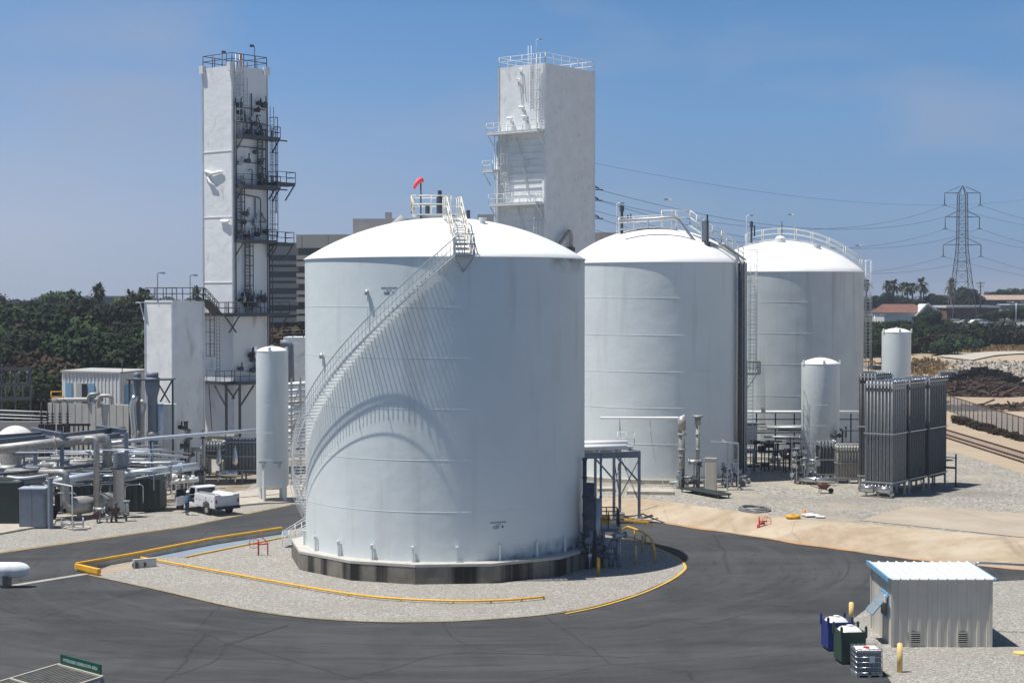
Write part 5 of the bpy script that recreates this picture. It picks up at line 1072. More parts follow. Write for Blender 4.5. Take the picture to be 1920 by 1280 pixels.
# ================================================================ TOTES
def tote(label, px, py, w, d, h, rz, m, ztop):
    p = G(px, py); T = thing('tote_tank', label, 'tote', (p.x, p.y, 0), rz, world=False)
    g = MB(); t = .05
    g.bx(-w / 2, w / 2, -d / 2, -d / 2 + t, .12, h); g.bx(-w / 2, w / 2, d / 2 - t, d / 2, .12, h); g.bx(-w / 2, -w / 2 + t, -d / 2 + t, d / 2 - t, .12, h); g.bx(w / 2 - t, w / 2, -d / 2 + t, d / 2 - t, .12, h); g.bx(-w / 2 + t, w / 2 - t, -d / 2 + t, d / 2 - t, .12, .2)
    g.bx(-w / 2 + .1, -w / 2 + .3, -d / 2 + .02, d / 2 - .02, 0, .118); g.bx(w / 2 - .3, w / 2 - .1, -d / 2 + .02, d / 2 - .02, 0, .118); g.build('steel_case', m, T)
    g = MB()
    for x in (-w / 2, w / 2):
        for y in (-d / 2, d / 2):
            g.bx(x - .05, x + .05, y - .05, y + .05, h - .25, h + .22)
            g.bx(x - .02, x + .02, y - .07, y + .07, h + .05, h + .26)
    g.build('corner_post', m, T)
    g = MB(); n = 8; vs_ = []
    for j in range(n + 1):
        for i in range(n + 1):
            a, b = i / n * 2 - 1, j / n * 2 - 1; z = h - .08 + .24 * (1 - a ** 4) ** .5 * (1 - b ** 4) ** .5 - (.015 if i % 2 else 0); vs_.append((a * (w / 2 - .06), b * (d / 2 - .06), z))
    g.add(vs_, [(j * (n + 1) + i, j * (n + 1) + i + 1, (j + 1) * (n + 1) + i + 1, (j + 1) * (n + 1) + i) for j in range(n) for i in range(n)], True); b_ = g.build('plastic_top', 'plastic', T)
    MB().cyl(0, 0, h + .12, h + .22, .14, 14).build('lid', 'plastic', b_)
    return T
t_ = tote('dark blue steel tote with a white domed plastic top, furthest of the three', 1568, 1216, 1.1, 1.1, 1.32, R(6), 'tote_b', 1)
t_ = tote('dark green steel tote with white domed top between the blue and the caged tote', 1593, 1240, 1.1, 1.15, 1.42, R(6), 'tote_g', 1)
MB().bx(-.1, .25, -.6, -.578, .5, .78).build('notice', 'label', t_)
p = G(1624, 1264); T = thing('caged_tote', 'cloudy grey plastic tote in a silver wire cage, nearest of the three', 'tote', (p.x, p.y, 0), R(3), world=False)
g = MB(); g.bx(-.5, .5, -.5, .5, .16, 1.1); g.build('bottle', 'plasticg', T); g = MB(); g.bx(-.5, .5, -.5, .5, 1.1, 1.14); g.build('bottle_top', 'plastic', T); MB().cyl(0, 0, 1.14, 1.2, .13, 14).build('lid', 'red', T)
g = MB()
for z in (.2, .42, .64, .86, 1.08, 1.2):
    g.tube([(-.54, -.54, z), (.54, -.54, z), (.54, .54, z), (-.54, .54, z), (-.54, -.54, z)], .018, 6)
for k in range(7):
    t = -.54 + .18 * k
    for a in ((t, -.54), (t, .54), (-.54, t), (.54, t)): g.tube([(a[0], a[1], .15), (a[0], a[1], 1.2)], .013, 5)
g.build('wire_cage', 'chrome', T)
g = MB(); g.bx(-.56, .56, -.56, .56, .1, .14)
for x in (-.48, 0, .48): g.bx(x - .06, x + .06, -.55, .55, 0, .1)
g.build('pallet', 'steel', T); MB().bx(.0, .22, -.565, -.552, .62, .9).build('notice', 'label', T); MB().cyl(0, -.52, .12, .22, .06, 10).build('outlet_valve', 'black', T)
p = G(1915, 1226); single('manhole_cover', MB().cyl(p.x, p.y, .02, .09, .36, 24), 'post', 'round pale yellow cover in the gravel at the right edge', 'cover')
# ================================================================ CONTAINER ROOF WITH GREEN SIGN, bottom left
dd = 64.0
def GZ(px, py, z): return G(px, py, z)
zt_ = 2.6
a, b, c_, d_ = GZ(108, 1247, zt_), GZ(192, 1270, zt_), GZ(40, 1312, zt_), GZ(-60, 1283, zt_)
T = thing('slatted_shelter', 'dark slatted shelter roof with pale edges at the bottom left corner', 'shelter', (a.x, a.y, 0))
u = (b - a); w = V(-.98, -.2, 0).normalized() * 5.2; w = (GZ(-20, 1285, zt_) - a) ; w = w.normalized() * 6.5
g = MB(); n = 15
for k in range(n): q = a + u * (k + .5) / n; g.bar(q, q + w, u.length / n * .6, .05)
g.build('slats', 'slat', T); g = MB(); e = .05
g.bar(a, b, .12, .16); g.bar(a, a + w, .09, .13); g.bar(b, b + w, .09, .13)
for t in (.38, .75, 1): g.bar(a + w * t, b + w * t, .1, .12)
g.build('edge_beam', 'tan', T); g = MB()
for q in (a, b, a + w, b + w): g.bar(V(q.x, q.y, 0), q, .12)
g.build('post', 'tan', T); g = MB(); g.prism([a, b, b + w, a + w], zt_ - .5, zt_ - .45); g.build('inner_ceiling', 'black', T)
sgn = thing('green_sign', 'long green sign with pale lettering standing on the edge of the slatted shelter', 'sign', (a.x, a.y, zt_ + .08))
un = u.normalized(); s0, s1 = a + un * .2 + V(0, .05, 0), b - un * .1 + V(0, .05, 0); hs_ = .36
g = MB(); g.bar(s0 + V(0, 0, .08 + hs_ / 2), s1 + V(0, 0, .08 + hs_ / 2), .05, hs_); g.build('board', 'green', sgn)
me = text_mesh('HYDROGEN GENERATION AREA', .12); nrm = V(un.y, -un.x, 0); mid = (s0 + s1) / 2 + V(0, 0, .08 + hs_ / 2)
g = MB(); L = s1 - s0; sc_ = min(1.5, (L.length * .86) / max(v.co.x for v in me.vertices) / 2)
g.add([mid + un * (v.co.x * sc_) + V(0, 0, v.co.y * sc_ * 1.1) + nrm * (.03 + v.co.z) for v in me.vertices], [tuple(p.vertices) for p in me.polygons]); g.build('lettering', 'label', sgn)
# ================================================================ SERVICE TRUCK AND DRIVER
hd = V(-.66, .75, 0).normalized(); sdv = V(hd.y, -hd.x, 0)          # heading, right side
rw = G(391, 965); org = rw + sdv * .85 + V(0, 0, 0)       # between the rear wheels
TK = thing('service_truck', 'white service pickup with tool boxes and its driver door open', 'truck', (org.x, org.y, 0), math.atan2(hd.y, hd.x), world=False); TK.scale = (1.06, 1.06, 1.06)
# local: x forward, y left
def prof(g, pts, y0, y1, smooth=False):
    n = len(pts); vs_ = [(x, y0, z) for x, z in pts] + [(x, y1, z) for x, z in pts]
    g.add(vs_, [tuple(range(n)), tuple(range(2 * n - 1, n - 1, -1))] + [(i, i + n, (i + 1) % n + n, (i + 1) % n) for i in range(n)]); return g
g = MB(); prof(g, [(-1.15, .55), (1.55, .55), (1.55, 1.42), (-1.15, 1.42)], -1.0, -.45); prof(g, [(-1.15, .55), (-.5, .55), (-.42, .9), (.0, 1.02), (.42, .9), (.5, .55), (1.55, .55), (1.55, 1.42), (-1.15, 1.42)], .45, 1.0); g.bx(-1.15, 1.55, -.449, .449, .55, .95); g.bx(-1.15, -1.1, -.449, .449, .95, 1.4)
g.build('service_body', 'car', TK)
g = MB(); g.bx(-1.17, 1.5, .5, .98, 1.42, 1.47); g.bx(-1.17, 1.5, -.98, -.5, 1.42, 1.47); g.bx(-1.14, 1.5, -.497, .497, 1.3, 1.36); g.build('box_lid', 'car', TK)
g = MB()
for x0, x1, z0, z1 in ((-1.1, -.55, .65, 1.35), (-.5, .48, 1.08, 1.35), (.55, 1.0, .65, 1.35), (1.03, 1.5, .65, 1.35)): g.bx(x0, x1, 1.0, 1.015, z0, z1)
g.build('box_door', 'car', TK); g = MB()
for x in (-.8, 0, .78, 1.25): g.bx(x - .05, x + .05, 1.016, 1.03, 1.0 if x else 1.18, 1.08 if x else 1.25)
g.build('latch', 'dark', TK); g = MB()
g.bar((-1.1, .62, 1.52), (1.5, .62, 1.52), .05); g.bar((-1.1, .95, 1.52), (1.5, .95, 1.52), .04); g.build('side_rack', 'steel', TK)
g = MB(); prof(g, [(1.62, .5), (2.9, .5), (2.9, 1.12), (1.62, 1.12)], -.92, .0); prof(g, [(1.62, .5), (2.9, .5), (2.9, .68), (1.62, .68)], .001, .92); prof(g, [(1.62, .681), (1.72, .681), (1.72, 1.12), (1.62, 1.12)], .001, .92); prof(g, [(1.66, 1.78), (1.8, 1.84), (2.45, 1.83), (2.6, 1.74), (1.66, 1.72)], -.78, .78); prof(g, [(2.9, .5), (3.4, .5), (3.48, .78), (3.7, .92), (4.0, .92), (4.22, .78), (4.3, .5), (4.45, .5), (4.45, .98), (4.3, 1.08), (2.95, 1.18), (2.9, 1.12)], -.93, .93)
for y in (-.8, .8): g.bar((1.68, y, 1.12), (1.72, y * .95, 1.75), .12, .08); g.bar((2.95, y, 1.15), (2.52, y * .93, 1.74), .07)
g.bar((2.2, .8, 1.12), (2.2, .76, 1.74), .05) if False else None
g.build('cab', 'car', TK)
g = MB(); g.add([(2.93, -.76, 1.17), (2.93, .76, 1.17), (2.54, .7, 1.73), (2.54, -.7, 1.73)], [(0, 1, 2, 3)]); g.bx(1.68, 1.7, -.7, .7, 1.18, 1.7); g.add([(1.75, -.82, 1.14), (2.85, -.82, 1.14), (2.5, -.77, 1.72), (1.78, -.77, 1.72)], [(0, 1, 2, 3)]); g.build('windows', 'glass', TK)
g = MB(); g.bx(1.8, 2.3, -.8, .8, .7, 1.0); g.bx(1.75, 1.9, -.8, .8, 1.0, 1.45); g.bx(2.7, 2.88, -.8, .8, .7, 1.1); g.build('seats', 'black', TK)
# open driver door hinged at the front
g = MB(); ca, sa = math.cos(R(115)), math.sin(R(115)); hx, hy = 2.88, .94
def dl(t, z): return (hx + t * ca, hy + t * sa, z)
g.bar(dl(0, .8), dl(1.15, .8), .06, .6); dr = g.build('door', 'car', TK); g = MB(); g.bar(dl(.05, 1.38), dl(1.1, 1.38), .03, .5); g.build('door_window', 'glass', dr); g = MB(); g.box(dl(.05, 1.2), (.1, .24, .2)); g.build('mirror', 'black', dr)
g = MB(); g.bx(-1.35, -1.16, -.95, .95, .48, .68); g.bx(-1.3, -1.16, -.15, .15, .42, .52); g.build('rear_bumper', 'black', TK); g = MB(); g.bx(4.45, 4.55, -.92, .92, .5, .72); g.build('front_bumper', 'chrome', TK)
g = MB(); g.bx(4.45, 4.47, -.55, .55, .74, .95); g.build('grille', 'black', TK)
for y in (-.75, .75): MB().bx(4.45, 4.48, y - .16, y + .16, .76, .95).build('headlight', 'plastic', TK); MB().bx(-1.18, -1.152, y - .06 + (.12 if y > 0 else -.12), y + .06 + (.12 if y > 0 else -.12), .9, 1.15).build('tail_light', 'red', TK)
g = MB(); g.bx(-.4, 4.3, -.4, .4, .42, .498); g.build('chassis', 'black', TK)
g = MB(); g.bx(-1.172, -1.152, -.16, .16, .78, .92); g.build('number_plate', 'plastic', TK)
for x in (0, 3.85):
    for y in (-.85, .85):
        s_ = 1 if y > 0 else -1
        t_ = MB(); t_.tube([(x, y - .12, .37), (x, y + .12, .37)], .37, 24); w_ = t_.build('wheel', 'black', TK); MB().tube([(x, y + s_ * .121, .37), (x, y + s_ * .135, .37)], .2, 16).build('rim', 'chrome', w_)
# person: one skinned body
def person(label, loc, rz, joints, edges, radii, root=0):
    T = thing('person', label, 'person', loc, rz, world=False)
    me = bpy.data.meshes.new('body'); me.from_pydata(joints, edges, []); o = bpy.data.objects.new('body', me); sc.collection.objects.link(o); 
    sk_ = o.modifiers.new('skin', 'SKIN'); 
    for v, r in zip(me.skin_vertices[0].data, radii): v.radius = (r, r); 
    me.skin_vertices[0].data[root].use_root = True
    su = o.modifiers.new('sub', 'SUBSURF'); su.levels = 2; su.render_levels = 2
    bpy.context.view_layer.update()
    m2 = bpy.data.meshes.new_from_object(o.evaluated_get(bpy.context.evaluated_depsgraph_get())); bpy.data.objects.remove(o)
    o = bpy.data.objects.new('body', m2); sc.collection.objects.link(o); o.parent = T
    for p in m2.polygons: p.use_smooth = True
    m2.materials.clear(); m2.materials.append(M['navy']); m2.materials.append(M['bshirt']); m2.materials.append(M['skin']); m2.materials.append(M['black'])
    for p in m2.polygons:
        z = p.center.z; x = p.center.x
        p.material_index = 3 if z < .09 else 0 if z < .95 else 2 if (z > 1.5 or x > .42) else 1
    return T
J = [(0, 0, .95), (0, 0, 1.15), (.04, 0, 1.38), (.06, 0, 1.5), (.08, 0, 1.58), (.09, 0, 1.7),
     (0, .1, .9), (.03, .12, .5), (0, .12, .08), (.14, .13, .04), (0, -.1, .9), (-.03, -.11, .5), (-.08, -.12, .08), (.06, -.13, .04),
     (.04, .19, 1.42), (.16, .24, 1.18), (.40, .2, 1.12), (.47, .19, 1.12), (.04, -.19, 1.42), (.2, -.23, 1.18), (.42, -.16, 1.22), (.49, -.14, 1.23)]
E = [(0, 1), (1, 2), (2, 3), (3, 4), (4, 5), (0, 6), (6, 7), (7, 8), (8, 9), (0, 10), (10, 11), (11, 12), (12, 13), (2, 14), (14, 15), (15, 16), (16, 17), (2, 18), (18, 19), (19, 20), (20, 21)]
Ra = [.15, .14, .15, .06, .075, .1, .1, .065, .045, .04, .1, .065, .045, .04, .07, .05, .038, .03, .07, .05, .038, .03]
for i, (jx, jy, jz, s_) in enumerate(((17, .19, 1.12, 1), (21, -.14, 1.23, -1))):
    k0 = len(J); wp = J[jx]
    for f in range(4): J.append((wp[0] + .09 - .006 * abs(f - 1.5), wp[1] + (f - 1.5) * .022, wp[2] - .03)); E.append((jx, k0 + f)); Ra.append(.009)
    J.append((wp[0] + .05, wp[1] - s_ * .05, wp[2] + .01)); E.append((jx, k0 + 4)); Ra.append(.01)
pp_ = G(351, 966)
try:
    PR = person('person in dark blue work clothes and white hard hat leaning to the open truck door', (pp_.x, pp_.y, .01), R(60), J, E, Ra)
    g = MB(); g.lathe([(.0, 1.86), (.06, 1.85), (.11, 1.8), (.13, 1.74), (.17, 1.72), (.13, 1.715)], 16, .09, 0); g.build('hard_hat', 'roofw', PR)
except Exception as ex:
    print('PERSON FAILED', ex)
# ================================================================ PLANT ON THE LEFT
# low concrete wall, ribbed control building on it
dW = 150.0
T = thing('concrete_wall', 'long pale concrete panel wall below the ribbed building', 'wall', (XX(170, dW), dW, 0))
xa, xb = XX(90, dW), XX(262, dW - 2); ztw = W(0, 755, dW).z; g = MB(); g.bar((xa, dW, ztw / 2), (xb, dW - 3, ztw / 2), .4, ztw); g.build('panels', 'pconc', T)
g = MB(); n = 13
for k in range(1, n): q = V(xa, dW - .21, 0).lerp(V(xb, dW - 3.21, 0), k / n); g.bar((q.x, q.y, .1), (q.x, q.y, ztw - .05), .06, .05)
g.build('panel_joint', 'tan', T)
T = thing('control_building', 'white ribbed metal building with pale blue doors on the left', 'building', (XX(170, 156), 156, 0)); 
zr0, zr1 = W(0, 697, 156).z, 3.0; A = V(XX(116, 156), 156, 0); B = V(XX(222, 152), 152.5, 0); C_ = V(XX(276, 158), 158.5, 0); D_ = A + (C_ - B)
g = MB(); ribwall(g, A, B, zr1, zr0, .45, .07, (0, -1)); ribwall(g, B, C_, zr1, zr0, .45, .07, (.75, -.66)); ribwall(g, C_, D_, zr1, zr0, .45, .05, (0, 1)); ribwall(g, D_, A, zr1, zr0, .45, .05, (-1, 0)); g.build('wall', 'wwall', T)
g = MB(); g.prism([A + V(-.15, -.15, 0), B + V(.05, -.2, 0), C_ + V(.15, .1, 0), D_ + V(-.15, .1, 0)], zr0, zr0 + .15); g.build('roof', 'grey', T)
g = MB(); e = (B - A); 
MB().prism([A, B, C_, D_], 0, zr1).build('base', 'pconc', T)
un = e.normalized(); nn = V(un.y, -un.x, 0)
for t, w in ((.07, .8), (.47, .75)):
    q = A + e * t + nn * .1; MB().bar(q + V(0, 0, 7.1), q + un * w + V(0, 0, 7.1), .06, 1.9).build('door', 'lblue', T)
q = A + e * .26 + nn * .1; o_ = MB().bar(q + V(0, 0, 7.1), q + un * 1.4 + V(0, 0, 7.1), .06, 1.9).build('window_bay', 'grey', T); MB().bar(q + un * .75 + nn * .05 + V(0, 0, 7.1), q + un * 1.35 + nn * .05 + V(0, 0, 7.1), .06, 1.8).build('dark_pane', 'glass', o_)
e2 = (C_ - B).normalized(); n2 = V(e2.y, -e2.x, 0); q = B + e2 * .8 + n2 * .1; MB().bar(q + V(0, 0, 6.9), q + e2 * 1.6 + V(0, 0, 6.9), .06, 2.1).build('door', 'lblue', T)
q = B + V(.2, 0, zr0); MB().tube([q, q + V(0, 0, 1.2)], .04, 6).build('antenna', 'dark', T)
# pipes lying on the wall
g = MB(); z = ztw + .25; g.tube(bend([(XX(98, dW), dW, z), (XX(120, dW), dW - .5, z + .05), (XX(185, dW), dW - 1.5, z + .15), (XX(200, dW), dW - 2, z + .2)], .3), .22, 10); single('wall_pipe', g, 'pipe', 'long insulated pipe resting on top of the concrete wall', 'pipe')
g = MB(); p = W(166, 744, dW - 1.6); q = W(204, 752, dW - 2.2); g.tube(bend([p - V(0, 0, .6), p + V(0, 0, .2), p + V(1.0, 0, .3)], .3), .17, 10); g.tube(bend([q - V(.9, 0, .6), q + V(-.9, 0, .5), q + V(.3, 0, .5), q + V(.3, 0, -.8)], .4), .16, 10); single('pipe_elbows', g, 'pipe', 'two curled pipe elbows at the right end of the wall top', 'pipe')
g = MB(); rail(g, [V(XX(92, dW), dW + .5, ztw), V(XX(116, dW), dW + .4, ztw)], 1.0, .8, .04); single('railing', g, 'yel', 'short yellowish railing left of the ribbed building', 'railing')
# silencer stacks
for px, D, rb, rt, zb_, zt_, lab in ((257, 137, .28, .35, 730, 708, 'narrower blue grey silencer stack left of the wider one'), (285, 136, .42, .6, 744, 708, 'wide blue grey silencer stack in front of the short white box')):
    x = XX(px, D); T = thing('silencer_stack', lab, 'silencer', (x, D, 0)); z0, z1 = W(0, zb_, D).z, W(0, zt_, D).z
    MB().lathe([(rb, 0), (rb, z0), (rt, z0 + .7), (rt, z1), (rt * .8, z1 + .05)], 20, x, D).build('body', 'steel' if px == 256 else 'blue', T)
    MB().lathe([(rt * .75, z1 + .05), (rt * .85, z1 + .1), (rt * .85, W(0, 698, D).z), (0, W(0, 698, D).z)], 20, x, D).build('cap', 'blue', T)
    g = MB(); g.lathe([(rb + .02, 2), (rb + .1, 2.1), (rb + .1, 2.5), (rb + .02, 2.6)], 20, x, D); g.lathe([(rb + .02, 4.5), (rb + .1, 4.55), (rb + .1, 4.9), (rb + .02, 5)], 20, x, D); g.build('flange', 'pipe', T)
g = MB(); z = W(0, 710, 136).z; g.bx(XX(240, 136), XX(323, 136), 135.3, 137.2, z - .1, z); g.bar((XX(300, 136), 136, z - 1.9), (XX(323, 137), 137, z - .1), .1) ; g.bar((XX(292, 136), 136, z - .1), (XX(318, 136), 136, z - 2.0), .1); g.bar((XX(323, 136), 136, 0), (XX(323, 136), 136, z), .14); g.bar((XX(242, 136), 136, 0), (XX(242, 136), 136, z), .14); single('stack_platform', g, 'dark', 'dark platform holding the two silencer stacks', 'platform')
pipe('fat bright bent pipe standing left of the silencer stacks', [W(252, 820, 135) , W(251, 800, 135), W(247, 760, 135), W(254, 742, 135)], .26, 'chrome', .8)
pipe('curled pale pipe between the silencer stacks', [W(266, 815, 135), W(268, 775, 135), W(272, 758, 135), W(264, 750, 135)], .15, 'pipe', .6)
pipe('tall pale pipe right of the wide silencer stack', [W(300, 840, 136), W(302, 790, 136), W(300, 757, 136)], .28, 'bpipe', .6)
single('white_cabinet', MB().box((XX(312, 137.4), 137.6, 3.6), (1.4, .8, 7.2)), 'white2', 'tall flat white box against the foot of the short cold box', 'cabinet')
# domed tank and blast wall at the far left
x, D = XX(27, 138), 138; T = thing('domed_tank', 'squat grey tank with a rounded white top at the left edge', 'tank', (x, D, 0)); z = W(0, 812, D).z
MB().lathe([(1.3, 0), (1.3, z)], 32, x, D).build('shell', 'pipe', T); MB().lathe(dome_profile(1.34, z, .65, 10), 32, x, D).build('dome', 'wwall', T)
single('blast_wall', MB().bx(XX(-60, 146), XX(92, 146), 146, 146.4, 0, W(0, 790, 146).z), 'grey', 'grey concrete wall at the far left behind the domed tank', 'wall')
# electrical structure
T = thing('switchyard_frame', 'rusty grey steel switchyard frame before the dark trees at the left edge', 'frame', (XX(30, 168), 168, 0))
g = MB(); 
for px in (2, 28, 56):
    for dy in (0, 3): x = XX(px, 168 + dy); g.bar((x, 168 + dy, 0), (x, 168 + dy, W(0, 688, 168).z), .15)
for py in (692, 722, 748, 775): z = W(0, py, 168).z; g.bar((XX(-20, 168), 168, z), (XX(58, 168), 168, z), .2, .25); g.bar((XX(-20, 171), 171, z), (XX(58, 171), 171, z), .12, .15)
g.bar((XX(48, 168), 168, W(0, 700, 168).z), (XX(58, 168), 168, W(0, 712, 168).z), .12); g.build('frame', 'dark', T)
for k in range(9):
    x = XX(-5 + k * 8, 169); z = W(0, 722 if k % 2 else 748, 168).z; g = MB()
    for j in range(5): g.tube([(x, 169, z + .2 + j * .22), (x, 169, z + .34 + j * .22)], .16, 8)
    g.tube([(x, 169, z), (x, 169, z + 1.4)], .07, 6); g.build('insulator', 'dark', T)
for k, py in enumerate((768, 776, 782)):
    pipe('thin pale busbar crossing before the switchyard', [W(-20, py, 160), W(90, py + 4, 158)], .05, 'whrail', group='busbars before the switchyard', n=6, name='busbar')
for k, px in enumerate((76, 88, 97, 111, 125)):
    x = XX(px, 143); D = 143; z = W(0, 795, D).z; T = thing('transformer_bushing', 'black bushing with a thin wire loop above it before the pale wall', 'insulator', (x, D, 0), group='black bushings before the pale wall')
    g = MB(); g.bx(x - .18, x + .18, D - .3, D + .3, 0, z); g.build('case', 'black', T); g = MB()
    for j in range(4): g.tube([(x, D, z + .1 + j * .25), (x, D, z + .22 + j * .25)], .14, 8)
    g.tube([(x, D, z), (x, D, z + 1.9)], .05, 6); g.tube([(x, D, z + 1.9), (x - .35, D, z + 2.2)], .04, 6); g.build('bushing', 'black', T)
T = thing('equipment_rack', 'black open steel rack before the pale concrete wall', 'rack', (XX(140, 143), 143, 0)); g = MB()
z = W(0, 796, 143).z
for k in range(6): x = XX(119 + k * 9, 143); g.bar((x, 143, 0), (x, 143, z), .1)
g.bar((XX(115, 143), 143, z), (XX(168, 143), 143, z), .15, .2); g.bar((XX(115, 143), 143, z - .8), (XX(168, 143), 143, z - .8), .12); g.build('frame', 'black', T)
# blue grey crane-like girders above the pipes
def ibeam(g, a, b, h=.4, w=.25):
    a, b = Vector(a), Vector(b); g.bar(a, b, .03, h)
    for s_ in (-1, 1): g.bar(a + V(0, 0, s_ * h / 2), b + V(0, 0, s_ * h / 2), w, .04)
Tg = thing('pipe_bridge', 'blue grey girder pipe bridge on posts over the left plant', 'rack', (XX(115, 122), 122, 0))
g = MB(); ibeam(g, W(-30, 831, 122), W(160, 813, 130)); ibeam(g, W(-30, 822, 125), W(115, 812, 129)); ibeam(g, W(60, 807, 131), W(116, 818, 122), .5); ibeam(g, W(180, 803, 132), W(237, 811, 124), .5); ibeam(g, W(116, 818, 122), W(235, 804, 130)); ibeam(g, W(120, 826, 122), W(237, 815, 126), .35)
g.build('girder', 'blue', Tg)
for px, py, d in ((116, 818, 122), (237, 811, 124), (66, 812, 130), (180, 806, 131)):
    q = W(px, py, d); MB().bar((q.x, q.y, 0), (q.x, q.y, q.z), .26).build('post', 'blue', Tg)
pipe('very fat grey lagged pipe running high across the left plant', [W(-40, 846, 119), W(110, 829, 122), W(196, 820, 124), W(201, 830, 124), W(201, 888, 124)], .36, 'pipe', .9, flanges=(.15,))
pipe('long bright pale blue pipe running high from the fat pipe to the white vessel', [W(190, 833, 124), W(283, 822, 127), W(485, 806, 133)], .16, 'bpipe')
pipe('tall upright grey pipe with a hooked top in the left plant', [W(158, 830, 119), W(160, 822, 119), W(181, 822, 119), W(181, 962, 119)], .22, 'pipe', .7)
pipe('tall slim blue grey post under the bright pale blue pipe', [V(XX(283, 127), 127, 0), V(XX(283, 127), 127, W(0, 826, 127).z)], .13, 'blue', cat='post', name='post')
pipe('second slim post left of the taller one under the pale blue pipe', [V(XX(272, 129), 129, 0), V(XX(272, 129), 129, W(0, 870, 129).z)], .09, 'blue', cat='post', name='post')
pipe('fat pale blue pipe at mid height, left run in the plant', [W(100, 905, 119), W(126, 898, 119), W(178, 890, 120)], .27, 'bpipe')
pipe('fat pale blue pipe at mid height with a stepped end behind the truck', [W(232, 889, 122), W(300, 880, 124), W(367, 872, 127)], .24, 'bpipe', flanges=(.95,))
pipe('thin pipe ending in a point over the fat pale blue pipe', [W(235, 900, 122), W(300, 889, 125), W(374, 878, 128)], .08, 'bpipe')
pipe('dark pipe running across the plant at mid height', [W(-20, 890, 117), W(90, 880, 119), W(180, 870, 121)], .13, 'dark')
pipe('low fat grey pipe with rounded end above the dark green boxes', [W(-20, 884, 120), W(60, 886, 119), W(118, 885, 118), W(124, 895, 118), W(124, 945, 118), W(140, 955, 118)], .26, 'pipe', .6)
for k, (a, b, r, m) in enumerate((((235, 838, 129), (358, 850, 134), .07, 'steel'), ((235, 846, 128), (352, 857, 133), .11, 'bpipe'), ((232, 860, 127), (330, 862, 131), .09, 'wpipe'), ((240, 868, 127), (345, 866, 131), .13, 'bpipe'),
        ((236, 850, 130), (320, 843, 134), .08, 'steel'), ((200, 872, 124), (300, 877, 128), .07, 'dark'))):
    pipe('one of the slim pipes crossing at mid height left of the truck', [W(*a), W(*b)], r, m, group='slim pipes left of the truck', n=8)
# pipe field: many short runs between the pipe bridge and the boxes
rp = random.Random(21)
for k in range(110):
    px, py = rp.uniform(-5, 245), rp.uniform(850, 915); d = 119 + (915 - py) * .3 + rp.uniform(-1, 1); L = rp.uniform(1.0, 4.2); r = rp.choice([.03, .04, .05, .06, .08, .1, .13, .17]); a = W(px, py, d)
    if a.z < .4: a.z = .6
    dr_ = rp.choice([(1, .45, 0), (1, .45, 0), (-.5, 1, 0), (1, .45, 0)]); dv = V(*dr_).normalized(); pts = [a, a + dv * L]
    if rp.random() < .55: pts = [a + V(0, 0, -min(a.z - .1, rp.uniform(.5, 2)))] + pts
    if rp.random() < .4: pts.append(pts[-1] + V(0, 0, -min(a.z - .1, rp.uniform(.5, 1.5))))
    pipe('short bent pipe run in the crowded left plant', pts, r, rp.choice(['bpipe', 'wpipe', 'steel', 'pipe', 'chrome', 'blue', 'steel', 'dark']), .3, group='short pipe runs of the left plant', n=8, flanges=(rp.random(),) if rp.random() < .6 else ())
for k in range(34):
    px, d = rp.uniform(-30, 190), rp.uniform(120, 133); z = rp.uniform(1.6, 4.8); x = XX(px, d); L = rp.uniform(4, 9); e = rp.choice([.1, .1, .25, -.05]); z2 = z + rp.uniform(-.1, .1); g_ = [V(x, d, z), V(x + L, d + L * e, z2)]
    if k % 3 == 0: g_.append(V(x + L, d + L * e, max(.2, z2 - 1.4)))
    pipe('long thin pipe in the crowded left plant', g_, rp.choice([.035, .05, .07, .09]), rp.choice(['bpipe', 'wpipe', 'steel', 'steel', 'blue']), .2, group='long thin pipes of the left plant', n=6, flanges=(.3,) if k % 2 else ())
for k in range(14):
    px = rp.uniform(0, 240); d = rp.uniform(121, 132); x = XX(px, d); z = rp.uniform(2.2, 4.6); g = MB(); g.bar((x, d, 0), (x, d, z), .13)
    g.bar((x - .9, d, z), (x + .9, d, z), .12)
    single('pipe_stanchion', g, 'blue', 'blue grey steel stanchion among the pipes of the left plant', 'support', group='stanchions of the left plant')
for k in range(10):
    px = rp.uniform(5, 235); d = rp.uniform(122, 131); x = XX(px, d); z = rp.uniform(2.0, 3.4); r = rp.uniform(.35, .6); g = MB(); g.tube([(x - 1, d, z), (x + 1, d + .45, z)], [r * .9, r * .9], 14); g.tube([(x - 1.25, d - .1, z), (x - 1, d, z)], [r * .4, r * .9], 14); g.tube([(x + 1, d + .45, z), (x + 1.25, d + .55, z)], [r * .9, r * .4], 14)
    for s_ in (-.6, .6): g.bar((x + s_, d + .2, 0), (x + s_, d + .2, z), .15)
    single('heat_exchanger', g, rp.choice(['blue', 'pipe', 'steel', 'blue']), 'short horizontal exchanger drum on legs in the left plant', 'drum', group='exchanger drums of the left plant')
# vertical filter vessel
x, D = XX(221, 120), 120; T = thing('filter_vessel', 'upright grey vessel with a lighter cylinder above its flange, left of the truck', 'vessel', (x, D, 0)); z1, z2, z3 = W(0, 876, D).z, W(0, 873, D).z, W(0, 848, D).z
MB().lathe([(.42, .4), (.42, z1 - .3), (.5, z1 - .25), (.5, z1 - .1)], 20, x, D).build('body', 'steel', T); MB().cyl(x, D, z1 - .1, z1 + .05, .62, 20).build('flange', 'dark', T); MB().cyl(x, D, z1 + .05, z3, .41, 20).build('upper_cylinder', 'blue', T)
for k in range(3): a = k * 2.1 + .4; MB().bar((x + .4 * math.cos(a), D + .4 * math.sin(a), 0), (x + .4 * math.cos(a), D + .4 * math.sin(a), .9), .12).build('leg', 'steel', T)
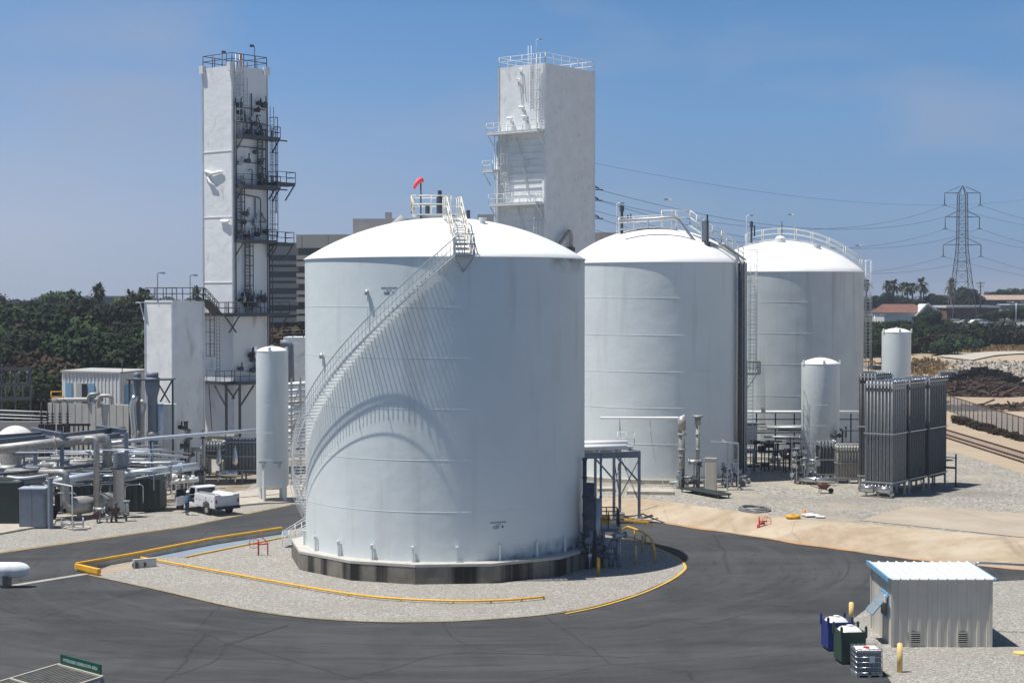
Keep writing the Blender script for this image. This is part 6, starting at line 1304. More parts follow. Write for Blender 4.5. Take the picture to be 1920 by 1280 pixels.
# horizontal receiver
a, b = W(138, 948, 118.5), W(208, 938, 121.5); T = thing('receiver_drum', 'fat horizontal tan grey receiver drum low in the left plant', 'drum', (a.x, a.y, 0)); g = MB(); d_ = (b - a).normalized(); g.tube([a - d_ * .5, a - d_ * .35, a, b, b + d_ * .35, b + d_ * .5], [.25, .5, .66, .66, .5, .25], 20); g.build('shell', 'pipe', T)
for t in (.15, .85): q = a.lerp(b, t); MB().bar((q.x, q.y, 0), (q.x, q.y, q.z - .3), .3).build('saddle', 'conc', T)
# dark green container boxes
for k, (px, d, w, py) in enumerate(((100, 122, 4.3, 905), (188, 123, 4.4, 898))):
    x = XX(px, d); z = W(0, py, d).z; T = thing('dark_enclosure', ['long dark green louvred enclosure behind the tan receiver drum, left one', 'dark green louvred enclosure whose end is next to the tan pads'][k], 'enclosure', (x + w / 2, d + 1, 0)); MB().bx(x, x + w, d, d + 2.4, .1, z).build('case', 'dgreen', T); g = MB()
    for j in range(9): g.bar((x + .2 + j * w / 9, d - .02, .3), (x + .2 + j * w / 9, d - .02, z - .2), .04, .05)
    g.build('louvre', 'dark', T)
# blue cabinet and black box
p = G(36, 991); x0, D = p.x, p.y; w = 49 / F * D; h = W(0, 917, D).z; T = thing('electrical_cabinet', 'large blue grey electrical cabinet by the left road', 'cabinet', (x0 + w / 2, D + .5, 0), 0)
MB().bx(x0, x0 + w, D, D + 1.3, .08, h).build('case', 'blue', T); MB().bx(x0 - .04, x0 + w + .04, D - .05, D + 1.35, h, h + .08).build('lid', 'bpipe', T); g = MB(); g.bx(x0 + .1, x0 + w / 2 - .03, D - .02, D - .001, .2, h - .15); g.bx(x0 + w / 2 + .03, x0 + w - .1, D - .02, D - .001, .2, h - .15); g.build('door', 'blue', T)
p = G(-30, 985); single('black_enclosure', MB().bx(p.x, XX(31, p.y), p.y, p.y + 3, .1, W(0, 905, p.y).z), 'dgreen', 'black boxy enclosure at the left edge beside the blue grey cabinet', 'enclosure')
for k, (x0, x1, y0, y1, lab) in enumerate(((-60, 102, 999, 975, 'dark stained concrete pad under the blue grey cabinet'), (92, 235, 978, 958, 'narrow concrete plinth below the receiver drum'), (170, 340, 952, 940, 'long tan concrete pad edge left of the truck'), (440, 560, 950, 934, 'concrete pad under the white vessel on legs'))):
    a, b, c_, d_ = G(x0, y0 + (0 if k else 14)), G(x1, y0 - (x1 - x0) * .09), G(x1 + 10, y1 - 25), G(x0, y1 - 10)
    single('concrete_pad', MB().prism([a, b, c_, d_], 0.006, .14), 'conc', lab, 'pad', base=(a.x, a.y, 0))
pipe('white goal-shaped pipe frame standing by the road in the left plant', [V(XX(133, 113), 113, 0), V(XX(133, 113), 113, W(0, 911, 113).z), V(XX(95, 114), 114, W(0, 904, 114).z)], .05, 'whrail', .1)
pipe('blue grey square column left of the goal-shaped pipe frame', [V(XX(92, 114), 114, 0), V(XX(92, 114), 114, W(0, 896, 114).z)], .2, 'blue', cat='post', n=4, name='post')
pipe('fat blue grey pipe bundle lying above the electrical cabinet', [W(-10, 912, 117), W(30, 905, 117), W(85, 897, 118)], .22, 'blue')
pipe('thin pale pipe above the electrical cabinet', [W(-10, 890, 118), W(40, 897, 117), W(90, 890, 118)], .1, 'wpipe')
cluster('valve_station', 'low dark pump with orange skid at the foot of the tall hooked pipe', XX(208, 117.5), 117.5, 0, 2.0, 1.0, 9, 31, ('dark', 'rust', 'steel', 'dark'), cat='pump')
cluster('valve_station', 'dark valves and gauges behind the left end of the truck', XX(312, 133), 133, 0, 3.0, 2.4, 16, 33, ('dark', 'steel', 'pipe', 'wpipe'), 3)
cluster('valve_station', 'crowd of dark pipes at the foot of the short cold box', XX(345, 137.4), 137.4, 0, 3.0, 6.0, 20, 35, ('dark', 'dark', 'steel', 'pipe'), 2)
# things between the vessel on legs and tank 1
T = thing('cooling_unit', 'white boxy unit behind the white vessel on legs', 'unit', (XX(560, 165), 165, 0)); z = W(0, 632, 165).z; MB().bx(XX(531, 165), XX(590, 165), 165, 169, 0, z).build('case', 'white2', T); g = MB(); x = XX(543, 163.5); g.tube(bend([(x - .9, 163.5, z - .6), (x, 163.5, z - .6), (x + .1, 163.5, z - 5)], .5), .38, 12); g.build('duct', 'blue', T)
g = MB(); rail(g, [V(XX(530, 165), 164.6, z), V(XX(590, 165), 164.6, z)], .7, 1.2, .05); g.build('roof_railing', 'dark', T)
for k in range(12):
    py = 722 + k * 11; d = 142 + (k % 4); m = ['roofw', 'bpipe', 'steel', 'pipe'][k % 4]
    pipe('one of the stacked pipes seen between the white vessel and the front tank', [W(536, py, d), W(590, py - 4, d + 1)], [.22, .12, .1, .16][k % 4], m, group='stacked pipes beside the front tank', n=8)
g = MB()
for px in (546, 563): 
    for d in (141, 146): x = XX(px, d); g.bar((x, d, 0), (x, d, 9), .16)
for z in (2.5, 4.5, 6.5, 8.6): g.bar((XX(540, 141), 141, z), (XX(580, 141), 141, z), .14); g.bar((XX(546, 141), 141, z - 2), (XX(563, 141), 141, z), .08)
single('pipe_support', g, 'steel', 'grey pipe frame between the white vessel on legs and the front tank', 'frame')
# ================================================================ OFFICE BUILDING FAR LEFT OF CENTRE
T = thing('office_building', 'tan office block with dark window bands behind the front tank', 'building', (-39.4, 300, 0))
c0 = V(XX(556, 300), 300, 0); e1 = V(.77, -.64, 0); e2 = V(.64, .77, 0); ztop = W(0, 440, 300).z; Lm = 62
Q = lambda a, b, z=0: c0 + e1 * a + e2 * b + V(0, 0, z)
# main wing recedes to the right-front; keep it behind the tanks
e1 = V(.985, -.17, 0); e2 = V(.17, .985, 0); slope = 0
MB().prism([Q(.3, .3), Q(Lm - .3, .3), Q(Lm - .3, 20), Q(.3, 20)], 0, ztop - .5).build('window_band', 'glass', T)
bands = [(440, 465), (478.5, 486.5), (490.5, 499.5), (512, 519), (523.5, 532), (545, 552), (557, 566), (580, 588), (592, 602), (616, 624)]
g = MB()
for y0, y1 in bands: g.prism([Q(0, 0), Q(Lm, 0), Q(Lm, 20.3), Q(0, 20.3)], W(0, y1, 300).z, W(0, y0, 300).z)
g.build('wall', 'tan', T)
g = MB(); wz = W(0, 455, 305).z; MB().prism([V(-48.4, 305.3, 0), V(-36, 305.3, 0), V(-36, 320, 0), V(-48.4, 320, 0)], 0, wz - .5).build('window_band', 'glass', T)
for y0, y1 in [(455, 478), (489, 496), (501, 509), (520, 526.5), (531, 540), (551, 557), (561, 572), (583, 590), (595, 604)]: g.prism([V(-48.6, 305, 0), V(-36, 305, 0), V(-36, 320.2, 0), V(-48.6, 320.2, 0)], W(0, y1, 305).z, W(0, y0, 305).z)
g.build('side_wing', 'greyd', T)  # wing wall coloured darker to stand in for its shaded face
g = MB()
for k in range(12): q = Q(1 + k * 5, -.02); g.bar((q.x, q.y, W(0, 465, 300).z + .05), (q.x, q.y, ztop - .05), .12, .05)
g.build('panel_joint', 'grey', T)
xq = XX(662, 303); xe = XX(780, 303); z0, z1 = ztop - .3, W(0, 410, 303).z; MB().bx(xq, xe, 303, 315, z0, z1).build('roof_penthouse', 'grey', T)
g = MB(); p = W(727, 408, 302.5); g.bx(p.x - .6, p.x + .6, 304, 305, z1, z1 + 1.2); g.bx(XX(895, 296), XX(925, 296), 298, 303, ztop, W(0, 402, 298).z); g.tube([W(745, 412, 299) + V(-1, 0, -2), W(760, 402, 299) + V(0, 0, -1)], 1.2, 12); g.build('roof_plant', 'grey', T)
# ================================================================ TREES
def leaf_quads(N, blobs, size, rs, flat=.0):
    """leaf clumps scattered in the volume of several blobs"""
    r0 = np.random.default_rng(rs); w = np.array([b[3] ** 2 for b in blobs], float); w /= w.sum(); idx = r0.choice(len(blobs), N, p=w); B = np.array(blobs)
    d = r0.normal(size=(N, 3)); d /= np.linalg.norm(d, axis=1)[:, None]; rad = r0.uniform(.55, 1.0, N) ** .6
    lump = 1 + .16 * np.sin(d[:, 0] * 7 + idx) * np.sin(d[:, 1] * 6 + 2 * idx) + .1 * np.sin(d[:, 2] * 11)
    c = B[idx, :3] + d * (B[idx, 3] * rad * lump)[:, None] * np.array([1, 1, .85])
    n = d * 1.1 + r0.normal(size=(N, 3)) * .42 + np.array([0, 0, .2]); n /= np.linalg.norm(n, axis=1)[:, None]
    a = np.cross(n, r0.normal(size=(N, 3))); a /= np.linalg.norm(a, axis=1)[:, None]; b = np.cross(n, a); s = size * r0.uniform(.5, 1.3, N)
    v = np.stack([c - a * s[:, None], c - b * s[:, None] * .6, c + a * s[:, None], c + b * s[:, None] * .6], 1).reshape(-1, 3)
    return v
def quad_mesh(name, v, m):
    n = len(v) // 4; me = bpy.data.meshes.new(name); me.vertices.add(len(v)); me.vertices.foreach_set('co', v.astype('f').ravel()); me.loops.add(n * 4); me.loops.foreach_set('vertex_index', np.arange(n * 4, dtype='i')); me.polygons.add(n); me.polygons.foreach_set('loop_start', np.arange(0, n * 4, 4, dtype='i'))
    me.update(calc_edges=True); me.validate(); me.materials.append(M[m]); return me
def make_tree(kind, m, h, wd, seed, N=4200, size=.31, trunk=True, name='broadleaf_tree'):
    r0 = random.Random(seed); T = thing(name, kind, 'tree', (0, -900, 0), world=False); nb = 9; blobs = []
    for k in range(nb):
        a = k * 2.4 + r0.uniform(-.4, .4); rr = wd * .5 * r0.uniform(.25, .75); z = h * r0.uniform(.42, .82); blobs.append((rr * math.cos(a), rr * math.sin(a), z, wd * r0.uniform(.17, .28)))
    blobs.append((0, 0, h * .82, wd * .2)); blobs.append((0, 0, h * .55, wd * .3))
    me = quad_mesh('crown', leaf_quads(N, blobs, size, seed), m); o = bpy.data.objects.new('crown', me); sc.collection.objects.link(o); o.parent = T
    g = MB(); g.tube([(0, 0, -.5), (.1, 0, h * .3), (0, .1, h * .6)], [wd * .035 + .1, wd * .025 + .08, .08], 8)
    for b in blobs[:6]: g.tube([(.05, 0, h * .3), (b[0] * .6, b[1] * .6, b[2] * .8), b[:3]], [.16, .1, .04], 5)
    g.build('trunk', 'bark', T); return T
TR = [make_tree('t', 'leafd', 9, 8, 1), make_tree('t', 'leafd', 11, 8.5, 2), make_tree('t', 'leafm', 9, 8, 3), make_tree('t', 'leafm', 8, 9, 4), make_tree('t', 'leafy', 7, 6.5, 5), make_tree('t', 'leafb', 8, 7, 6)]
TRH = [9, 11, 9, 8, 7, 8]
def put_tree(k, x, y, s, label, group):
    T = copy_tree(TR[k], loc=(x, y, H(x, y)), rz=random.uniform(0, 6), label=label, scale=(s, s, s * random.uniform(.9, 1.1))); T['group'] = group; return T
KL = ['dense dark green tree in the wood left of the plant', 'tall dark green tree in the wood left of the plant', 'mid green bushy tree in the wood left of the plant', 'broad mid green tree in the wood left of the plant', 'yellow green tree in the wood left of the plant', 'brownish tree in the wood left of the plant']
random.seed(11)
rows = [(196, 16), (206, 20), (220, 30), (238, 30), (260, 28), (285, 28), (315, 26), (350, 24)]
for D, tn in rows:
    pxs = -30
    while pxs < (620 if D < 215 else 330):
        y = D + random.uniform(-5, 5); x = XX(pxs, y); limit = (16 + (y / F) * (8 + random.uniform(-9, 7) if D > 300 else -6 if D < 240 else 2)) 
        k = random.choices(range(6), [5, 4, 3, 3, 1, 3 if pxs < 90 else .3])[0]
        if 330 < pxs: k = 5 if 500 < pxs and random.random() < .4 else 0
        hmax = limit - H(x, y) - (0 if D > 215 else random.uniform(3.0, 5.5)); s = min(hmax / TRH[k], 1.35) * random.uniform(.66, 1.04)
        if s > .35: put_tree(k, x, y, s, KL[k], 'trees of the wood left of the plant')
        pxs += tn * random.uniform(.75, 1.3) * (220 / D) ** .5 + 8
for k_, (px, D, h, k) in enumerate(((520, 190, 13, 5), (545, 186, 13.5, 5), (562, 189, 12, 5), (512, 182, 9.5, 0), (535, 180, 9, 0), (556, 181, 9, 2))):
    put_tree(k, XX(px, D), D, h / TRH[k], ['bare brownish tree before the office block', 'dark green tree below the bare ones before the office block'][k != 5], 'trees before the office block')
# palms
def make_palm(h, seed, cr=1.9):
    r0 = random.Random(seed); T = thing('palm_tree', 'p', 'palm tree', (0, -900, 0), world=False); MB().tube([(0, 0, -.5), (.15, 0, h * .5), (0, 0, h)], [.3, .24, .2], 8).build('trunk', 'bark', T); v = []
    for k in range(70):
        a = r0.uniform(0, 6.28); el = r0.uniform(-1.1, 1.3); L = cr * r0.uniform(.8, 1.15); d = V(math.cos(a) * math.cos(el), math.sin(a) * math.cos(el), math.sin(el)); s_ = V(-d.y, d.x, 0).normalized() * .16; p0 = V(0, 0, h); p1 = p0 + d * L * .55; p2 = p0 + d * L - V(0, 0, L * .3)
        w2 = s_ * 2.2; v += [p0 - s_ * .5, p0 + s_ * .5, p1 + w2, p1 - w2, p1 - w2, p1 + w2, p2 + s_ * .6, p2 - s_ * .6]
    me = quad_mesh('crown', np.array([tuple(q) for q in v]), 'palm'); o = bpy.data.objects.new('crown', me); sc.collection.objects.link(o); o.parent = T; return T
PM = [make_palm(11, 1, 2.2), make_palm(9, 2, 2.6)]
palms = [(186, 537, 340), (182, 545, 330), (266, 546, 320), (245, 553, 330), (276, 548, 345), (370, 548, 330), (1664, 530, 560), (1676, 531, 560), (1692, 533, 570), (1701, 535, 565), (1711, 534, 560), (1727, 528, 540), (1731, 536, 545), (1783, 530, 500), (1786, 545, 505), (134, 552, 350), (1624, 528, 540)]
for i, (px, py, D) in enumerate(palms):
    x = XX(px, D); zt_ = W(0, py, D).z; z0 = H(x, D); h = 11 if i % 2 == 0 else 9; s = max(.3, (zt_ - z0 - .6) / h)
    T = copy_tree(PM[i % 2], loc=(x, D, z0), rz=random.uniform(0, 6), label='palm tree on the far skyline left of the tanks' if px < 500 else 'palm tree on the far skyline right of the tanks'); T['group'] = 'palms on the left skyline' if px < 500 else 'palms on the right skyline'
    T.scale = (max(.8, D / 500), max(.8, D / 500), s)
# right background trees
RL = ['dark green tree among the far plots on the right', 'tall dark tree among the far plots on the right', 'mid green tree among the far plots on the right', 'broad mid green tree among the far plots on the right', 'yellow green tree among the far plots on the right', 'brownish tree among the far plots on the right']
rt_ = [(1640, 605, 330, 0), (1660, 600, 345, 0), (1684, 598, 360, 0), (1705, 600, 380, 1), (1740, 575, 385, 1), (1752, 580, 380, 0), (1728, 586, 380, 0), (1640, 600, 300, 2), (1635, 622, 285, 2), (1655, 618, 290, 0), (1645, 552, 540, 0), (1662, 545, 530, 0), (1680, 552, 540, 2), (1700, 556, 535, 0), (1720, 560, 530, 0), (1748, 548, 545, 0), (1762, 555, 540, 0), (1772, 552, 545, 2),
       (1805, 535, 520, 0), (1815, 540, 525, 0), (1796, 545, 515, 2), (1826, 548, 520, 0), (1875, 540, 640, 0), (1890, 543, 650, 2), (1905, 538, 640, 0), (1918, 540, 640, 2), (1860, 545, 640, 0), (1850, 585, 460, 0), (1866, 580, 455, 0), (1884, 578, 450, 1), (1900, 575, 445, 0), (1915, 572, 440, 0), (1840, 588, 462, 2), (1775, 597, 400, 2), (1790, 603, 395, 0), (1700, 604, 330, 2), (1620, 600, 310, 0), (1630, 560, 560, 0), (1672, 606, 318, 1), (1692, 612, 312, 2), (1712, 610, 316, 0), (1730, 604, 330, 1), (1745, 612, 322, 2), (1758, 606, 335, 0), (1700, 600, 345, 0), (1722, 598, 355, 1), (1772, 612, 330, 0)]
for px, py, D, k in rt_:
    x = XX(px, D); z0 = H(x, D); h = max(1.6, W(0, py, D).z - z0); s = h / TRH[k]
    T = put_tree(k, x, D, s, RL[k], 'trees among the far plots on the right'); T.scale = (max(s, .55), max(s, .55), s)
# scrub on the slope
random.seed(5)
BU = [make_tree('b', 'leafd', 3.2, 5.5, 11, 900, .3, name='bush'), make_tree('b', 'leafm', 3, 5.5, 12, 900, .3, name='bush'), make_tree('b', 'leafb', 2.6, 5, 13, 800, .3, name='bush')]
def put_bush(k, x, y, s, label, group): T = copy_tree(BU[k], loc=(x, y, H(x, y) - .3), rz=random.uniform(0, 6), label=label, scale=(s, s, s * random.uniform(.8, 1.1))); T['category'] = 'bush'; T['group'] = group
for k in range(46):
    px = random.uniform(1625, 1830); py = random.uniform(618, 668) - max(0, px - 1780) * .5; D = 332 - (py - 618) / 50 * 30; x = XX(px, D)
    put_bush(random.choices([0, 1, 2], [4, 5, 3])[0], x, D, random.uniform(.8, 1.25), 'green bush on the slope behind the finned banks', 'bushes on the slope')
for k in range(24):
    px = random.uniform(1818, 1935); D = random.uniform(330, 350); put_bush(random.choice([0, 0, 2]), XX(px, D), D, random.uniform(1, 1.5), 'grey green bush below the far road wall', 'bushes below the far road wall')
for k in range(46):
    px = 1790 + 130 * random.random(); py_ = 787 + (px - 1780) * .28; p = G(px, py_, 1.0); put_bush(2, p.x, p.y, random.uniform(.15, .42), 'low dry brown bush at the fence foot', 'dry bushes at the fence foot')
for t in TR + BU + PM:
    for ch in list(t.children): bpy.data.objects.remove(ch)
    bpy.data.objects.remove(t)
# dry grass tufts
r0 = np.random.default_rng(4); v = []
for k in range(2600):
    px = r0.normal(1733, 17) if k % 2 else r0.uniform(1790, 1930); D = 284 + r0.normal() * 3.5 if k % 2 else r0.uniform(312, 325); x = XX(px, D); z = H(x, D); h = r0.uniform(.2, 1.0) if k % 2 else r0.uniform(.3, .9); a = r0.uniform(0, 3.14); dx, dy = .25 * math.cos(a), .25 * math.sin(a)
    v += [(x - dx, D - dy, z - .1), (x + dx, D + dy, z - .1), (x + dx * .5 + r0.normal() * .2, D, z + h), (x - dx * .5 + r0.normal() * .2, D, z + h)]
me = quad_mesh('dry_grass', np.array(v), 'dry'); o = bpy.data.objects.new('dry_grass', me); sc.collection.objects.link(o); tag(o, 'tawny dry grass on the sandy slope', 'grass', kind='stuff')
# ================================================================ RIGHT BACKGROUND
# railway
T = thing('railway_track', 'single railway track curving off behind the yard on the right', 'railway', (G(1850, 835, 1).x, G(1850, 835, 1).y, 1.0))
for k, (a, b) in enumerate((((1700, 785), (1990, 872)), ((1700, 793), (1990, 884)))):
    p, q = G(*a, 1.1), G(*b, 1.1); MB().bar(p + V(0, 0, .1), q + V(0, 0, .12), .08, .18).build('rail', 'rust', T)
g = MB(); p0, p1, q0, q1 = G(1700, 785, 1.1), G(1990, 872, 1.1), G(1700, 793, 1.1), G(1990, 884, 1.1); n = 70
for k in range(n): a, b = p0.lerp(p1, k / n), q0.lerp(q1, k / n); dd_ = (b - a) * .3; g.bar(a - dd_, b + dd_, .22, .06)
g.build('sleepers', 'sleeper', T)
# chain fence with rusty top
T = thing('boundary_fence', 'grey mesh fence with rusty posts along the railway', 'fence', (G(1850, 795, 1).x, G(1850, 795, 1).y, 1.0))
fp = [G(1700, 745, .98), G(1782, 772, .98), G(1850, 797, .98), G(1920, 820, .98), G(2010, 850, .98)]; g = MB(); pn = MB()
for a, b in zip(fp, fp[1:]):
    n = max(2, round((b - a).length / 2.6))
    for i in range(n): q = a.lerp(b, i / n); g.tube([q, q + V(0, 0, 2.15)], .06, 6)
    g.tube([a + V(0, 0, 2.12), b + V(0, 0, 2.12)], .05, 6); 
    m_ = 26
    for i in range(m_ * 3):
        t = i / (m_ * 3); q = a.lerp(b, t); d_ = (b - a) / (m_ * 1.2); pn.bar(q + V(0, 0, .05), q + V(0, 0, 2.1), .03, .012)
    for z in np.arange(.2, 2.1, .3): pn.bar(a + V(0, 0, z), b + V(0, 0, z), .02, .03)
g.build('post', 'rust', T); pn.build('mesh_panel', 'steel', T)
def sticks(name, label, cx, cy, w, d, h, n, L, r, m, seed, hz=None):
    r0 = random.Random(seed); g = MB()
    for k in range(n):
        t, s_ = r0.gauss(0, .42), r0.gauss(0, .4); t = max(-1, min(1, t)); s_ = max(-1, min(1, s_)); x, y = cx + t * w / 2, cy + s_ * d / 2; z0 = H(x, y); top = h * (1 - abs(t) ** 1.8) * (1 - abs(s_) ** 2) ; z = z0 + r0.uniform(.1, max(.25, top)); a = r0.gauss(.0, .5); e = r0.gauss(0, .18); ll = L * r0.uniform(.35, 1) / 2
        dv = V(math.cos(a) * math.cos(e), math.sin(a) * math.cos(e), math.sin(e)); c_ = V(x, y, max(z, z0 + .2 + abs(dv.z) * ll)); rr = r * r0.uniform(.5, 1.3); g.bar(c_ - dv * ll, c_ + dv * ll, rr, rr)
    o = single(name, g, m, label, 'timber pile'); o['kind'] = 'stuff'; return o
sticks('timber_pile', 'tangled heap of old brown timbers on the sandy ground', XX(1835, 252), 250, 14, 7, 2.6, 520, 4.2, .26, 'log', 1)
sticks('timber_pile', 'heap of blackened old sleepers behind the brown timbers', XX(1832, 264), 261, 17, 5, 3.4, 620, 2.6, .42, 'tie', 2)
sticks('timber_scraps', 'dark flat planks lying along the fence top line', XX(1835, 222), 221, 15, 2.5, .7, 90, 3.4, .3, 'log', 3)
r0 = random.Random(9); g = MB()
for k in range(1100):
    px = r0.uniform(1768, 1925); D = r0.uniform(268, 292); x = XX(px, D); s_ = r0.uniform(.25, 1.0); z = H(x, D) + s_ * .2
    c_ = V(x, D, z); vs_ = [c_ + V(r0.uniform(-1, 1), r0.uniform(-1, 1), r0.uniform(-.6, .9)) * s_ * .5 for _ in range(5)]
    g.add(vs_, [(0, 1, 2), (0, 2, 3), (0, 3, 1), (1, 2, 4), (2, 3, 4), (3, 1, 4)])
o = single('rubble_heap', g, 'stone', 'heap of pale broken concrete behind the timber piles', 'rubble'); o['kind'] = 'stuff'
c_ = W(1779, 680, 262); T = thing('dump_bin', 'small green grey machine standing beside the timber piles', 'machine', (c_.x, 262, H(c_.x, 262))); g = MB(); z = H(c_.x, 262); g.bx(c_.x - 1.5, c_.x + 1.5, 261.4, 263, z + 1.6, z + 2.8); g.build('body', 'greyd', T); g = MB(); g.bar((c_.x + 1, 261.5, z + 3), (c_.x + 2.2, 261, z), .35); g.build('chute', 'tan', T); g = MB()
for x in (-1.2, 1.0): g.bar((c_.x + x, 262, z), (c_.x + x, 262, z + 1.7), .3)
g.build('leg', 'rust', T)
# sandy road up the slope
def dr_ribbon(name, pts, w, m, off=.05):
    mb = MB(); P_ = smooth_line([V(p[0], p[1], 0) for p in pts], 10); vs_ = []
    for i, p in enumerate(P_):
        d = (P_[min(i + 1, len(P_) - 1)] - P_[max(i - 1, 0)]).normalized(); n_ = V(-d.y, d.x, 0) * w / 2
        for s_ in (-1, -.3, .3, 1): q = p + n_ * s_; vs_.append((q.x, q.y, H(q.x, q.y) + off))
    mb.add(vs_, [(4 * i + j, 4 * i + j + 1, 4 * i + j + 5, 4 * i + j + 4) for i in range(len(P_) - 1) for j in range(3)], True); return struct(name, mb, m)
dr_ribbon('dirt_road', [(XX(1790, 296), 296), (XX(1850, 304), 304), (XX(1930, 310), 310), (130, 318)], 7, 'road', .15)
# far road wall
g = MB(); a, b = V(XX(1812, 400), 400, 0), V(XX(1990, 372), 372, 0); n = 10
for k in range(n):
    p, q = a.lerp(b, k / n), a.lerp(b, (k + 1) / n); zp_, zq = W(0, 616 - 19 * k / n, p.y).z, W(0, 616 - 19 * (k + 1) / n, q.y).z; g.bar(V(p.x, p.y, zp_ - .5), V(q.x, q.y, zq - .5), .4, 1.2)
    g.bar(V(p.x, p.y, zp_ - 3), V(q.x, q.y, zq - 3), .3, 4)
single('road_wall', g, 'pconc', 'long pale wall of the far road climbing to the right', 'wall')
# buildings
def gable(label, px0, px1, D, zb, zeave, zridge, dep, mw, mr, mass=None):
    x0, x1 = XX(px0, D), XX(px1, D); T = thing('house', label, 'house', ((x0 + x1) / 2, D, zb)); MB().bx(x0 + .4, x1 - .4, D, D + dep, zb, zeave).build('wall', mw, T)
    g = MB(); y0, y1, ym = D - .6, D + dep + .6, D + dep / 2; g.add([(x0, y0, zeave), (x1, y0, zeave), (x1 - 1.5, ym, zridge), (x0 + 1.5, ym, zridge), (x0, y1, zeave), (x1, y1, zeave)], [(0, 1, 2, 3), (5, 4, 3, 2), (1, 5, 2), (4, 0, 3), (1, 0, 4, 5)]); g.build('roof', mr, T); return T
z = H(XX(1700, 430), 430)
T = gable('low house with a terracotta roof behind the trees on the right', 1655, 1738, 430, z - 1, W(0, 586, 430).z, W(0, 570, 437).z, 14, 'wwall', 'tile')
x = XX(1737, 429); T2_ = thing('white_gable_house', 'white gabled house end right of the terracotta roof', 'house', (x, 428, z - 1)); g = MB(); x0, x1 = XX(1720, 428), XX(1757, 428); zg = W(0, 590, 428).z; g.add([(x0, 428, z - 1), (x1, 428, z - 1), (x1, 428, zg + 1), ((x0 + x1) / 2, 428, W(0, 572, 428).z), (x0, 428, zg), (x0, 436, z - 1), (x1, 436, z - 1), (x1, 436, zg + 1), ((x0 + x1) / 2, 436, W(0, 572, 428).z), (x0, 436, zg)], [(0, 1, 2, 3, 4), (9, 8, 7, 6, 5), (1, 6, 7, 2), (5, 0, 4, 9)]); g.build('wall', 'grey', T2_); g = MB(); 
a_, b_2, m_ = V(x0 - .5, 427.5, zg - .4), V(x1 + .5, 427.5, zg + .7), V((x0 + x1) / 2, 427.5, W(0, 571, 428).z + .2); dpt = V(0, 9, 0); g.add([a_, m_, m_ + dpt, a_ + dpt, b_2, b_2 + dpt], [(0, 1, 2, 3), (4, 5, 2, 1)]); g.bar(a_, m_, .3, .5); g.bar(m_, b_2, .3, .5); g.build('roof', 'wwall', T2_)
T = thing('brick_building', 'long low red brown brick building with a white roof edge below the pylon', 'building', (XX(1805, 480), 480, H(XX(1805, 480), 480))); z = H(XX(1805, 480), 480)
MB().bx(XX(1775, 480), XX(1873, 480), 480, 500, z - 2, W(0, 577, 480).z).build('wall', 'brick', T); MB().bx(XX(1773, 480), XX(1875, 480), 479.5, 500.5, W(0, 577, 480).z, W(0, 573, 480).z).build('roof', 'wwall', T)
for k in range(4): xw = XX(1786 + 22 * k, 480); MB().bx(xw - .9, xw + .9, 479.9, 480, z + .2, z + 2.2).build('window', 'glass', T)
T = thing('long_hall', 'long hall with a tan pitched roof on the far right rise', 'building', (XX(1880, 600), 600, H(XX(1880, 600), 600))); z = H(XX(1880, 600), 600)
MB().bx(XX(1842, 600), XX(1990, 600), 600, 620, z - 3, W(0, 562, 600).z).build('wall', 'dark', T); g = MB(); x0, x1 = XX(1840, 600), XX(1990, 600); zl, zh = W(0, 562, 600).z, W(0, 553, 612).z; g.add([(x0, 599, zl), (x1, 599, zl), (x1, 612, zh), (x0 + 2, 612, zh), (x0, 622, zl), (x1, 622, zl)], [(0, 1, 2, 3), (3, 2, 5, 4), (0, 3, 4)]); g.build('roof', 'troof', T)
T = thing('pale_house', 'pale house roof edge peeping out right of the long hall', 'house', (XX(1905, 500), 500, H(XX(1905, 500), 500))); z = H(XX(1905, 500), 500); MB().bx(XX(1895, 500), XX(1950, 500), 500, 512, z - 1, W(0, 572, 500).z).build('wall', 'grey', T); MB().bx(XX(1892, 500), XX(1953, 500), 499.4, 512.6, W(0, 572, 500).z, W(0, 570, 500).z).build('roof', 'wwall', T)
# left skyline walls
for k, (x0, x1, y0, y1, m, D, lab) in enumerate(((113, 145, 559, 590, 'pinkwall', 372, 'pinkish blank wall above the left wood, left one'), (180, 268, 558, 580, 'grey', 378, 'grey brown long wall on the left skyline'), (150, 166, 564, 590, 'pinkwall', 376, 'narrow pinkish wall half hidden by trees on the left skyline'))):
    xa_, xb_ = XX(x0, D), XX(x1, D); z = H(xa_, D); T = thing('skyline_house', lab, 'building', ((xa_ + xb_) / 2, D, z)); MB().bx(xa_, xb_, D, D + 10, z - 1, W(0, y0, D).z).build('wall', m, T); MB().bx(xa_ - .3, xb_ + .3, D - .3, D + 10.3, W(0, y0, D).z, W(0, y0, D).z + .4).build('roof', 'grey', T)
# distant low trees closing the horizon (far-off wood)
r0 = np.random.default_rng(8); bl = []
for k in range(420):
    D = r0.uniform(520, 1500); px = r0.uniform(-100, 2020)
    if 1600 < px and D < 700: D += 300
    x = XX(px, D); h = r0.uniform(3, 6.5) * (1 + (D - 500) / 2500); bl.append((x, D, H(x, D) + h * .35, h * .62))
me = quad_mesh('far_wood', leaf_quads(26000, bl, 1.0, 3), 'leafd'); o = bpy.data.objects.new('far_wood', me); sc.collection.objects.link(o); tag(o, 'far wooded skyline behind everything', 'trees', kind='stuff')
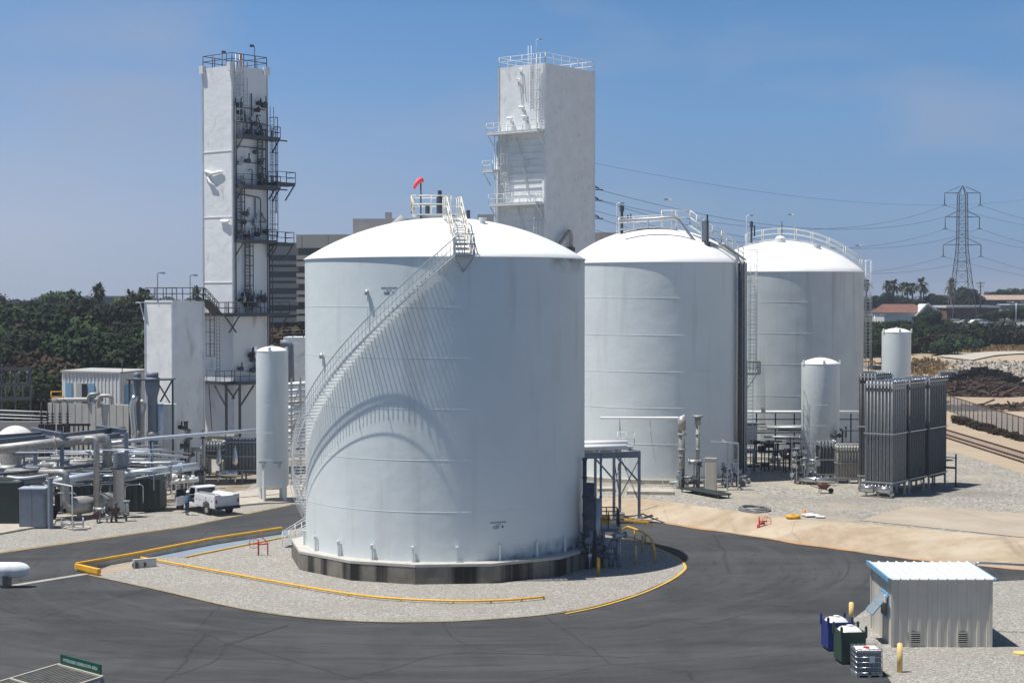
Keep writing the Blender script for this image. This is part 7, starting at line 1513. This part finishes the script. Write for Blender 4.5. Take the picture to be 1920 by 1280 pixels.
# parked cars
def car(px, D, label, m, s=1, rz=0):
    x = XX(px, D); T = thing('parked_car', label, 'car', (x, D, H(x, D)), rz, 'cars parked by the brick building', world=False); g = MB(); prof(g, [(-2.2, .35), (2.2, .35), (2.2, .85), (1.3, .95), (.7, 1.45), (-1.2, 1.48), (-1.9, .98), (-2.2, .9)], -.85, .85); g.build('body', m, T); g = MB(); g.bx(-1.3, .8, -.87, .87, 1.0, 1.35); g.build('windows', 'glass', T)
    for wx in (-1.4, 1.4):
        for wy in (-.8, .8): MB().tube([(wx, wy - .1, .33), (wx, wy + .1, .33)], .33, 12).build('wheel', 'black', T)
    T.location.z = W(0, 607 + (470 - D) * .05, D).z; return T
def car_lot():
    a = [(1772, 440), (1832, 436), (1842, 440), (1815, 438), (1793, 445), (1838, 450)]
    labs = ['white car parked left of the small bright roof below the pylon', 'white car parked nearest the pale wall below the brick building', 'white van-like car right of the white car below the brick building', 'grey car between two white ones below the brick building', 'white car half hidden by bushes under the pylon', 'grey car in the second row by the brick building']
    zs_ = []
    for (px, D), l_, m in zip(a, labs, ('car', 'car', 'car', 'carg', 'car', 'carg')): t_ = car(px, D, l_, m, rz=random.uniform(-.4, .4)); zs_.append(t_)
    g = MB(); g.bx(XX(1760, 430), XX(1870, 430), 430, 470, min(t.location.z for t in zs_) - 3, min(t.location.z for t in zs_) - .02)
    for t in zs_: t.location.z = min(q.location.z for q in zs_)
    struct('car_park', g, 'road')
car_lot()
# street lamps
for k, (px, D, zt_p, lab) in enumerate(((1640, 330, 591, 'twin-armed white street lamp just right of the stained tank'), (1905, 360, 567, 'white street lamp by the far road wall'))):
    x = XX(px, D); z0 = H(x, D); z = W(0, zt_p, D).z; T = thing('street_lamp', lab, 'street lamp', (x, D, z0)); MB().tube([(x, D, z0), (x, D, z)], [.12, .07], 8).build('pole', 'steel', T); MB().tube([(x - 1.2, D, z + .1), (x, D, z), (x + 1.2, D, z + .1)], .06, 6).build('arm', 'steel', T)
    for s_ in (-1, 1): MB().box((x + s_ * 1.5, D, z + .12), (.8, .3, .18)).build('lamp_head', 'roofw', T)
# ---- pylons
def pylon(label, px, D, ztop, zb, hw, arms, body=True):
    x = XX(px, D); T = thing('transmission_pylon', label, 'pylon', (x, D, zb)); g = MB(); H_ = ztop - zb; wt = lambda z: np.interp((z - zb) / H_, [0, .35, .55, .93, 1], [hw * 2.6, hw * 1.5, hw * .95, hw * .82, .05]); lv = [zb + H_ * t for t in (0, .1, .2, .3, .38, .45, .51, .57, .62, .67, .72, .77, .82, .87, .93, 1.0)]
    for a, b in zip(lv, lv[1:]):
        A_, B_ = wt(a), wt(b)
        ca_ = [V(x + sx * A_, D + sy * A_, a) for sx, sy in ((-1, -1), (1, -1), (1, 1), (-1, 1))]; cb_ = [V(x + sx * B_, D + sy * B_, b) for sx, sy in ((-1, -1), (1, -1), (1, 1), (-1, 1))]
        for i in range(4):
            g.bar(ca_[i], cb_[i], .17); j = (i + 1) % 4; g.bar(ca_[i], cb_[j], .075); g.bar(ca_[j], cb_[i], .075); g.bar(cb_[i], cb_[j], .075)
    g.build('lattice_body', 'pylon', T); tips = []
    for z, L, drop in arms:
        g = MB(); w = wt(z)
        for s_ in (-1, 1):
            tip = V(x + s_ * L, D, z); 
            for sy in (-1, 1): g.bar(V(x + s_ * w, D + sy * w, z), tip, .14); g.bar(V(x + s_ * w, D + sy * w, z + L * .36), tip, .09)
            g.tube([tip, tip - V(0, 0, drop)], .13, 6); g.bar(tip - V(.7, 0, drop), tip - V(-.7, 0, drop), .15); tips.append(tip - V(0, 0, drop))
        g.build('cross_arm', 'pylon', T)
    return T, tips, V(x, D, ztop)
D = 480; zz_ = lambda py, D=480: W(0, py, D).z
PY1, tip1, top1 = pylon('grey lattice power pylon rising over the houses on the right', 1803, D, zz_(348), H(XX(1803, D), D) - .5, 1.45, [(zz_(362), 5.2, (388 - 365) / F * D), (zz_(407), 5.0, (430 - 408) / F * D), (zz_(459), 5.5, (481 - 459) / F * D)])
D = 250; PY2, tip2, top2 = pylon('lattice power pylon mostly hidden behind the wide white tower', 1085, D, W(0, 300, D).z, 1, 1.0, [(W(0, 352, D).z, 3.0, .3), (W(0, 372, D).z, 2.9, .3), (W(0, 406, D).z, 3.0, .3)])
def wire(a, b, sag, label, r=.05, group='power lines on the right'):
    r = r * .7; g = MB(); n = 20; g.tube([a.lerp(b, i / n) - V(0, 0, sag * 4 * (i / n) * (1 - i / n)) for i in range(n + 1)], r, 5, caps=False); return single('power_line', g, 'wire', label, 'cable', group)
for k in range(6): wire(tip2[k], tip1[k], 6.5, 'thin dark power line sagging between the hidden and the far pylon', .05)
for k in range(6): q = W(2350, 400 + (k // 2) * 45 + (k % 2) * 3, 700); wire(tip1[k], q, 9, 'thin dark power line leaving the far pylon to the right', .06)
q = W(2350, 395, 700); wire(top2 + V(0, 0, 0), W(1921, 372, 470) + V(3, 0, 0), 4, 'faint earth wire crossing the sky above the others', .03)
x = XX(1838, 470); z0 = H(x, 470); T = thing('utility_pole', 'dark wooden utility pole with crossarm right of the pylon', 'pole', (x, 470, z0)); MB().tube([(x, 470, z0), (x, 470, W(0, 528, 470).z)], .2, 8).build('post', 'bark', T); g = MB(); z = W(0, 531, 470).z; g.bar((x - 1.2, 470, z), (x + 1.2, 470, z), .2); g.bar((x - .9, 470, z - .9), (x + .9, 470, z - .9), .15); g.build('crossarm', 'bark', T)
# ================================================================ HAZE
HAZE = 0.00024
if HAZE:
    o = MB().bx(-3200, 3200, -20, 6600, -2, 70).build('haze', None); m = bpy.data.materials.new('haze_air'); m.use_nodes = True; n = m.node_tree.nodes; n.remove(n['Principled BSDF']); pv = n.new('ShaderNodeVolumePrincipled'); pv.inputs['Density'].default_value = HAZE; pv.inputs['Color'].default_value = (.8, .87, 1, 1); pv.inputs['Anisotropy'].default_value = .2
    m.node_tree.links.new(pv.outputs[0], n['Material Output'].inputs['Volume']); o.data.materials.append(m); tag(o, kind='stuff')
for o in sc.objects:
    if '_w' in o.keys(): del o['_w']
